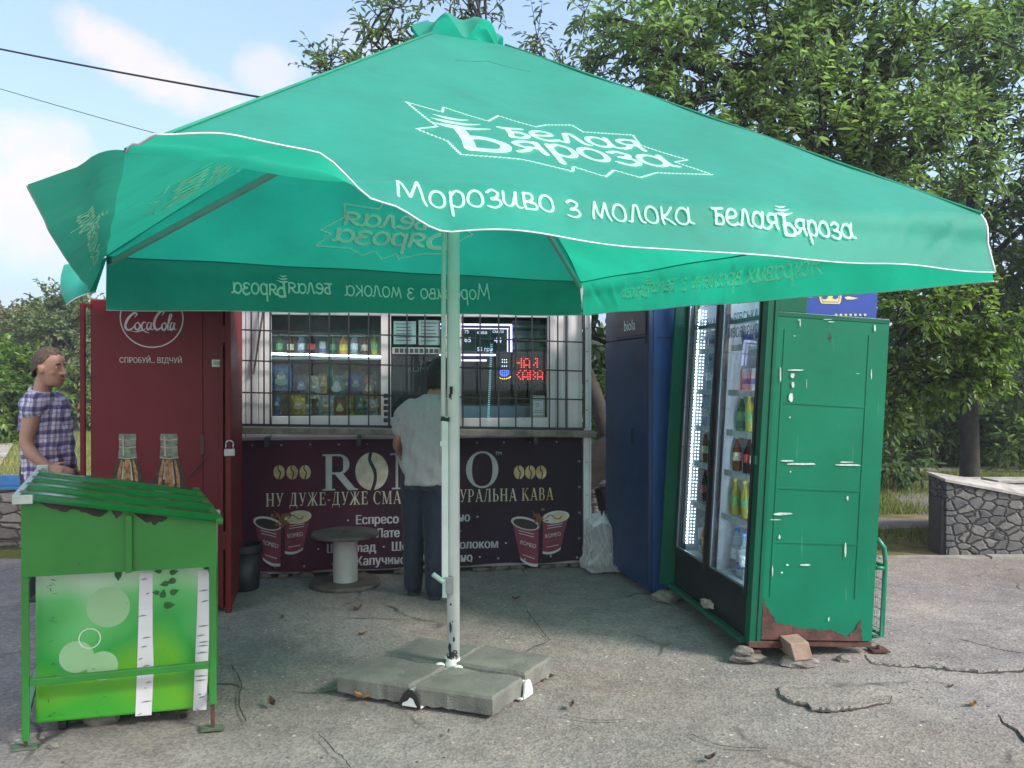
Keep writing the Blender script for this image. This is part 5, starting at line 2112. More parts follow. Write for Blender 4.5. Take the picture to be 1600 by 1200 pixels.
def make_bottle(kind, h, r):
    col, tr, cap, lab_ = BT[kind]
    t = thing('drink_can' if kind == 'can' else 'drink_bottle', 'bottle', 'can' if kind == 'can' else 'bottle', (0, 0, 0))
    mb = MB()
    if kind == 'can':
        mb.lathe((0, 0, 0), [(r * .75, 0), (r, .01), (r, h - .012), (r * .82, h - .002), (r * .78, h - .004)], 14)
        mb.build('body', bottle_mat('can_metal', col, 0), t, smooth=True)
    else:
        mb.lathe((0, 0, 0), [(r * .85, 0), (r, .008), (r, h * .28), (r * .95, h * .36), (r, h * .5), (r * .96, h * .6), (r * .55, h * .78), (r * .36, h * .86), (r * .34, h * .93)], 16)
        mb.build('body', bottle_mat('bottle_' + kind, col, tr), t, smooth=True)
        mb = MB()
        mb.lathe((0, 0, 0), [(r * .42, h * .93), (r * .42, h)], 12)
        mb.build('cap', M('cap_' + kind, cap, .4), t)
    mb = MB()
    mb.lathe((0, 0, 0), [(r * 1.012, h * .3), (r * 1.012, h * .54)], 16)
    lo = mb.build('label', M('label_' + kind, lab_, .45, .3, 60), t)
    return t


HB = {'water': (.235, .033), 'green': (.225, .030), 'cola': (.225, .032), 'amber': (.22, .030), 'juice': (.215, .036), 'lemon': (.235, .034), 'can': (.15, .032)}
layout = {  # shelf -> kinds per door: near, far
    0: (['water', 'water', 'can', 'water', 'can', 'juice', 'water'], ['juice', 'cola', 'water', 'can', 'juice', 'water', 'can']),
    1: (['lemon', 'lemon', 'juice', 'lemon', 'lemon', 'juice', 'lemon'], ['cola', 'cola', 'cola', 'cola', 'amber', 'cola', 'cola']),
    2: (['cola', 'cola', 'cola', 'amber', 'cola', 'cola', 'amber'], ['green', 'green', 'green', 'amber', 'green', 'green', 'amber']),
    3: (['water', 'water', 'lemon', 'green', 'lemon', 'water', 'green'], ['green', 'green', 'green', 'water', 'water', 'green', 'water']),
    4: (['juice', 'juice', 'can', 'juice', 'can', 'amber', 'can'], ['amber', 'water', 'amber', 'amber', 'water', 'amber', 'water']),
    5: (['can', 'can', 'green', 'can', 'can', 'green', 'can'], ['green', 'green', 'green', 'can', 'green', 'green', 'can'])}
NTH = ['first', 'second', 'third', 'fourth', 'fifth', 'sixth', 'seventh', 'eighth', 'ninth', 'tenth']
ORD = ['bottom', 'second lowest', 'third lowest', 'fourth lowest', 'second highest', 'top']
rnd = random.Random(21)
for sh, pair in layout.items():
    for di, kinds in enumerate(pair):
        xa, xb = ((FX0 + .06, XM - .04), (XM + .04, FX1 - .09))[di]
        for k, kd in enumerate(kinds):
            h, r = HB[kd]
            if sh == 0:
                h, r = h * 1.22, r * 1.2
            x = xa + (xb - xa) * (k + .5) / 7 + rnd.uniform(-.006, .006)
            y = FY0 + .14 + rnd.uniform(-.01, .03) + (.12 if k % 3 == 2 else 0)
            key = (kd, sh == 0)
            if key not in proto:
                proto[key] = make_bottle(kd, h, r)
                b = proto[key]
            else:
                b = copy_tree(proto[key])
            b.location = G((x, y, SHZ[sh]))
            b.rotation_euler = (0, RAD(3.2), rnd.uniform(0, 6))
            b['label'] = '%s on the %s shelf behind the %s door, %s from the left' % (KIND_TX[kd], ORD[sh], ('near', 'far')[di], NTH[6 - k])
            b['group'] = 'drinks standing in the lit fridge'

for k, kd in enumerate(('green', 'amber', 'water', 'cola', 'can', 'green', 'juice', 'water', 'amber', 'lemon')):
    b = copy_tree(proto[(kd, False)])
    b.location = K((kx(428, .42) + (kx(594, .42) - kx(428, .42)) * (k + .5) / 10, .42 + .03 * (k % 3), za_shelf - .03))
    b.rotation_euler = (0, 0, k)
    b['label'] = '%s behind the light tube in the kiosk window, %s from the left' % (KIND_TX[kd], NTH[k])
    b['group'] = 'drinks on the kiosk shelf'
# props under the cage
m_stone = M('rubble_stone', (.20, .185, .165), .95, .3, 9, bmp=.8, bscale=30)


def stone(c, r, tx, seed, group='stones propping the green cage', name='stone'):
    mb = MB()
    mb.blob(c, r, 14, .13, seed)
    return tag(mb.build(name, m_stone), tx, 'stone', group)


fo = G((.02, .01, -.03))
stone((fo.x - .03, fo.y - .03, .028), (.105, .07, .034), 'lower grey stone under the front foot of the green cage', 4)
stone((fo.x - .05, fo.y - .05, .064), (.06, .045, .03), 'small pale stone lying on another under the front cage foot', 6)
c_ = on_ground(1248, 1040)
stone((c_.x, c_.y, .02), (.11, .07, .035), 'flat stone under the wooden block beside the cage', 8)
stone((c_.x + .28, c_.y + .06, .015), (.045, .035, .025), 'dark small stone lying under the rusty edge of the side panel', 11)
mb = MB(Frame((c_.x, c_.y, .045), (.95, .12, 0)))
mb.hexa([(-.05, -.06, .0), (.06, -.055, .005), (.075, .20, .0), (-.04, .20, 0), (-.075, -.055, .095), (.035, -.05, .10), (.05, .20, .10), (-.06, .20, .095)])
tag(mb.build('wood_block', M('sawn_wood', (.27, .19, .145), .75, .2, 7, bmp=.4), None, bevel=.004), 'squared wooden block wedged under the side of the green cage', 'wood block')
c_ = on_ground(1035, 940)
stone((c_.x + .03, c_.y + .02, .03), (.10, .08, .05), 'dark stone under the far front foot of the cage', 13)
cr = MB(G)
cr.blob((.62, -.02, .04), (.07, .035, .028), 16, .22, 3)
tag(cr.build('crumpled_paper', M('crumpled_paper', (.34, .30, .29), .85, .2, 14)), 'crumpled pale paper lying on the bottom rail of the cage', 'paper')

# ------------------------------------------------------------------ wrapped box by the kiosk corner
bagp = P(925, 850, 6.75)
bg = Frame((bagp.x, 6.78, 0), (.98, .15, 0))
mb = MB(bg)
mb.box((.0, -.04, .05), (.24, .22, .36))
tag(mb.build('storage_box', M('grey_box', (.16, .15, .15), .6), None, bevel=.008), 'grey box wrapped in a loose plastic bag by the kiosk corner', 'box')


def bag_mat():
    m, nt, B, N, L = new_mat('thin_plastic')
    out = N['Material Output']
    tr = N.new('ShaderNodeBsdfTransparent')
    tr.inputs[0].default_value = (.9, .9, .92, 1)
    B.inputs['Base Color'].default_value = (.85, .85, .87, 1)
    B.inputs['Roughness'].default_value = .16
    lw = N.new('ShaderNodeLayerWeight')
    lw.inputs[0].default_value = .45
    r = ramp(N, [(.0, (.22, .22, .22)), (.7, (.95, .95, .95))])
    L.new(lw.outputs['Facing'], r.inputs[0])
    mx = N.new('ShaderNodeMixShader')
    L.new(r.outputs[0], mx.inputs[0])
    L.new(tr.outputs[0], mx.inputs[1])
    L.new(B.outputs[0], mx.inputs[2])
    L.new(mx.outputs[0], out.inputs['Surface'])
    return m


mb = MB(bg)


def bag(u, v):
    t = 2 * math.pi * u
    z = .01 + .46 * v
    w = 1.06 - .1 * v + .16 * math.exp(-((v - .12) / .13) ** 2) - .75 * max(0, v - .84) / .16
    f = 1 + .08 * math.sin(5 * t + 4 * v) + .06 * math.sin(11 * t - 9 * v + 2 * math.sin(9 * v)) + .045 * abs(math.sin(17 * t + 13 * v)) + .03 * abs(math.sin(29 * t - 23 * v))
    sq = 1 / max(abs(math.cos(t)), abs(math.sin(t))) ** .75
    return (.13 + .145 * w * f * sq * math.cos(t), .09 + .15 * w * f * sq * math.sin(t), z + .02 * math.sin(6 * t) * v)


mb.grid(bag, 150, 50)
tag(mb.build('plastic_bag', bag_mat(), None, smooth=True), 'crinkled clear white plastic bag around the box by the kiosk corner', 'bag')

# ------------------------------------------------------------------ green stall frame with the chest freezer
CF = Frame((-2.13, 3.51, 0), (.775, .20, 0), uy=(-.51, 1.04, 0))
CW, CD_ = .80, 1.158
m_lg = M('stall_green_paint', (.024, .195, .026), .42, .08, 4, wear=(.05, .03, .02), wear_amt=.27, wear_scale=11)
m_lg_d = M('stall_green_roof', (.012, .15, .024), .18, .1, 4)
m_peel = M('peeled_brown', (.045, .030, .026), .85, .3, 12)
stl = thing('vending_stall', 'bright green steel stall frame with a sloping ribbed roof standing over a chest freezer', 'stall', tuple(CF.o))


def rz_(x):
    return 1.085 - .163 * x


mb = MB(CF)
mb.hexa([(.0, -.004, .748), (CW, -.004, .748), (CW, .0, .748), (.0, .0, .748), (.0, -.004, rz_(0) + .001), (CW, -.004, rz_(CW) + .001), (CW, .0, rz_(CW) + .001), (.0, .0, rz_(0) + .001)])
fa = mb.build('fascia', m_lg, stl)
mb = MB(CF)
xm = .415
mb.hexa([(xm, -.022, .745), (xm + .028, -.022, .745), (xm + .028, -.0045, .745), (xm, -.0045, .745), (xm, -.022, rz_(xm) - .016), (xm + .028, -.022, rz_(xm) - .016), (xm + .028, -.0045, rz_(xm) - .016), (xm, -.0045, rz_(xm) - .016)])
mb.build('fascia_rib', m_lg, stl, bevel=.003)
rnd = random.Random(2)
its = []
for xa, xb, dep in ((.07, .235, .030), (.205, .345, .040), (.36, .405, .035), (.448, .59, .040)):
    pts = [(xa, rz_(xa) - .001), (xb, rz_(xb) - .001)]
    n = 12
    for k in range(n + 1):
        x = xb + (xa - xb) * k / n
        pts.append((x, rz_(x) - .004 - dep * (math.sin(math.pi * min(1, .06 + k / n * .94))) * rnd.uniform(.6, 1.1)))
    its.append(poly2(pts))
decal('peeled_patch', m_peel, its, lambda a, b, c: CF((a, -.004 - c, b)), fa, .002)
# roof sheet, ribs run along the slope
mb = MB(CF)


def roof(u, v):
    y = -.045 + (CD_ + .06) * v
    k = (v * 4.0 + .35) % 1.0
    ka = min(1, max(0, (k - .50) / .10)) * min(1, max(0, (.92 - k) / .10))
    hgt = .024 * ka * ka * (3 - 2 * ka)
    return (-.01 + .83 * u, y, rz_(-.01 + .83 * u) + .004 + hgt + .004 * math.sin(9 * u) * math.sin(5 * v))


mb.grid(roof, 16, 160)
mb.build('roof_sheet', m_lg_d, stl, smooth=True)
mb = MB(CF)
mb.bar((-.014, -.05, rz_(0) + .012), (-.014, CD_ + .02, rz_(0) + .012), .03, .03)
mb.box((-.03, -.055, rz_(0) - .014), (.05, -.03, rz_(0) + .024))
mb.box((-.03, CD_ - .01, rz_(0) - .0), (.03, CD_ + .03, rz_(0) + .04))
mb.build('edge_strip', M('bare_edge_metal', (.46, .50, .46), .4, .12, 8, .3), stl, bevel=.003)
mb = MB(CF)
mb.bar((.81, -.04, rz_(.82) + .010), (.81, CD_ + .02, rz_(.82) + .010), .03, .025)
mb.build('edge_strip', m_lg, stl, bevel=.003)
for (x, y, rt) in ((.0, -.0, 0), (CW - .03, .0, 1), (.0, CD_ - .03, 0), (CW - .03, CD_ - .03, 1)):
    mb = MB(CF)
    zt = rz_(x) - .014
    zb = .03 if not (x > .1 and y < .1) else .115
    mb.box((x, y + .0005, zb), (x + .030, y + .028, zt if y > .1 else .7475))
    lg = mb.build('leg', m_lg, stl, bevel=.003)
    mb = MB(CF)
    mb.box((x + .006, y + .006, .008), (x + .022, y + .022, zb - .0005))
    mb.build('rusty_stub', m_rust, lg)
    mb = MB(CF)
    mb.box((x - .04, y - .022, .002), (x + .062, y + .045, .0065))
    mb.build('foot_plate', M('foot_green', (.09, .15, .09), .85, .3, 14, wear=(.14, .12, .10), wear_amt=.45, wear_scale=16), lg)
for p, q, mt in (((.031, .010, .285), (CW - .034, .010, .297), m_lg), ((.012, .03, .115), (.012, CD_ - .03, .125), None), ((.013, .03, .72), (.013, CD_ - .03, .72), m_lg),
                 ((CW - .012, .03, .135), (CW - .012, CD_ - .03, .135), m_lg), ((.03, CD_ - .04, .125), (CW - .03, CD_ - .04, .125), m_lg), ((CW - .015, .03, .72), (CW - .015, CD_ - .03, .72), m_lg)):
    mb = MB(CF)
    mb.bar(p, q, .026, .03)
    mb.build('rail', mt or M('rail_pale_green', (.16, .32, .24), .5, .15, 6), stl, bevel=.003)

# chest freezer
o_ = CF((.045, .10, 0))
FZ = Frame(o_, (.775, .20, 0))
FW, FD, FZ0, FH = .715, .60, .065, .86


def freezer_mat():
    m, nt, B, N, L = new_mat('freezer_film')
    tcn = N.new('ShaderNodeTexCoord')
    co = tcn.outputs['Object']
    sp = N.new('ShaderNodeSeparateXYZ')
    L.new(co, sp.inputs[0])
    z = N.new('ShaderNodeMapRange')
    z.inputs['From Min'].default_value = .05
    z.inputs['From Max'].default_value = .80
    L.new(sp.outputs[2], z.inputs[0])
    ad = N.new('ShaderNodeMath')
    ad.operation = 'MULTIPLY_ADD'
    L.new(noise(N, L, co, 2.6, 1, .3), ad.inputs[0])
    ad.inputs[1].default_value = .9
    L.new(z.outputs[0], ad.inputs[2])
    sb_ = N.new('ShaderNodeMath')
    sb_.operation = 'SUBTRACT'
    L.new(ad.outputs[0], sb_.inputs[0])
    sb_.inputs[1].default_value = .45
    r = ramp(N, [(0.0, (.035, .30, .022)), (.22, (.10, .34, .018)), (.42, (.022, .28, .045)), (.62, (.10, .42, .12)), (.85, (.40, .58, .40)), (1.0, (.48, .60, .50))])
    L.new(sb_.outputs[0], r.inputs[0])
    g = ramp(N, [(.66, (0, 0, 0)), (.72, (.7, .7, .7))])
    L.new(noise(N, L, co, 11, 12, .78), g.inputs[0])
    L.new(mixc(N, L, g.outputs[0], r.outputs[0], (.12, .18, .10)), B.inputs['Base Color'])
    B.inputs['Roughness'].default_value = .35
    return m


frz = thing('chest_freezer', 'green and white ice cream chest freezer printed with birch trunks and leaves', 'freezer', tuple(o_))
m_film = freezer_mat()
mb = MB(FZ)
mb.box((.0, .0, FZ0), (FW, FD, FH))
mb.build('body', m_film, frz, bevel=.012)
mb = MB(FZ)
mb.box((-.012, -.008, FH + .001), (FW + .012, FD + .01, FH + .045))
mb.build('lid', M('freezer_lid_white', (.6, .64, .62), .4), frz, bevel=.01)
mb = MB(FZ)
for x in (.08, FW - .12):
    for y in (.06, FD - .1):
        mb.tube([(x, y + .02, .032), (x + .03, y + .02, .032)], .030, 16)
        mb.box((x - .005, y, .05), (x + .035, y + .04, .0645))
build_each(mb, 'castor', m_black, frz, per=2)


def fzp(zx, zy):      # crop (0,700) at 2.4 per px
    return FZ.px(zx / 2.4, 700 + zy / 2.4, -.001)


fzm = lambda a, b, c: FZ((a, -c, b))
bark = [poly2([fzp(x, y) for x, y in ((522, 470), (571, 468), (571, 700), (575, 830), (566, 1003), (505, 1008), (512, 830), (518, 640))]), poly2([fzp(x, y) for x, y in ((742, 460), (785, 455), (783, 700), (772, 983), (722, 986), (730, 800), (738, 620))])]
decal('birch_print', M('print_birch_white', (.62, .62, .64), .45, .05), bark, fzm, frz, .002)
mk = []
for (x, y, w) in ((540, 493, 20), (553, 547, 14), (534, 630, 30), (548, 712, 30), (540, 746, 24), (526, 792, 14), (549, 818, 26), (556, 880, 20), (548, 952, 36), (764, 535, 34), (768, 575, 26), (762, 668, 36), (752, 704, 30), (764, 728, 34), (760, 742, 38), (757, 768, 38), (752, 856, 46), (752, 872, 38), (756, 935, 20), (748, 925, 12)):
    mk.append(ribbon2([fzp(x - w / 2, y + 2), fzp(x, y - 1), fzp(x + w / 2, y - 3)], [.003, .007, .002]))
decal('birch_print', M('print_birch_mark', (.20, .21, .22), .6), mk, fzm, frz, .0035, .0001)
blobs = []
for (x, y, r) in ((405, 598, 82), (285, 785, 66), (382, 818, 60)):
    c_ = fzp(x, y)
    rr = abs(fzp(x + r, y)[0] - c_[0])
    blobs.append(disc2(c_[0], c_[1], rr, rr, 32))
decal('light_spot_print', M('print_spot_pale', (.26, .46, .24), .45, .04), blobs, fzm, frz, .0015, .0004)
c_ = fzp(335, 715)
rr = abs(fzp(378, 715)[0] - c_[0])
decal('light_spot_print', M('print_ring_pale', (.46, .64, .44), .45), [ring2(c_[0], c_[1], rr, rr, .006)], fzm, frz, .0035)
lv = []
for (x, y, ang, s) in ((442, 478, -90, 30), (592, 462, 180, 22), (650, 466, 10, 24), (642, 500, 200, 26), (616, 510, 190, 24), (584, 543, 170, 20), (610, 548, 80, 26), (652, 540, 20, 26), (632, 590, 0, 30)):
    c_ = fzp(x, y)
    k = abs(fzp(x + s, y)[0] - c_[0])
    ca, sa = math.cos(RAD(ang)), math.sin(RAD(ang))
    pl = [(-.8, 0), (-.7, .4), (-.3, .62), (.2, .5), (.6, .22), (1.0, 0), (.6, -.22), (.2, -.5), (-.3, -.62), (-.7, -.4)]
    lv.append(poly2([(c_[0] + (a * ca - b * sa) * k * .8, c_[1] + (a * sa + b * ca) * k * .8) for a, b in pl]))
decal('leaf_print', M('print_leaf_green', (.012, .11, .022), .45, .2, 40), lv, fzm, frz, .002, .0002)
sc2 = []
rnd = random.Random(77)
for k in range(46):
    if k < 20:
        x, y = 178 + rnd.uniform(0, 22), 470 + rnd.uniform(0, 560)
    elif k < 34:
        x, y = rnd.uniform(190, 770), 1030 - (rnd.uniform(190, 770) - 190) * .06 - rnd.uniform(2, 40)
    else:
        x, y = rnd.uniform(190, 700), rnd.uniform(480, 1000)
    a = rnd.uniform(-.5, 1.6)
    l_ = rnd.uniform(3, 22) * (.6 if k >= 34 else 1)
    sc2.append(ribbon2([fzp(x, y), fzp(x + l_ * math.cos(a) * .5 + rnd.uniform(-2, 2), y + l_ * math.sin(a) * .5), fzp(x + l_ * math.cos(a), y + l_ * math.sin(a))], [.001, rnd.uniform(.0015, .004), .001]))
decal('scuff', M('freezer_scuff', (.05, .07, .045), .8), sc2, fzm, frz, .0045, .00005)
q_ = on_ground(120, 1152)
stone((q_.x + .03, q_.y + .15, .03), (.085, .05, .05), 'flat angular stone lying under the front of the freezer', 17, 'stones on the asphalt')
# ------------------------------------------------------------------ ground
def asphalt_mat(name, base, tint):
    m, nt, B, N, L = new_mat(name)
    geo = N.new('ShaderNodeNewGeometry')
    co = geo.outputs['Position']
    big = ramp(N, [(.28, tuple(x * .66 for x in base)), (.42, tuple(x * .9 for x in base)), (.52, base), (.66, tint), (.78, tuple(x * .8 for x in tint))])
    L.new(noise(N, L, co, .55, 9, .62), big.inputs[0])
    blo = ramp(N, [(.45, (1, 1, 1)), (.62, (1.06, .97, .90)), (.75, (.84, .80, .78))])
    L.new(noise(N, L, co, .33, 7, .7), blo.inputs[0])
    mid = ramp(N, [(.3, (.72, .72, .74)), (.7, (1.14, 1.12, 1.08))])
    L.new(noise(N, L, co, 5, 9, .7), mid.inputs[0])
    c = mixc(N, L, 1.0, mixc(N, L, 1.0, big.outputs[0], blo.outputs[0], 'MULTIPLY'), mid.outputs[0], 'MULTIPLY')
    v = N.new('ShaderNodeTexVoronoi')
    v.inputs['Scale'].default_value = 75
    L.new(co, v.inputs['Vector'])
    vr = ramp(N, [(0.0, (.55, .55, .56)), (.5, (1.0, .99, .97)), (1.0, (1.4, 1.36, 1.3))])
    cs = N.new('ShaderNodeSeparateXYZ')
    L.new(v.outputs['Color'], cs.inputs[0])
    L.new(cs.outputs[0], vr.inputs[0])
    c = mixc(N, L, .58, c, vr.outputs[0], 'MULTIPLY')
    # pale chips and dark pits
    v2 = N.new('ShaderNodeTexVoronoi')
    v2.inputs['Scale'].default_value = 28
    L.new(co, v2.inputs['Vector'])
    s2 = N.new('ShaderNodeSeparateXYZ')
    L.new(v2.outputs['Color'], s2.inputs[0])
    chip = N.new('ShaderNodeMath')
    chip.operation = 'GREATER_THAN'
    L.new(s2.outputs[1], chip.inputs[0])
    chip.inputs[1].default_value = .93
    near = N.new('ShaderNodeMath')
    near.operation = 'LESS_THAN'
    L.new(v2.outputs['Distance'], near.inputs[0])
    near.inputs[1].default_value = .24
    an = N.new('ShaderNodeMath')
    an.operation = 'MULTIPLY'
    L.new(chip.outputs[0], an.inputs[0])
    L.new(near.outputs[0], an.inputs[1])
    cc = ramp(N, [(.0, (.05, .05, .05)), (.5, (.06, .055, .05)), (.55, (.32, .31, .29)), (1, (.42, .40, .37))])
    L.new(s2.outputs[2], cc.inputs[0])
    c = mixc(N, L, an.outputs[0], c, cc.outputs[0])
    # hairline cracking, broken up
    wv = N.new('ShaderNodeTexNoise')
    wv.inputs['Scale'].default_value = 2.4
    wv.inputs['Detail'].default_value = 8
    L.new(co, wv.inputs['Vector'])
    mw = mixc(N, L, .30, co, wv.outputs['Color'], 'ADD')
    v3 = N.new('ShaderNodeTexVoronoi')
    v3.feature = 'DISTANCE_TO_EDGE'
    v3.inputs['Scale'].default_value = .85
    L.new(mw, v3.inputs['Vector'])
    cr = ramp(N, [(0.0, (1, 1, 1)), (.006, (.8, .8, .8)), (.016, (0, 0, 0))])
    L.new(v3.outputs['Distance'], cr.inputs[0])
    gate = ramp(N, [(.50, (0, 0, 0)), (.58, (1, 1, 1))])
    L.new(noise(N, L, co, .9, 4), gate.inputs[0])
    crk = mixc(N, L, 1.0, cr.outputs[0], gate.outputs[0], 'MULTIPLY')
    c = mixc(N, L, crk, c, (.045, .043, .042))
    L.new(c, B.inputs['Base Color'])
    B.inputs['Roughness'].default_value = .93
    B.inputs['Specular IOR Level'].default_value = .3
    hgt = mixc(N, L, .5, noise(N, L, co, 60, 8, .7), v.outputs['Distance'])
    hgt = mixc(N, L, crk, hgt, (0, 0, 0))
    bump(N, L, B, hgt, .55, .010)
    return m


m_asph = asphalt_mat('asphalt', (.215, .205, .200), (.285, .268, .254))
m_path = asphalt_mat('path_asphalt', (.17, .165, .17), (.20, .19, .19))
m_path_l = asphalt_mat('pale_path', (.36, .34, .33), (.42, .40, .38))


def soil_mat(name, stops, sc=1.3):
    m, nt, B, N, L = new_mat(name)
    geo = N.new('ShaderNodeNewGeometry')
    co = geo.outputs['Position']
    r = ramp(N, stops)
    L.new(noise(N, L, co, sc, 10, .68), r.inputs[0])
    r2 = ramp(N, [(.3, (.65, .65, .6)), (.7, (1.25, 1.2, 1.15))])
    L.new(noise(N, L, co, 34, 8, .75), r2.inputs[0])
    L.new(mixc(N, L, 1, r.outputs[0], r2.outputs[0], 'MULTIPLY'), B.inputs['Base Color'])
    B.inputs['Roughness'].default_value = 1.0
    B.inputs['Specular IOR Level'].default_value = .1
    bump(N, L, B, noise(N, L, co, 30, 8, .7), .9, .04)
    return m


m_soil = soil_mat('dry_soil_and_turf', [(.30, (.09, .11, .035)), (.47, (.15, .16, .06)), (.58, (.24, .20, .13)), (.75, (.32, .27, .19))])
m_lawn = soil_mat('lawn_turf', [(.3, (.10, .135, .035)), (.55, (.16, .19, .05)), (.75, (.26, .23, .10))], .6)


def sheet(name, poly, z, mat, sub=None):
    mb = MB()
    mb.add([(x, y, z) for x, y in poly], [tuple(range(len(poly)))])
    return tag(mb.build(name, mat), kind='structure')


sheet('ground', [(-260, -120), (260, -120), (260, 300), (-260, 300)], -.030, m_lawn)
mb = MB()
gu, gv = 120, 80


def asph(u, v):
    x, y = -13 + 28 * u, -5 + 12.28 * v
    w = .010 * math.sin(.9 * x + .5 * y) * math.sin(1.3 * y - .4 * x) + .004 * math.sin(3.1 * x + 2 * y) - .004
    return (x, y, min(w, .004) * min(1, max(.0, (7.2 - y) / .5)))


mb.grid(asph, gu, gv)
tag(mb.build('asphalt', m_asph, None, smooth=True), kind='structure')
sheet('asphalt_apron', [(-4.4, 7.27), (2.3, 7.27), (2.3, 9.4), (-4.4, 9.4)], -.006, m_asph)
sheet('dirt_strip', [(2.3, 7.40), (16, 7.40), (16, 15), (2.3, 15)], -.012, m_soil)
sheet('paved_strip', [(2.3, 8.72), (4.1, 8.76), (4.9, 8.95), (5.4, 9.1), (5.1, 9.35), (4.4, 9.5), (2.3, 9.6)], -.006, m_path)
sheet('side_path', [(4.9, 9.7), (6.05, 9.7), (10.2, 22), (8.6, 24)], -.007, m_path)
sheet('cross_path', [(6.75, 14.3), (16, 14.6), (16, 15.4), (7.1, 15.1)], -.004, m_path_l)
pl = [on_ground(-160, 790), on_ground(-10, 742), on_ground(33, 672), on_ground(45, 648), on_ground(28, 645), on_ground(-40, 668), on_ground(-420, 760)]
sheet('lawn_path', [(p.x, p.y) for p in pl], -.015, m_path_l)
mb = MB()
for k in range(9):
    x0_ = 2.31 + k * 1.0
    mb.hexa([(x0_, 7.26, -.05), (x0_ + .99, 7.26, -.05), (x0_ + .99, 7.39, -.05), (x0_, 7.39, -.05), (x0_ + .006, 7.268, -.004 + .012 * ((k * 7) % 3)), (x0_ + .984, 7.268, .012), (x0_ + .984, 7.38, .012), (x0_ + .006, 7.38, -.004 + .012 * ((k * 7) % 3))])
tag(mb.build('kerb', M('kerb_concrete', (.25, .225, .20), .9, .2, 6, bmp=.4)), kind='structure')

# broken lift of asphalt: overlay slabs with a ragged front edge that die out behind
def overlay(name, near, far, h, seed):
    rnd = random.Random(seed)
    nr = []
    for (a, b) in zip(near, near[1:]):
        n = max(3, int(math.dist(a, b) / 5))
        for k in range(n):
            nr.append((a[0] + (b[0] - a[0]) * k / n + rnd.uniform(-.6, .6), a[1] + (b[1] - a[1]) * k / n + rnd.uniform(-.45, .45) + rnd.uniform(-.7, .7) + .5 * math.sin(len(nr) * .7)))
    nr.append(near[-1])
    n = len(nr)
    fp = [Vector((p[0], p[1], 0)) for p in far]

    def fr_(t):
        x = t * (len(fp) - 1)
        i = min(len(fp) - 2, int(x))
        return fp[i].lerp(fp[i + 1], x - i)
    mb = MB()
    rows_ = []
    nv = 8
    for i, p in enumerate(nr):
        q = fr_(i / (n - 1))
        e = max(0.0, math.sin(math.pi * i / (n - 1))) ** .35
        col = [on_ground(p[0], p[1] + 1.0) - Vector((0, .004, .03)), on_ground(p[0], p[1]) + Vector((0, 0, h * e))]
        a, b = on_ground(p[0], p[1]), on_ground(q.x, q.y)
        for k in range(1, nv + 1):
            t = k / nv
            z = h * e * (1 - t) ** 1.3 - .006 * t + .002 * math.sin(9 * t + i * .3)
            col.append(a.lerp(b, t) + Vector((0, 0, z)))
        rows_.append(col)
    m_ = nv + 2
    mb.add([p for c in rows_ for p in c], [(i * m_ + j, (i + 1) * m_ + j, (i + 1) * m_ + j + 1, i * m_ + j + 1) for i in range(n - 1) for j in range(m_ - 1)])
    tag(mb.build(name, m_asph), kind='structure')
    cm = MB()  # dark ribbon along the lip: its shade put into colour
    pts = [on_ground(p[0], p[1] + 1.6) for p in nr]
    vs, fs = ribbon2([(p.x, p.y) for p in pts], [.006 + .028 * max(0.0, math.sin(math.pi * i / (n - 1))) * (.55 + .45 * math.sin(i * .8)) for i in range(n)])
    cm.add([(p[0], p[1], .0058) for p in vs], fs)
    tag(cm.build('crack_and_edge_shade', m_crack_shade), kind='structure')


m_crack_shade = M('crack_and_shade_dark', (.040, .037, .035), 1, .2)
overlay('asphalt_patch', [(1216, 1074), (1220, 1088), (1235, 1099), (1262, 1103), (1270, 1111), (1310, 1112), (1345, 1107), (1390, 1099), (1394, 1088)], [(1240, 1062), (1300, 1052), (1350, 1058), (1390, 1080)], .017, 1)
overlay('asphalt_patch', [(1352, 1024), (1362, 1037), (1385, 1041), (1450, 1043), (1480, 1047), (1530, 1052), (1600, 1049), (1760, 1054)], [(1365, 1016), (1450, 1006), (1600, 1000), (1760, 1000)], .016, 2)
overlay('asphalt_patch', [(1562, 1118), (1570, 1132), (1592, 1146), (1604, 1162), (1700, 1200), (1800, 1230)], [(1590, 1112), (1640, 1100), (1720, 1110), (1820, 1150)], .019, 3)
m_crack_shade = M('crack_and_shade_dark', (.040, .037, .035), 1, .2)
for line in ([(824, 955), (832, 968), (842, 980), (850, 992), (858, 1002), (836, 1012), (818, 1022)], [(498, 1150), (512, 1164), (524, 1178), (536, 1186), (548, 1204)],
             [(-20, 1028), (20, 1022), (62, 1014), (90, 1012)], [(1375, 905), (1385, 913), (1404, 917)], [(1500, 1000), (1530, 1008), (1562, 1016), (1600, 1022)], [(360, 1040), (376, 1068), (372, 1100), (384, 1128)],
             [(880, 1120), (930, 1128), (980, 1126)], [(1080, 1150), (1130, 1168), (1200, 1172)]):
    q = catmull([on_ground(*p, .0) for p in line], 6)
    rnd = random.Random(line[0][0])
    pts = [(p.x + rnd.uniform(-.004, .004), p.y + rnd.uniform(-.004, .004)) for p in q]
    vs, fs = ribbon2(pts, [rnd.uniform(.003, .009) for _ in pts])
    mb = MB()
    mb.add([(p[0], p[1], .0055) for p in vs], fs)
    tag(mb.build('crack_and_edge_shade', m_crack_shade), kind='structure')

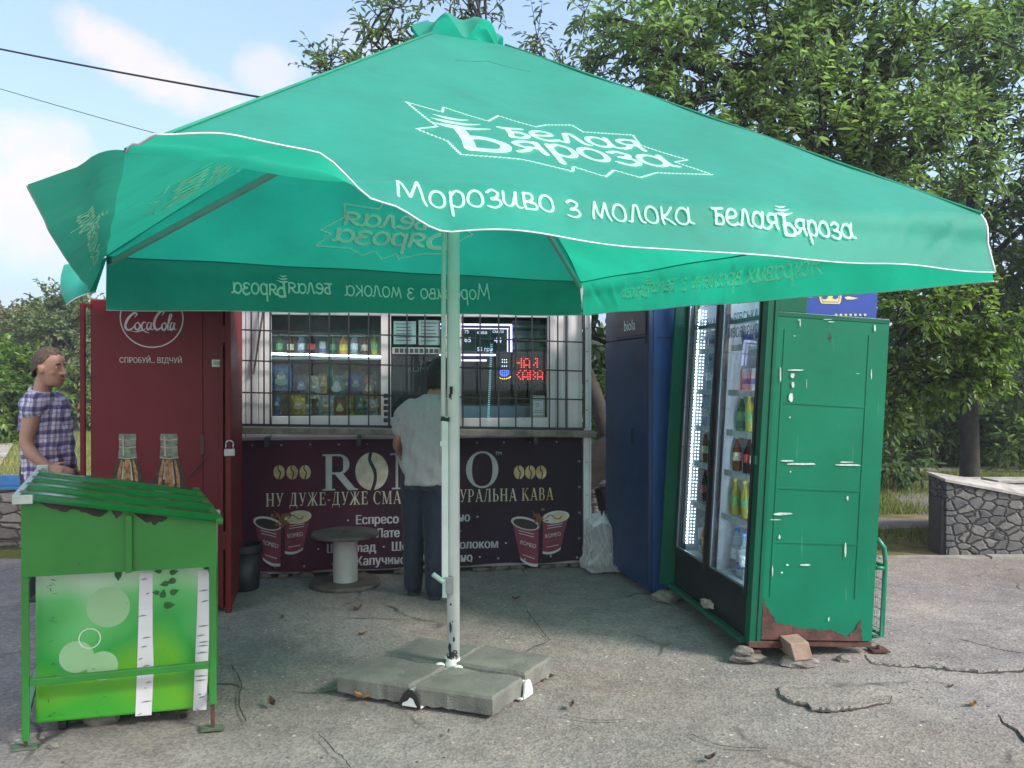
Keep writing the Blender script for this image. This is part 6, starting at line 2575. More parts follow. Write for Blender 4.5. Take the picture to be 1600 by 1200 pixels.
# rubble, stones, fallen leaves
for k, (px, py, r, tx) in enumerate(((848, 1062, .035, 'brown rubble lump beside the right slab of the parasol base'), (862, 1055, .028, 'small brown lump outermost beside the right slab'), (838, 1066, .026, 'small lump tucked under the right slab edge'),
                                     (1148, 1030, .02, 'pebble between the two props of the cage'), (82, 1170, .022, 'dark clod on the asphalt near the left foot of the stall'), (64, 1156, .012, 'tiny dark clod left of the freezer stone'))):
    c = on_ground(px, py)
    stone((c.x, c.y, r * .5), (r, r * .8, r * .65), tx, 30 + k, 'stones on the asphalt')
m_dry = M('dry_leaf', (.26, .15, .06), .8, .35, 20)
m_dry2 = M('dry_leaf_brown', (.10, .065, .04), .85, .35, 20)


def dry_leaf(px, py, s, ang, curl, mat, tx):
    c = on_ground(px, py)
    mb = MB()

    def lf(u, v):
        a = (v - .5) * 2
        w = math.sin(math.pi * (.05 + .9 * v)) ** .8 * .42
        x = a * s
        y = (u - .5) * 2 * w * s
        z = .004 + curl * s * (abs(u - .5) * 2) ** 1.5 + curl * s * .8 * a * a
        ca, sa = math.cos(ang), math.sin(ang)
        return (c.x + x * ca - y * sa, c.y + x * sa + y * ca, z + .003)
    mb.grid(lf, 6, 8)
    tag(mb.build('fallen_leaf', mat, None, smooth=True), tx, 'leaf', 'fallen leaves on the asphalt')


for a in ((568, 1094, .045, .3, .5, m_dry, 'tan curled leaf lying against the front edge of the left slab'), (559, 955, .035, .9, .6, m_dry2, 'brown leaf on the shaded asphalt left of the pole'),
          (424, 1104, .04, 2.2, .5, m_dry2, 'brown leaf on the asphalt between the freezer and the slabs'), (1521, 1106, .032, .5, .5, m_dry, 'orange leaf on the open asphalt at the right'),
          (893, 1107, .028, 1.2, .6, m_dry2, 'dark leaf right of the parasol base'), (565, 994, .022, .2, .5, m_dry, 'small pale leaf left behind the slabs'),
          (1486, 1076, .018, .2, .4, m_dry2, 'dark speck of leaf between the asphalt patches'), (440, 968, .025, 1.9, .5, m_dry2, 'small leaf in the shade near the red cabinet'),
          (1110, 1190, .028, .4, .5, m_dry2, 'dark leaf at the bottom edge right of centre'), (700, 1148, .016, 1.4, .5, m_dry2, 'small dark leaf in front of the nearest slab'),
          (806, 938, .03, .3, .5, m_dry2, 'brown leaf on the shaded asphalt near the banner')):
    dry_leaf(*a)

# ------------------------------------------------------------------ grass blades
def blades(name, polys, n, h, cols, seed):
    rs = np.random.default_rng(seed)
    pts = []
    for poly, share in polys:
        k = int(n * share)
        x = rs.uniform(poly[0], poly[1], k * 2)
        y = rs.uniform(poly[2], poly[3], k * 2)
        keep = np.sin(x * 1.7 + 1.1 * np.sin(y * 1.3)) + np.sin(y * 2.3 + 1.7 * np.sin(x)) + rs.uniform(-1.6, 1.6, k * 2) > -.3
        pts.append(np.stack([x[keep], y[keep]], 1)[:k])
    p = np.concatenate(pts)
    n = len(p)
    ang = rs.uniform(0, 2 * np.pi, n)
    hh = h * rs.uniform(.4, 1.2, n)
    w = .004 + .004 * rs.random(n)
    lean = rs.uniform(.1, .8, n) * hh
    la = rs.uniform(0, 2 * np.pi, n)
    v = np.zeros((n, 3, 3))
    v[:, 0] = np.stack([p[:, 0] - w * np.cos(ang), p[:, 1] - w * np.sin(ang), np.full(n, -.03)], 1)
    v[:, 1] = np.stack([p[:, 0] + w * np.cos(ang), p[:, 1] + w * np.sin(ang), np.full(n, -.03)], 1)
    v[:, 2] = np.stack([p[:, 0] + lean * np.cos(la), p[:, 1] + lean * np.sin(la), hh - .03], 1)
    return leaf_mesh(name, v.reshape(-1, 3), np.arange(n * 3).reshape(-1, 3), cols)


def leaf_mesh(name, verts, tris, mat, parent=None):
    me = bpy.data.meshes.new(name)
    if parent is not None:
        verts = verts - np.array(parent.location)
    me.vertices.add(len(verts))
    me.vertices.foreach_set('co', np.asarray(verts, dtype=np.float32).ravel())
    nl = tris.size
    me.loops.add(nl)
    me.loops.foreach_set('vertex_index', tris.ravel().astype(np.int32))
    me.polygons.add(len(tris))
    me.polygons.foreach_set('loop_start', np.arange(0, nl, 3, dtype=np.int32))
    me.polygons.foreach_set('loop_total', np.full(len(tris), 3, dtype=np.int32))
    me.materials.append(mat)
    me.update(calc_edges=True)
    me.validate()
    o = bpy.data.objects.new(name, me)
    COL.objects.link(o)
    if parent is not None:
        o.parent = parent
    return o


def leaf_mat(name, dark, mid, light, trans=.35, rough=.5):
    m, nt, B, N, L = new_mat(name)
    out = N['Material Output']
    geo = N.new('ShaderNodeNewGeometry')
    r = ramp(N, [(0, dark), (.5, mid), (.9, light), (1, tuple(min(1, x * 1.25) for x in light))])
    L.new(geo.outputs['Random Per Island'], r.inputs[0])
    cl = ramp(N, [(.3, (.72, .75, .75)), (.7, (1.2, 1.15, 1.0))])
    L.new(noise(N, L, geo.outputs['Position'], .9, 4), cl.inputs[0])
    c = mixc(N, L, 1, r.outputs[0], cl.outputs[0], 'MULTIPLY')
    L.new(c, B.inputs['Base Color'])
    B.inputs['Roughness'].default_value = rough
    B.inputs['Specular IOR Level'].default_value = .45
    t = N.new('ShaderNodeBsdfTranslucent')
    L.new(mixc(N, L, 1, c, (1.5, 1.7, .85), 'MULTIPLY'), t.inputs[0])
    mx = N.new('ShaderNodeMixShader')
    mx.inputs[0].default_value = trans
    L.new(B.outputs[0], mx.inputs[1])
    L.new(t.outputs[0], mx.inputs[2])
    L.new(mx.outputs[0], out.inputs['Surface'])
    return m


m_blade = leaf_mat('grass_blade', (.06, .10, .02), (.12, .17, .04), (.24, .25, .09), .3, .6)
m_blade_dry = leaf_mat('grass_blade_dry', (.08, .11, .03), (.20, .20, .07), (.36, .32, .16), .3, .7)
tag(blades('grass', [((3.6, 8.2, 9.75, 14.2), .62), ((3.2, 8, 7.95, 8.65), .22), ((6.1, 9, 9, 14), .16)], 42000, .11, m_blade, 1), 'rough green grass beside the path behind the stone planter', None, kind='stuff')
tag(blades('dry_grass', [((-14, -3.2, 8.6, 17), .6), ((-20, -3, 17, 30), .4)], 46000, .10, m_blade_dry, 2), 'sunlit dry lawn behind the low wall at the left', None, kind='stuff')

# ------------------------------------------------------------------ stone walls
def stone_wall_mat(name, a, b, c, sx=5.0, sz=9.0, mortar=(.07, .066, .06)):
    m, nt, B, N, L = new_mat(name)
    geo = N.new('ShaderNodeNewGeometry')
    mpn = N.new('ShaderNodeMapping')
    mpn.inputs['Scale'].default_value = (sx, sx, sz)
    L.new(geo.outputs['Position'], mpn.inputs[0])
    wn_ = N.new('ShaderNodeTexNoise')
    wn_.inputs['Scale'].default_value = 1.1
    wn_.inputs['Detail'].default_value = 3
    L.new(mpn.outputs[0], wn_.inputs['Vector'])
    co = mixc(N, L, .55, mpn.outputs[0], wn_.outputs['Color'], 'ADD')
    v = N.new('ShaderNodeTexVoronoi')
    v.distance = 'CHEBYCHEV'
    v.inputs['Randomness'].default_value = .85
    v.inputs['Scale'].default_value = 1
    L.new(co, v.inputs['Vector'])
    e = N.new('ShaderNodeTexVoronoi')
    e.feature = 'DISTANCE_TO_EDGE'
    e.inputs['Randomness'].default_value = .85
    e.inputs['Scale'].default_value = 1
    L.new(co, e.inputs['Vector'])
    v.distance = 'EUCLIDEAN'
    sp = N.new('ShaderNodeSeparateXYZ')
    L.new(v.outputs['Color'], sp.inputs[0])
    r = ramp(N, [(0, a), (.5, b), (1, c)])
    L.new(sp.outputs[0], r.inputs[0])
    r2 = ramp(N, [(.3, (.7, .7, .7)), (.7, (1.2, 1.18, 1.15))])
    L.new(noise(N, L, geo.outputs['Position'], 22, 8, .7), r2.inputs[0])
    col = mixc(N, L, 1, r.outputs[0], r2.outputs[0], 'MULTIPLY')
    mr = ramp(N, [(.03, (1, 1, 1)), (.075, (0, 0, 0))])
    L.new(e.outputs['Distance'], mr.inputs[0])
    L.new(mixc(N, L, mr.outputs[0], col, mortar), B.inputs['Base Color'])
    B.inputs['Roughness'].default_value = .9
    hr = ramp(N, [(.0, (0, 0, 0)), (.14, (1, 1, 1))])
    L.new(e.outputs['Distance'], hr.inputs[0])
    h = mixc(N, L, .25, hr.outputs[0], noise(N, L, geo.outputs['Position'], 26, 7))
    bump(N, L, B, h, 1.0, .03)
    return m


m_sw = stone_wall_mat('stone_wall_grey', (.065, .07, .075), (.105, .11, .115), (.16, .158, .152), 8.5, 13, (.04, .038, .036))  # stones darkened: the planter's shade is put into their colour
m_swl = stone_wall_mat('stone_wall_warm', (.13, .115, .105), (.19, .172, .155), (.25, .23, .21), 4.5, 11)
m_cap = M('pale_coping', (.36, .34, .32), .9, .22, 8, bmp=.4)
w_ = thing('stone_wall', 'low wall of rough grey stone at the left with a blue board along its top', 'wall', (-6, 7.8, 0))
mb = MB()
mb.box((-10, 7.8, -.05), (-3.0, 8.15, .55))
mb.build('stonework', m_swl, w_)
mb = MB()
mb.box((-10, 7.78, .553), (-3.0, 8.17, .58))
mb.bar((-10, 7.86, .63), (-3.9, 7.86, .635), .05, .10)
mb.build('blue_board', M('blue_board_paint', (.035, .16, .38), .5, .15, 5), w_)
w2 = thing('stone_wall', 'low stone wall behind the kiosk corner beside the fallen trunk', 'wall', (1.8, 8.6, 0))
mb = MB()
mb.box((.2, 8.6, -.05), (2.9, 8.95, .72))
mb.build('stonework', stone_wall_mat('stone_wall_mid', (.12, .115, .11), (.18, .172, .165), (.24, .23, .22), 3.2, 9), w2)
pln = thing('stone_planter', 'grey stone planter wall with a pale sloping top at the right edge', 'planter', (3.98, 7.42, 0))
mb = MB()
x0_, x1_ = 3.99, 7.6
zt = lambda x: .675 - .155 * min(1, (x - 3.99) / .8) * (1 if x < 4.79 else 1) - .02 * max(0, x - 4.79)
for (ya, yb, xa, xb) in ((7.43, 7.75, x0_, 4.79), (7.43, 7.75, 4.79, x1_)):
    mb.hexa([(xa, ya, -.05), (xb, ya, -.05), (xb, yb, -.05), (xa, yb, -.05), (xa, ya, zt(xa)), (xb, ya, zt(xb)), (xb, yb, zt(xb) + .06), (xa, yb, zt(xa) + .03)])
sl_ = lambda y: x0_ + .57 * (y - 7.43)
mb.hexa([(sl_(7.7505), 7.7505, -.05), (sl_(7.7505) + .3, 7.7505, -.05), (sl_(9.0) + .3, 9.0, -.05), (sl_(9.0), 9.0, -.05), (sl_(7.7505), 7.7505, .64), (sl_(7.7505) + .3, 7.7505, .64), (sl_(9.0) + .3, 9.0, .50), (sl_(9.0), 9.0, .50)])
mb.box((sl_(9.0) + .3005, 8.7, -.05), (x1_, 9.0, .50))
mb.build('stonework', m_sw, pln)
mb = MB()
mb.hexa([(x0_ - .02, 7.41, zt(x0_) + .002), (4.79, 7.41, zt(4.79) + .002), (4.79, 7.76, zt(4.79) + .064), (x0_ - .02, 7.76, zt(x0_) + .034), (x0_ - .02, 7.41, zt(x0_) + .026), (4.79, 7.41, zt(4.79) + .026), (4.79, 7.76, zt(4.79) + .088), (x0_ - .02, 7.76, zt(x0_) + .058)])
mb.hexa([(4.7905, 7.41, zt(4.79) + .002), (x1_, 7.41, zt(x1_) + .002), (x1_, 7.76, zt(x1_) + .064), (4.7905, 7.76, zt(4.79) + .064), (4.7905, 7.41, zt(4.79) + .026), (x1_, 7.41, zt(x1_) + .026), (x1_, 7.76, zt(x1_) + .088), (4.7905, 7.76, zt(4.79) + .088)])
mb.hexa([(sl_(7.77) - .02, 7.77, .642), (sl_(7.77) + .32, 7.77, .642), (sl_(9.02) + .32, 9.02, .502), (sl_(9.02) - .02, 9.02, .502), (sl_(7.77) - .02, 7.77, .668), (sl_(7.77) + .32, 7.77, .668), (sl_(9.02) + .32, 9.02, .528), (sl_(9.02) - .02, 9.02, .528)])
mb.box((sl_(9.02) + .3205, 8.68, .503), (x1_, 9.02, .529))
mb.build('coping', m_cap, pln)
mb = MB()
mb.box((x0_ + .95, 7.7505, -.02), (x1_ - .01, 8.699, .42))
mb.build('soil', m_soil, pln)
mb = MB()
mb.hexa([(x0_ - .03, 7.47, -.02), (x0_ - .002, 7.47, -.02), (x0_ - .002, 7.7, -.02), (x0_ - .02, 7.7, -.02), (x0_ - .022, 7.47, .50), (x0_ - .002, 7.47, .50), (x0_ - .002, 7.7, .50), (x0_ - .016, 7.7, .50)])
mb.build('end_plate', M('dark_plate', (.06, .06, .065), .7), pln)
# ------------------------------------------------------------------ trees
m_bark = M('bark', (.032, .027, .024), .95, .35, 7, bmp=.9, bscale=18)
m_bark_d = M('bark_dark', (.030, .028, .028), .95, .3, 7, bmp=.9, bscale=18)


def leaf_geometry(pos, dirs, ups, ln, wd, rs):
    n = len(pos)
    d = dirs / np.linalg.norm(dirs, axis=1, keepdims=True)
    s = np.cross(d, ups)
    s /= np.linalg.norm(s, axis=1, keepdims=True) + 1e-9
    u = np.cross(s, d)
    L_ = (ln * rs.uniform(.65, 1.25, n))[:, None]
    W_ = (wd * rs.uniform(.7, 1.2, n))[:, None]
    fold = rs.uniform(.1, .55, n)[:, None]
    v = np.zeros((n, 6, 3))
    v[:, 0] = pos
    v[:, 1] = pos + d * L_ * .35 + s * W_ * .5 + u * W_ * .5 * fold
    v[:, 2] = pos + d * L_ * .72 + s * W_ * .34 + u * W_ * .3 * fold
    v[:, 3] = pos + d * L_ - u * L_ * .12
    v[:, 4] = pos + d * L_ * .72 - s * W_ * .34 + u * W_ * .3 * fold
    v[:, 5] = pos + d * L_ * .35 - s * W_ * .5 + u * W_ * .5 * fold
    b = np.arange(n)[:, None] * 6
    t = np.concatenate([b + np.array([[0, 1, 2]]), b + np.array([[0, 2, 3]]), b + np.array([[0, 3, 4]]), b + np.array([[0, 4, 5]])], 1).reshape(-1, 3)
    return v.reshape(-1, 3), t


def tree(name, label, cat, trunk, r0, lobes, leaf, mat, seed, twigs=7, per=9, twig_len=.5, group=None, bark=None, limbs=True, droop=.25, sticks=True, twig_r=.004):
    """trunk: list of points; lobes: (centre, (rx, ry, rz), clusters)"""
    rs = np.random.default_rng(seed)
    rnd = random.Random(seed)
    root = thing(name, label, cat, tuple(trunk[0]), group)
    tb = MB()
    tp = catmull([Vector(p) for p in trunk], 6)
    n = len(tp)
    tb.tube(tp, [r0 * (1.25 if i == 0 else 1) * (1 - .55 * i / (n - 1)) for i in range(n)], 12)
    P_, D_, U_ = [], [], []
    for (c, rad, k) in lobes:
        c = Vector(c)
        # limb from the trunk
        zt_ = c.z - .55 * (c - tp[0]).length * .5
        j = min(range(n), key=lambda i: abs(tp[i].z - max(tp[0].z + .8, zt_)))
        a = tp[j]
        mid = a.lerp(c, .5) + Vector((rnd.uniform(-.2, .2), rnd.uniform(-.2, .2), .12 * (c - a).length))
        lp = catmull([a, mid, c], 6)
        rl = r0 * .42
        if limbs:
            tb.tube(lp, [rl * (1 - .75 * i / (len(lp) - 1)) for i in range(len(lp))], 7)
        for q in range(k):
            u = rs.normal(size=3)
            u /= np.linalg.norm(u)
            rr = rs.random() ** .45
            cc = c + Vector((u[0] * rad[0] * rr, u[1] * rad[1] * rr, u[2] * rad[2] * rr))
            st = lp[rnd.randint(len(lp) // 2, len(lp) - 1)]
            if limbs and rnd.random() < .7:
                bm = st.lerp(cc, .5) + Vector((rnd.uniform(-.12, .12), rnd.uniform(-.12, .12), .10))
                bp_ = catmull([st, bm, cc], 4)
                tb.tube(bp_, [rl * .24 * (1 - .75 * i / (len(bp_) - 1)) + .003 for i in range(len(bp_))], 5)
            outd = (cc - tp[-1].lerp(tp[0], .3)).normalized()
            for w in range(twigs):
                d = Vector(rs.normal(size=3)).normalized() * .8 + outd * .6
                d.z -= droop * rnd.random()
                d.normalize()
                ln = twig_len * rnd.uniform(.5, 1.15)
                e = cc + d * ln + Vector((0, 0, -droop * .25 * ln))
                if sticks:
                    tb.tube([cc, cc.lerp(e, .55) + Vector((0, 0, .03 * ln)), e], [twig_r * 1.6, twig_r, twig_r * .5], 3, False)
                for m_ in range(per):
                    t = .18 + .82 * (m_ + rnd.random() * .7) / per
                    p = cc.lerp(e, min(1.0, t))
                    P_.append((p.x, p.y, p.z + .03 * ln * math.sin(math.pi * t)))
                    side = d.cross(Vector((0, 0, 1))) * (1 if m_ % 2 else -1)
                    dd = d * rnd.uniform(.3, .9) + side * rnd.uniform(.4, 1.0) + Vector((rnd.uniform(-.4, .4), rnd.uniform(-.4, .4), rnd.uniform(-.75, .25)))
                    D_.append(tuple(dd))
                    U_.append((rnd.uniform(-.5, .5), rnd.uniform(-.5, .5), 1))
    tb.build('trunk', bark or m_bark, root, smooth=True)
    v, t = leaf_geometry(np.array(P_), np.array(D_), np.array(U_), leaf[0], leaf[1], rs)
    leaf_mesh('crown', v, t, mat, root)
    return root


lm_mid = leaf_mat('leaf_mid_green', (.065, .108, .060), (.12, .185, .10), (.19, .27, .13), .55, .40)
lm_dark = leaf_mat('leaf_dark_green', (.035, .07, .038), (.068, .115, .060), (.11, .175, .085), .5, .5)
lm_bright = leaf_mat('leaf_bright_green', (.05, .10, .018), (.10, .18, .030), (.19, .27, .07), .42, .42)
lm_muted = leaf_mat('leaf_muted_green', (.07, .11, .055), (.115, .17, .085), (.18, .23, .125), .45, .5)  # muted green leaf colours for the leaning tree
lm_far = leaf_mat('leaf_far_green', (.07, .11, .055), (.12, .17, .085), (.20, .24, .13), .35, .6)
lm_brown = leaf_mat('leaf_far_brown', (.10, .10, .05), (.17, .16, .08), (.25, .23, .13), .35, .6)

# leaning tree right behind the kiosk, its upper sprays show round the parasol peak
tree('leaning_tree', 'dark leaning tree right behind the kiosk, its sparse sprays showing above the parasol peak', 'tree',
     [(1.15, 8.1, -.03), (1.05, 8.2, .7), (.85, 8.5, 1.5), (.5, 8.7, 2.3), (.1, 8.8, 3.0)], .115,
     [(P(575, 60, 9.0), (.55, .5, .55), 7), (P(630, 45, 9.1), (.35, .5, .45), 5), (P(735, 25, 9.2), (.40, .5, .35), 6), (P(515, 108, 8.8), (.28, .4, .22), 4), (P(845, 80, 9.3), (.30, .4, .25), 3), (P(560, 130, 8.9), (.5, .4, .25), 5),
      (P(700, -60, 9.2), (.9, .7, .4), 6), (P(900, 140, 9.2), (.35, .4, .4), 4), (P(690, 95, 9.0), (.7, .5, .4), 6)], (.095, .034), lm_muted, 11, 6, 8, .42, bark=m_bark)
# big spreading tree behind the cage
tree('spreading_tree', 'big spreading tree with forked dark limbs rising behind the green cage', 'tree',
     [(3.75, 9.9, -.03), (3.8, 9.9, 1.4), (3.9, 10.0, 2.6), (4.0, 10.0, 3.6), (4.3, 10.1, 4.4)], .17,
     [(P(1010, 70, 9.3), (.85, .9, .6), 17), (P(960, 30, 9.4), (.5, .7, .4), 8), (P(1090, 140, 9.4), (.9, 1, .75), 22), (P(1190, 100, 9.6), (.9, 1, .8), 26), (P(1290, 60, 9.9), (1.0, 1, .8), 30),
      (P(1250, 190, 9.4), (.9, 1, .7), 26), (P(1150, 235, 9.3), (.7, .9, .45), 16), (P(1370, 160, 9.8), (1.0, 1, .9), 30), (P(1330, 270, 9.4), (.9, .9, .6), 24), (P(1240, 10, 10), (1.0, 1, .4), 16),
      (P(1450, 60, 10), (1.1, 1, .9), 30), (P(1450, 250, 9.8), (.9, 1, .7), 24), (P(1120, 20, 9.8), (.8, .8, .35), 7), (P(1380, -60, 10), (1.6, 1.2, .6), 22), (P(1050, 190, 9.4), (.5, .7, .35), 9)],
     (.105, .046), lm_mid, 12, 8, 10, .46)
# tree with the dark straight trunk behind the planter
tree('straight_tree', 'tree with a straight dark trunk standing in the grass behind the stone planter', 'tree',
     [(7.30, 12.9, -.03), (7.28, 12.9, 1.2), (7.2, 12.9, 2.4), (7.3, 12.9, 4.0), (7.3, 12.8, 5.4)], .15,
     [(P(1560, 330, 12), (1.2, 1.2, 1.1), 26), (P(1500, 400, 12.4), (1.1, 1.2, .9), 22), (P(1610, 470, 12.2), (1.1, 1.2, 1.0), 22), (P(1560, 180, 12), (1.4, 1.3, 1.2), 30), (P(1480, 500, 12.8), (.9, 1, .6), 14),
      (P(1580, 60, 12), (1.4, 1.3, 1.0), 26), (P(1690, 300, 12), (1.3, 1.3, 1.6), 22), (P(1560, 580, 12.9), (1.0, 1, .5), 14)], (.13, .062), lm_dark, 13, 9, 9, .60, bark=m_bark_d)
# lower bright branches right of the cage
tree('young_mulberry', 'young bright leaved tree just behind the cage, leaves hanging beside the blue sign', 'tree',
     [(3.45, 8.7, -.03), (3.5, 8.7, .8), (3.75, 8.65, 1.5), (4.2, 8.5, 2.1)], .06,
     [(P(1430, 500, 8.2), (.42, .5, .28), 12), (P(1500, 545, 8.1), (.42, .5, .25), 12), (P(1545, 520, 8.0), (.3, .4, .2), 8), (P(1415, 580, 8.4), (.35, .5, .3), 10), (P(1470, 590, 8.3), (.4, .5, .22), 10), (P(1540, 585, 8.1), (.3, .4, .16), 6),
      (P(1400, 455, 8.4), (.35, .4, .22), 7), (P(1480, 455, 8.2), (.4, .4, .16), 7), (P(1400, 630, 8.6), (.3, .4, .22), 8)], (.088, .046), lm_bright, 14, 6, 8, .30, bark=m_bark_d)
# shrubs and dark trees closing the view behind
bk = [('tall dark bushy tree filling the gap behind the cage', 1180, 12.5, 3.6, 2.0), ('dark bushy tree behind the blue cabinet', 985, 11.5, 3.1, 1.9), ('dark tree behind the straight trunk', 1480, 17.5, 4.5, 3.0), ('dark bushy tree at the far right behind the planter', 1640, 16.5, 4.6, 2.8), ('dense dark tree rising behind the spreading tree', 1330, 16, 4.6, 2.9)]
for k, (tx, px, D, h, r) in enumerate(bk):
    c = on_ground(px, 595 + 1.6 * F_PX / D)
    lob = []
    rnd = random.Random(40 + k)
    for q in range(9):
        a = q * 2.4
        zc = .7 + (h * 1.15 - .4) * q / 8
        rr = r * (.55 + .45 * math.sin(math.pi * (q + 1) / 10))
        lob.append(((c.x + math.cos(a) * rr * .45, c.y + math.sin(a) * rr * .4, zc), (rr * .75, rr * .6, .75), 12))
    tree('bushy_tree', tx, 'tree', [(c.x, c.y, -.03), (c.x + .1, c.y, 1.2), (c.x, c.y, h * .6), (c.x - .1, c.y, h * .9)], .14, lob, (.19, .10), lm_dark, 60 + k, 6, 7, .6, 'dark trees behind the stalls', m_bark_d, True, .3, False)
for k, (tx, px, D, r, h, mt) in enumerate((('dark leafy shrub at the left of the path behind the cage', 1330, 12.2, .9, 1.3, lm_dark), ('leafy shrub overhanging the path beyond the grass', 1455, 15.8, 1.0, 1.25, lm_dark), ('low shrub behind the straight trunk', 1545, 15.5, 1.0, 1.2, lm_dark),
                                           ('green shrub at the right edge above the planter', 1600, 14.8, .9, 1.1, lm_mid), ('shrub beside the blue cabinet behind the fallen trunk', 935, 10.4, .8, 1.6, lm_mid))):
    c = on_ground(px, 595 + 1.6 * F_PX / D)
    lob = [((c.x + math.cos(a) * r * .5, c.y + math.sin(a) * r * .5, h * (.3 + .5 * ((q * 7) % 5) / 5)), (r * .55, r * .55, h * .4), 11) for q, a in enumerate([0, 1.3, 2.5, 3.8, 5.0])]
    tree('shrub', tx, 'shrub', [(c.x, c.y, -.03), (c.x, c.y, .3), (c.x + .05, c.y, .6)], .03, lob, (.13, .065), mt, 80 + k, 6, 7, .35, 'shrubs beyond the grass', m_bark_d, True, .2, False)
# fallen trunk lying behind the kiosk corner
mb = MB()
q = catmull([(.55, 7.75, .62), (1.0, 7.8, .95), (1.35, 7.95, 1.10), (1.9, 8.2, 1.3), (2.6, 8.5, 1.55)], 6)
mb.tube(q, [.19 - .004 * i for i in range(len(q))], 12)
mb.tube([(1.0, 7.8, .95), (1.1, 7.7, 1.35), (1.35, 7.65, 1.75), (1.5, 7.7, 2.2)], [.07, .055, .04, .02], 8)
mb.tube([(.95, 7.75, .6), (1.05, 7.75, .25), (1.1, 7.75, -.05)], [.17, .2, .25], 10)
tag(mb.build('tree_stump', M('bark_old', (.022, .019, .018), .95, .4, 6, bmp=1.0, bscale=16), None, smooth=True), 'thick dark gnarled trunk between the kiosk corner and the blue cabinet', 'trunk')
# distant trees across the lawn on the left
far = [('brownish round tree across the lawn behind the standing man', 62, 30, 5.4, 2.5, lm_brown), ('green tree across the lawn beside the red cabinet', 118, 27, 5.6, 2.3, lm_far), ('light green low tree at the left edge of the lawn', 0, 22, 3.0, 1.9, lm_bright),
       ('tall thin tree cut by the left edge of the picture', -98, 26, 7.6, 1.7, lm_far), ('green tree behind the brownish one', 95, 40, 7.0, 3.2, lm_far), ('far pale tree at the end of the lawn', 30, 48, 6.0, 4.2, lm_brown), ('tree beyond the lawn hidden partly by the red cabinet', 190, 34, 5.0, 3.0, lm_far)]
for k, (tx, px, D, h, r, mt) in enumerate(far):
    c = on_ground(px, 595 + 1.6 * F_PX / D)
    h *= .74
    lob = []
    for q in range(10):
        a = q * 2.4
        zc = .16 * h + (h * .80) * q / 9
        rr = r * (.5 + .5 * math.sin(math.pi * (q + 1.5) / 11.5))
        lob.append(((c.x + math.cos(a) * rr * .45, c.y + math.sin(a) * rr * .45, zc), (rr * .6, rr * .6, h * .12), 13))
    tree('lawn_tree', tx, 'tree', [(c.x, c.y, -.03), (c.x, c.y, h * .2), (c.x + .1, c.y, h * .5), (c.x, c.y, h * .8)], .16, lob, (.17, .10), mt, 90 + k, 8, 12, .75, 'trees across the lawn', m_bark_d, True, .2, False)
# closing belt of woodland far off all round the view
rs = np.random.default_rng(7)
n = 150000
ang = rs.uniform(-1.25, 1.25, n)
dist = rs.uniform(62, 74, n)
ht = 4.6 + 1.4 * np.sin(ang * 9) + 1.0 * np.sin(ang * 23 + 1) + .5 * np.sin(ang * 61)
pp = np.stack([np.sin(ang) * dist, np.cos(ang) * dist, rs.random(n) ** .8 * np.maximum(3, ht)], 1)
v, t = leaf_geometry(pp, rs.normal(size=(n, 3)), rs.normal(size=(n, 3)) + np.array([0, 0, 1.5]), .55, .34, rs)
tag(leaf_mesh('woodland', v, t, lm_far), 'distant belt of trees beyond the lawn', None, kind='stuff')
# tiny hut far across the lawn
hp = on_ground(92, 595 + 1.6 * F_PX / 26)
ht_ = thing('garden_hut', 'tiny teal hut with an orange roof far across the lawn behind the man', 'hut', (hp.x, hp.y, -.03))
mb = MB()
mb.box((hp.x - .35, hp.y, -.03), (hp.x + .35, hp.y + .6, .62))
mb.build('wall', M('hut_teal', (.20, .36, .36), .7), ht_)
mb = MB()
mb.hexa([(hp.x - .42, hp.y - .05, .625), (hp.x + .42, hp.y - .05, .625), (hp.x + .42, hp.y + .65, .625), (hp.x - .42, hp.y + .65, .625), (hp.x - .40, hp.y + .2, .92), (hp.x + .40, hp.y + .2, .92), (hp.x + .40, hp.y + .4, .92), (hp.x - .40, hp.y + .4, .92)])
mb.build('roof', M('hut_orange', (.46, .20, .08), .7), ht_)

# overhead wires
def wire(name, tx, pts, r, sag):
    mb = MB()
    a, b = Vector(pts[0]), Vector(pts[1])
    mb.tube([a.lerp(b, k / 24) - Vector((0, 0, sag * 4 * (k / 24) * (1 - k / 24))) for k in range(25)], r, 6)
    return tag(mb.build(name, M('wire_black', (.012, .012, .015), .6)), tx, 'cable')


wire('overhead_cable', 'thick black cable sagging across the sky to the top of the parasol', (P(-420, -20, 13), P(640, 190, 8.75)), .013, .12)
wire('overhead_cable', 'thin wire crossing the sky below the thick cable', (P(-420, 6, 13), P(700, 330, 8.7)), .005, .10)
# ------------------------------------------------------------------ people
def fuse(mb, name, mat, parent, voxel=.008, smooth=4, extra=None):
    """union of overlapping closed shapes as one continuous skin"""
    o = mb.build(name, mat, parent, smooth=True)
    md = o.modifiers.new('r', 'REMESH')
    md.mode = 'VOXEL'
    md.voxel_size = voxel
    ms = o.modifiers.new('s', 'SMOOTH')
    ms.iterations = smooth
    ms.factor = .5
    dg = bpy.context.evaluated_depsgraph_get()
    dg.update()
    me = bpy.data.meshes.new_from_object(o.evaluated_get(dg))
    o.modifiers.clear()
    old = o.data
    o.data = me
    bpy.data.meshes.remove(old)
    me.name = name
    if not me.materials:
        me.materials.append(mat)
    if extra:
        for v in me.vertices:
            v.co = extra(v.co.copy())
    me.shade_smooth()
    return o


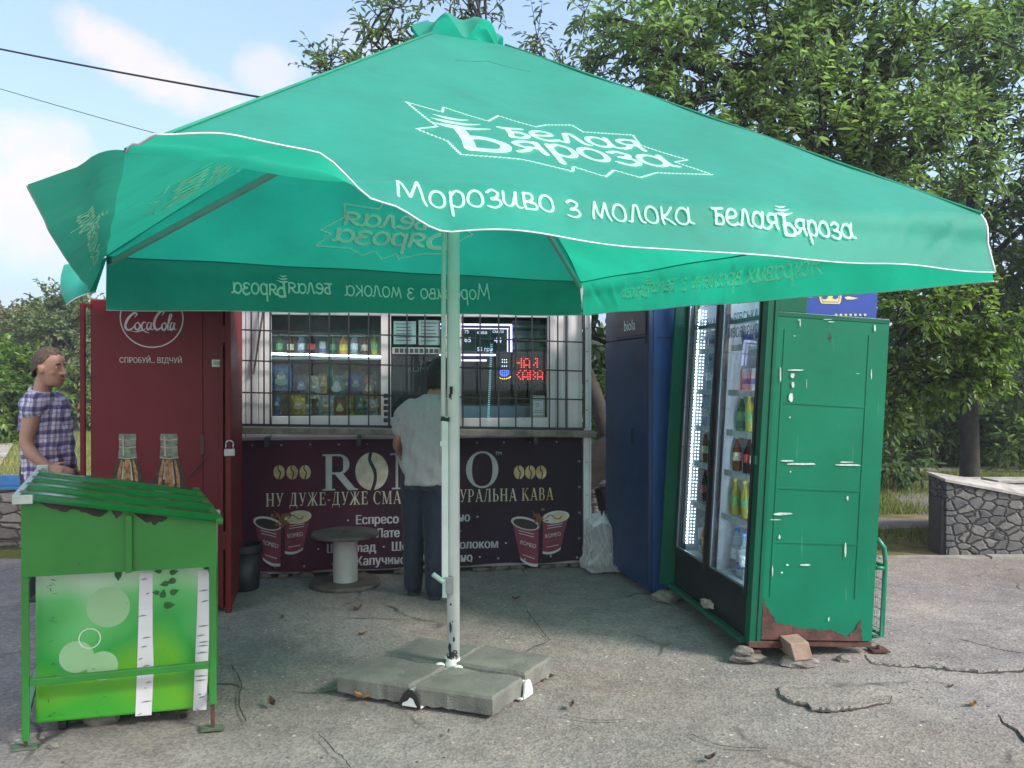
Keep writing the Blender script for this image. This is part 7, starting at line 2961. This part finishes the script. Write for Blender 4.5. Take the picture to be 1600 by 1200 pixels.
def skin_mat(name, col):
    m, nt, B, N, L = new_mat(name)
    tcn = N.new('ShaderNodeTexCoord')
    r = ramp(N, [(.3, tuple(x * .82 for x in col)), (.7, col)])
    L.new(noise(N, L, tcn.outputs['Object'], 12, 6), r.inputs[0])
    L.new(r.outputs[0], B.inputs['Base Color'])
    B.inputs['Roughness'].default_value = .5
    B.inputs['Subsurface Weight'].default_value = .12
    B.inputs['Subsurface Radius'].default_value = (.01, .004, .002)
    return m


def rings(mb, rows, n=28, p=2.3):
    """stack of rounded cross-sections: (cx, cy, z, rx, ry)"""
    vs, fs = [], []
    for (cx_, cy_, z, rx, ry) in rows:
        for k in range(n):
            t = 2 * math.pi * k / n
            c, s = math.cos(t), math.sin(t)
            vs.append((cx_ + rx * math.copysign(abs(c) ** (2 / p), c), cy_ + ry * math.copysign(abs(s) ** (2 / p), s), z))
    for i in range(len(rows) - 1):
        for k in range(n):
            fs.append((i * n + k, i * n + (k + 1) % n, (i + 1) * n + (k + 1) % n, (i + 1) * n + k))
    fs.append(tuple(range(n - 1, -1, -1)))
    fs.append(tuple((len(rows) - 1) * n + k for k in range(n)))
    mb.add(vs, fs)


def limb(mb, pts, rs_, n=14):
    q = catmull([Vector(p) for p in pts], 5)
    m_ = len(q)
    rr = []
    for i in range(m_):
        x = i / (m_ - 1) * (len(rs_) - 1)
        j = min(len(rs_) - 2, int(x))
        rr.append(rs_[j] + (rs_[j + 1] - rs_[j]) * (x - j))
    mb.tube(q, rr, n)
    mb.blob(q[0], rr[0], 12)
    mb.blob(q[-1], rr[-1], 12)


def hand(mb, wrist, d, palm_n, curl=.5, s=1.0, thumb=1):
    """palm and five bent fingers; d along the hand, palm_n where the palm faces"""
    d, pn = Vector(d).normalized(), Vector(palm_n).normalized()
    sd = d.cross(pn).normalized() * thumb
    w = Vector(wrist)
    for t in (-.5, 0, .5):
        mb.tube([w + sd * .012 * t, w + d * .045 * s + sd * .030 * t, w + d * .088 * s + sd * .052 * t], [.020 * s, .019 * s, .015 * s], 10)
        mb.blob(w + d * .088 * s + sd * .052 * t, .0155 * s, 8)
    for k, (off, ln) in enumerate(((.031, .066), (.011, .078), (-.010, .072), (-.029, .056))):
        b = w + d * .085 * s + sd * off * s
        p = [b]
        a = .15 + .1 * k * curl
        for seg in (.42, .33, .25):
            a += curl * (.55 + .08 * k)
            p.append(p[-1] + (d * math.cos(a) + pn * math.sin(a)) * ln * seg * s)
        mb.tube(p, [.0095 * s, .009 * s, .0083 * s, .0072 * s], 8)
        mb.blob(p[-1], .0073 * s, 8)
    b = w + d * .025 * s + sd * .026 * s
    p = [b, b + (d * .6 + sd * .7 + pn * .35).normalized() * .034 * s, b + (d * .85 + sd * .65 + pn * .6).normalized() * .062 * s]
    mb.tube(p, [.0125 * s, .0105 * s, .008 * s], 8)
    mb.blob(p[-1], .008 * s, 8)


def head(mb, c, f, up, k=1.0):
    """face looks along f; returns local frame helper"""
    f, up = Vector(f).normalized(), Vector(up).normalized()
    s = up.cross(f).normalized()
    up = f.cross(s).normalized()
    c = Vector(c)
    H = lambda a, b, z: c + (f * a + s * b + up * z) * k
    vs, fs = [], []
    n = 22
    rows = [(-.120, .034, .012, .030, .026), (-.110, .038, .016, .056, .046), (-.088, .030, .018, .074, .058), (-.055, .018, .014, .084, .066), (-.02, .005, .006, .095, .072), (.02, .000, 0, .100, .075),
            (.055, -.006, 0, .101, .077), (.085, -.010, 0, .093, .072), (.108, -.012, 0, .072, .056), (.122, -.012, 0, .038, .032), (.126, -.012, 0, .010, .01)]
    for (z, off, _, rx, ry) in rows:
        for q in range(n):
            t = 2 * math.pi * q / n
            vs.append(H(off + rx * math.cos(t), ry * math.sin(t), z))
    for i in range(len(rows) - 1):
        for q in range(n):
            fs.append((i * n + q, i * n + (q + 1) % n, (i + 1) * n + (q + 1) % n, (i + 1) * n + q))
    fs.append(tuple(range(n - 1, -1, -1)))
    fs.append(tuple((len(rows) - 1) * n + q for q in range(n)))
    mb.add(vs, fs)
    B_ = lambda a, b, z, r: mb.blob(H(a, b, z), tuple(r_ * k for r_ in r) if isinstance(r, tuple) else r * k, 12)
    mb.tube([H(.094, 0, .022), H(.110, 0, -.003), H(.128, 0, -.026), H(.098, 0, -.036)], [.009 * k, .011 * k, .015 * k, .010 * k], 8)
    B_(.126, 0, -.027, .014)
    for b in (-1, 1):
        B_(.104, b * .013, -.031, .010)
        B_(.084, b * .030, .027, .011)
        B_(.064, b * .040, -.03, .020)
        mb.blob(H(.008, b * .080, -.012), (.020 * k, .012 * k, .032 * k), 12)
        mb.blob(H(.002, b * .087, .002), (.016 * k, .008 * k, .022 * k), 10)
    B_(.093, 0, -.062, .013)
    B_(.090, 0, -.075, .014)
    B_(.080, 0, -.104, .018)
    return H, f, s, up


def eyes(fr, H, k, parent, white, iris, lid):
    for b in (-1, 1):
        mb = MB(fr)
        mb.blob(H(.080, b * .031, .008), .0105 * k, 12)
        e = mb.build('eye', white, parent, smooth=True)
        mb = MB(fr)
        mb.blob(H(.0888, b * .031, .007), .0048 * k, 10)
        mb.build('iris', iris, e, smooth=True)
        mb = MB(fr)
        mb.tube([H(.094, b * .018, .030), H(.097, b * .032, .035), H(.088, b * .048, .030)], [.0035 * k, .0045 * k, .003 * k], 6)
        mb.build('eyebrow', lid, parent)
    mb = MB(fr)
    mb.tube([H(.098, -.022, -.069), H(.105, 0, -.067), H(.098, .022, -.069)], [.002 * k, .0042 * k, .002 * k], 6)
    mb.build('mouth', M('lips', (.30, .11, .09), .5), parent)


m_skin = skin_mat('skin_tan', (.40, .22, .155))
m_skin2 = skin_mat('skin_tan_deep', (.36, .20, .15))  # slightly darker skin tone for the customer
m_hair = M('hair_brown', (.085, .055, .038), .75, .45, 60, bmp=.6, bscale=160)
m_hair2 = M('hair_dark', (.018, .014, .012), .7, .35, 40, bmp=.6, bscale=160)
m_eyew = M('eye_white', (.6, .6, .58), .3)
m_iris = M('iris_dark', (.03, .035, .04), .2)


def plaid_mat():
    m, nt, B, N, L = new_mat('plaid_shirt')
    tcn = N.new('ShaderNodeTexCoord')
    co0 = tcn.outputs['Object']
    co = mixc(N, L, .035, co0, noise(N, L, co0, 7, 3), 'ADD')
    sp = N.new('ShaderNodeSeparateXYZ')
    L.new(co, sp.inputs[0])

    def mth(op, a, b):
        n_ = N.new('ShaderNodeMath')
        n_.operation = op
        for i, v in enumerate((a, b)):
            if isinstance(v, (int, float)):
                n_.inputs[i].default_value = v
            else:
                L.new(v, n_.inputs[i])
        return n_.outputs[0]
    around = mth('MULTIPLY', mth('ARCTAN2', sp.outputs[1], sp.outputs[0]), .17)
    across = mth('ADD', sp.outputs[0], mth('MULTIPLY', sp.outputs[1], .35))
    stripes = []
    for src, per_, ph in ((sp.outputs[2], .088, .0), (across, .070, .0)):
        t = mth('FRACT', mth('ADD', mth('DIVIDE', src, per_), 20 + ph), 0)
        r = ramp(N, [(0, (1, 1, 1)), (.30, (.85, .85, .85)), (.36, (0, 0, 0)), (.60, (0, 0, 0)), (.64, (.55, .55, .55)), (.70, (.55, .55, .55)), (.74, (0, 0, 0)), (.94, (0, 0, 0)), (1, (1, 1, 1))])
        L.new(t, r.inputs[0])
        stripes.append(r.outputs[0])
    a = mixc(N, L, stripes[0], (.60, .57, .67), (.16, .14, .28))
    b = mixc(N, L, stripes[1], (1, 1, 1), (.30, .28, .44))
    L.new(mixc(N, L, 1, a, b, 'MULTIPLY'), B.inputs['Base Color'])
    B.inputs['Roughness'].default_value = .85
    bump(N, L, B, noise(N, L, co0, 8, 5), .5, .03)
    return m


def cloth_mat(name, col, var=.1, st=.6):
    m, nt, B, N, L = new_mat(name)
    tcn = N.new('ShaderNodeTexCoord')
    co = tcn.outputs['Object']
    r = ramp(N, [(.3, tuple(x * (1 - var) for x in col)), (.7, tuple(x * (1 + var) for x in col))])
    L.new(noise(N, L, co, 6, 6), r.inputs[0])
    L.new(r.outputs[0], B.inputs['Base Color'])
    B.inputs['Roughness'].default_value = .9
    B.inputs['Sheen Weight'].default_value = .1
    mpn = N.new('ShaderNodeMapping')
    mpn.inputs['Scale'].default_value = (9, 9, 5)
    mpn.inputs['Rotation'].default_value = (.4, .3, 0)
    L.new(co, mpn.inputs[0])
    bump(N, L, B, noise(N, L, mpn.outputs[0], 1.0, 4, .5), st, .05)
    return m


def folds(seed, amp, base_z, hem=.02):
    ph = [seed * 1.7, seed * .9]

    def fn(p):
        a = math.atan2(p.y, p.x)
        w = amp * (math.sin(6 * a + 11 * p.z + ph[0]) * .6 + math.sin(13 * a - 17 * p.z + ph[1]) * .4 + .5 * math.sin(38 * p.z + 4 * a))
        d = Vector((p.x, p.y, 0))
        if d.length > .02:
            p += d.normalized() * w * min(1, max(0, (d.length - .06) / .08))
        return p
    return fn


# --- man in the checked shirt
MF = Frame((-3.46, 6.0, 0), (.99, -.12, 0))
man = thing('person', 'person in a sleeveless purple and white checked shirt standing behind the green stall', 'person', tuple(MF.o))
b = MB(MF)
H, f_, s_, u_ = head(b, (.035, .0, 1.695), (1, -.10, -.08), (0.02, 0, 1), 1.13)
limb(b, [(-.035, 0, 1.46), (-.02, 0, 1.54), (.0, 0, 1.62)], [.072, .062, .060])
rings(b, [(.0, 0, .90, .13, .165), (.0, 0, 1.0, .135, .165), (.005, 0, 1.15, .13, .17), (-.005, 0, 1.3, .12, .18), (-.015, 0, 1.42, .095, .175), (-.025, 0, 1.49, .06, .11)])
limb(b, [(.045, -.18, 1.43), (.050, -.222, 1.29), (.042, -.248, 1.155), (.115, -.255, 1.06), (.215, -.24, .985)], [.060, .057, .046, .043, .029])
limb(b, [(-.02, .19, 1.43), (-.02, .235, 1.15), (.06, .24, .92)], [.058, .045, .028])
hand(b, (.215, -.24, .985), (.92, .02, -.26), (.05, .95, -.3), .35, 1.05, 1)
hand(b, (.06, .24, .92), (.3, 0, -.95), (0, -1, 0), .4, 1.0, -1)
for sy, fx in ((-1, .0), (1, .06)):
    limb(b, [(.0 + fx * .3, sy * .09, .9), (.02 + fx, sy * .10, .5), (-.02 + fx, sy * .11, .09)], [.082, .055, .042])
bodym = fuse(b, 'body', m_skin, man, .0065, 3)
eyes(MF, H, 1.13, man, m_eyew, m_iris, m_hair)
hb = MB(MF)
Hh = lambda a, c_, z: H(a, c_, z)


def hairshell(u, v):
    # crown of the head, receding at the temples
    t = 2 * math.pi * u
    c, s = math.cos(t), math.sin(t)
    if c > .62:
        low = .085
    elif c > .05:
        low = .085 - .075 * ((.62 - c) / .57) ** .8
    else:
        low = .010 - .075 * min(1, -c + .05) ** .7
    zt = .136
    z = low + (zt - low) * v
    r = math.sqrt(max(0, 1 - max(0, (z - .01) / .128) ** 2.2))
    if z < -.01:
        r *= 1 - (-.01 - z) * 2.0
    return Hh(-.012 + .1065 * r * c + .002, .086 * r * s, z + .004 * math.sin(9 * t))


hb.grid(hairshell, 40, 12)
tag(hb.build('hair', m_hair, man, smooth=True, solid=.005))
sh = MB(MF)
rings(sh, [(.012, 0, .845, .142, .175), (.016, 0, .86, .152, .182), (.026, 0, 1.0, .165, .185), (.026, 0, 1.12, .160, .185), (.010, 0, 1.25, .146, .185), (-.005, 0, 1.37, .130, .190), (-.02, 0, 1.45, .110, .185), (-.03, 0, 1.495, .088, .130), (-.034, 0, 1.515, .080, .095)])
limb(sh, [(.01, -.12, 1.43), (.038, -.172, 1.432), (.044, -.204, 1.385)], [.088, .085, .073])
limb(sh, [(-.02, .14, 1.44), (-.03, .19, 1.42), (-.03, .215, 1.36)], [.080, .074, .070])
fuse(sh, 'shirt', plaid_mat(), man, .009, 3, folds(1, .011, 1))
mb = MB(MF)
mb.tube([(-.070, -.075, 1.525), (-.118, 0, 1.545), (-.070, .075, 1.525), (.02, .068, 1.505), (.066, .01, 1.47)], [.013, .016, .013, .013, .010], 8)
mb.tube([(-.070, -.075, 1.525), (.02, -.068, 1.505), (.066, -.01, 1.47)], [.013, .013, .010], 8)
mb.build('collar', M('collar_white', (.50, .48, .56), .85), man, smooth=True)
tr = MB(MF)
rings(tr, [(.0, 0, .80, .135, .175), (.0, 0, .9, .145, .18), (.0, 0, .98, .14, .175)])
for sy, fx in ((-1, .0), (1, .06)):
    limb(tr, [(.0, sy * .088, .84), (.02 + fx, sy * .10, .48), (-.02 + fx, sy * .11, .085)], [.100, .078, .068])
fuse(tr, 'trousers', cloth_mat('trouser_dark', (.022, .024, .034)), man, .012, 3, folds(2, .004, 1))
for sy, fx in ((-1, .0), (1, .06)):
    mb = MB(MF)
    mb.blob((-.02 + fx, sy * .11, .055), (.055, .046, .055), 12)
    mb.blob((.075 + fx, sy * .115, .038), (.115, .047, .036), 12)
    mb.box((-.075 + fx, sy * .11 - .043, .0), (.17 + fx, sy * .11 + .05, .022))
    fuse(mb, 'shoe', M('shoe_dark', (.03, .03, .038), .6, .3, 20), man, .008, 3)

# --- customer at the hatch, seen from behind
CFM = Frame((-.655, 5.97, 0), (1, 0, 0), (0, 1, 0))
cus = thing('person', 'person in a pale grey T-shirt and dark trousers leaning to the kiosk window', 'person', tuple(CFM.o))
b = MB(CFM)
H, f_, s_, u_ = head(b, (.125, .115, 1.625), (.42, .88, -.16), (.10, .12, 1), 1.06)
limb(b, [(.06, .045, 1.44), (.085, .07, 1.5), (.11, .095, 1.56)], [.066, .058, .056])
rings(b, [(.01, 0, .90, .135, .105), (.01, .0, 1.0, .135, .105), (.012, .01, 1.15, .135, .105), (.02, .02, 1.3, .148, .105), (.03, .03, 1.4, .142, .09), (.05, .04, 1.47, .09, .06)])
limb(b, [(-.105, .02, 1.40), (-.155, .03, 1.30), (-.178, .03, 1.19), (-.198, .07, 1.12), (-.190, .125, 1.055)], [.052, .048, .041, .037, .026])
limb(b, [(.155, .03, 1.41), (.195, .03, 1.20), (.175, .12, 1.0)], [.052, .042, .026])
hand(b, (-.190, .125, 1.055), (.25, .55, -.8), (.8, .2, .4), .7, 1.0, 1)
hand(b, (.175, .12, 1.0), (0, .4, -.9), (-1, 0, 0), .6, 1.0, -1)
for sx, fy, ex in ((-1, .10, -.085), (1, -.02, .085)):
    limb(b, [(sx * .075, .0, .9), (sx * .08, .02 + fy * .5, .5), (ex, fy, .09)], [.078, .052, .04])
fuse(b, 'body', m_skin2, cus, .0065, 3)
eyes(CFM, H, 1.06, cus, m_eyew, m_iris, m_hair2)
hb = MB(CFM)


def hair2(u, v):
    t = 2 * math.pi * u
    c, s = math.cos(t), math.sin(t)
    low = .05 if c > .5 else (-.03 if c > 0 else -.075 - .02 * (-c))
    if .0 < c < .45:
        low = -.005
    zt = .137
    z = low + (zt - low) * v
    r = math.sqrt(max(0, 1 - max(0, (z - .01) / .130) ** 2.2))
    if z < -.02:
        r *= 1 - (-.02 - z) * 2.2
    return H(-.012 + .111 * r * c, .088 * r * s, z + .004 * math.sin(11 * t))


hb.grid(hair2, 40, 12)
hb.build('hair', m_hair2, cus, smooth=True, solid=.01)
sh = MB(CFM)
rings(sh, [(.01, -.005, .835, .158, .120), (.01, -.005, .85, .166, .130), (.01, .0, 1.0, .162, .128), (.012, .005, 1.15, .162, .126), (.02, .015, 1.28, .170, .122), (.03, .025, 1.38, .172, .108), (.04, .035, 1.45, .13, .085), (.06, .045, 1.49, .075, .07), (.065, .048, 1.50, .066, .064)])
limb(sh, [(-.09, .02, 1.40), (-.138, .025, 1.35), (-.165, .028, 1.245)], [.072, .068, .066])
limb(sh, [(.14, .03, 1.405), (.185, .03, 1.33), (.20, .035, 1.22)], [.072, .068, .066])
fuse(sh, 'tee_shirt', cloth_mat('pale_grey_jersey', (.33, .305, .32), .07, 1.0), cus, .010, 3, folds(4, .011, 1))
tr = MB(CFM)
rings(tr, [(.0, 0, .80, .165, .118), (.0, 0, .88, .168, .122), (.0, 0, .96, .16, .118)])
for sx, fy, ex in ((-1, .10, -.085), (1, -.02, .085)):
    limb(tr, [(sx * .078, .0, .84), (sx * .082, .02 + fy * .5, .48), (ex, fy, .075)], [.096, .080, .072])
fuse(tr, 'trousers', cloth_mat('trouser_navy', (.016, .022, .040)), cus, .012, 3, folds(5, .005, 1))
for sx, fy, ex in ((-1, .10, -.085), (1, -.02, .085)):
    mb = MB(CFM)
    mb.blob((ex, fy, .05), (.045, .052, .05), 12)
    mb.blob((ex + .02 * sx + .01, fy + .085, .036), (.047, .11, .034), 12)
    mb.box((ex - .042, fy - .06, .0), (ex + .05, fy + .17, .02))
    fuse(mb, 'shoe', M('shoe_black', (.015, .016, .02), .6, .2), cus, .008, 3)

# the lettering source curve has done its work
bpy.data.objects.remove(_txt_o, do_unlink=True)

# ------------------------------------------------------------------ evening haze
hz_m = bpy.data.materials.new('haze_air')
hz_m.use_nodes = True
hN, hL = hz_m.node_tree.nodes, hz_m.node_tree.links
hN.remove(hN['Principled BSDF'])
pv = hN.new('ShaderNodeVolumePrincipled')
pv.inputs['Color'].default_value = (.86, .92, 1.0, 1)
pv.inputs['Density'].default_value = .0017
pv.inputs['Anisotropy'].default_value = .2
hL.new(pv.outputs[0], hN['Material Output'].inputs['Volume'])
mb = MB()
mb.box((-255, -115, -1.2), (255, 295, 13.5))
tag(mb.build('haze', hz_m), kind='stuff')
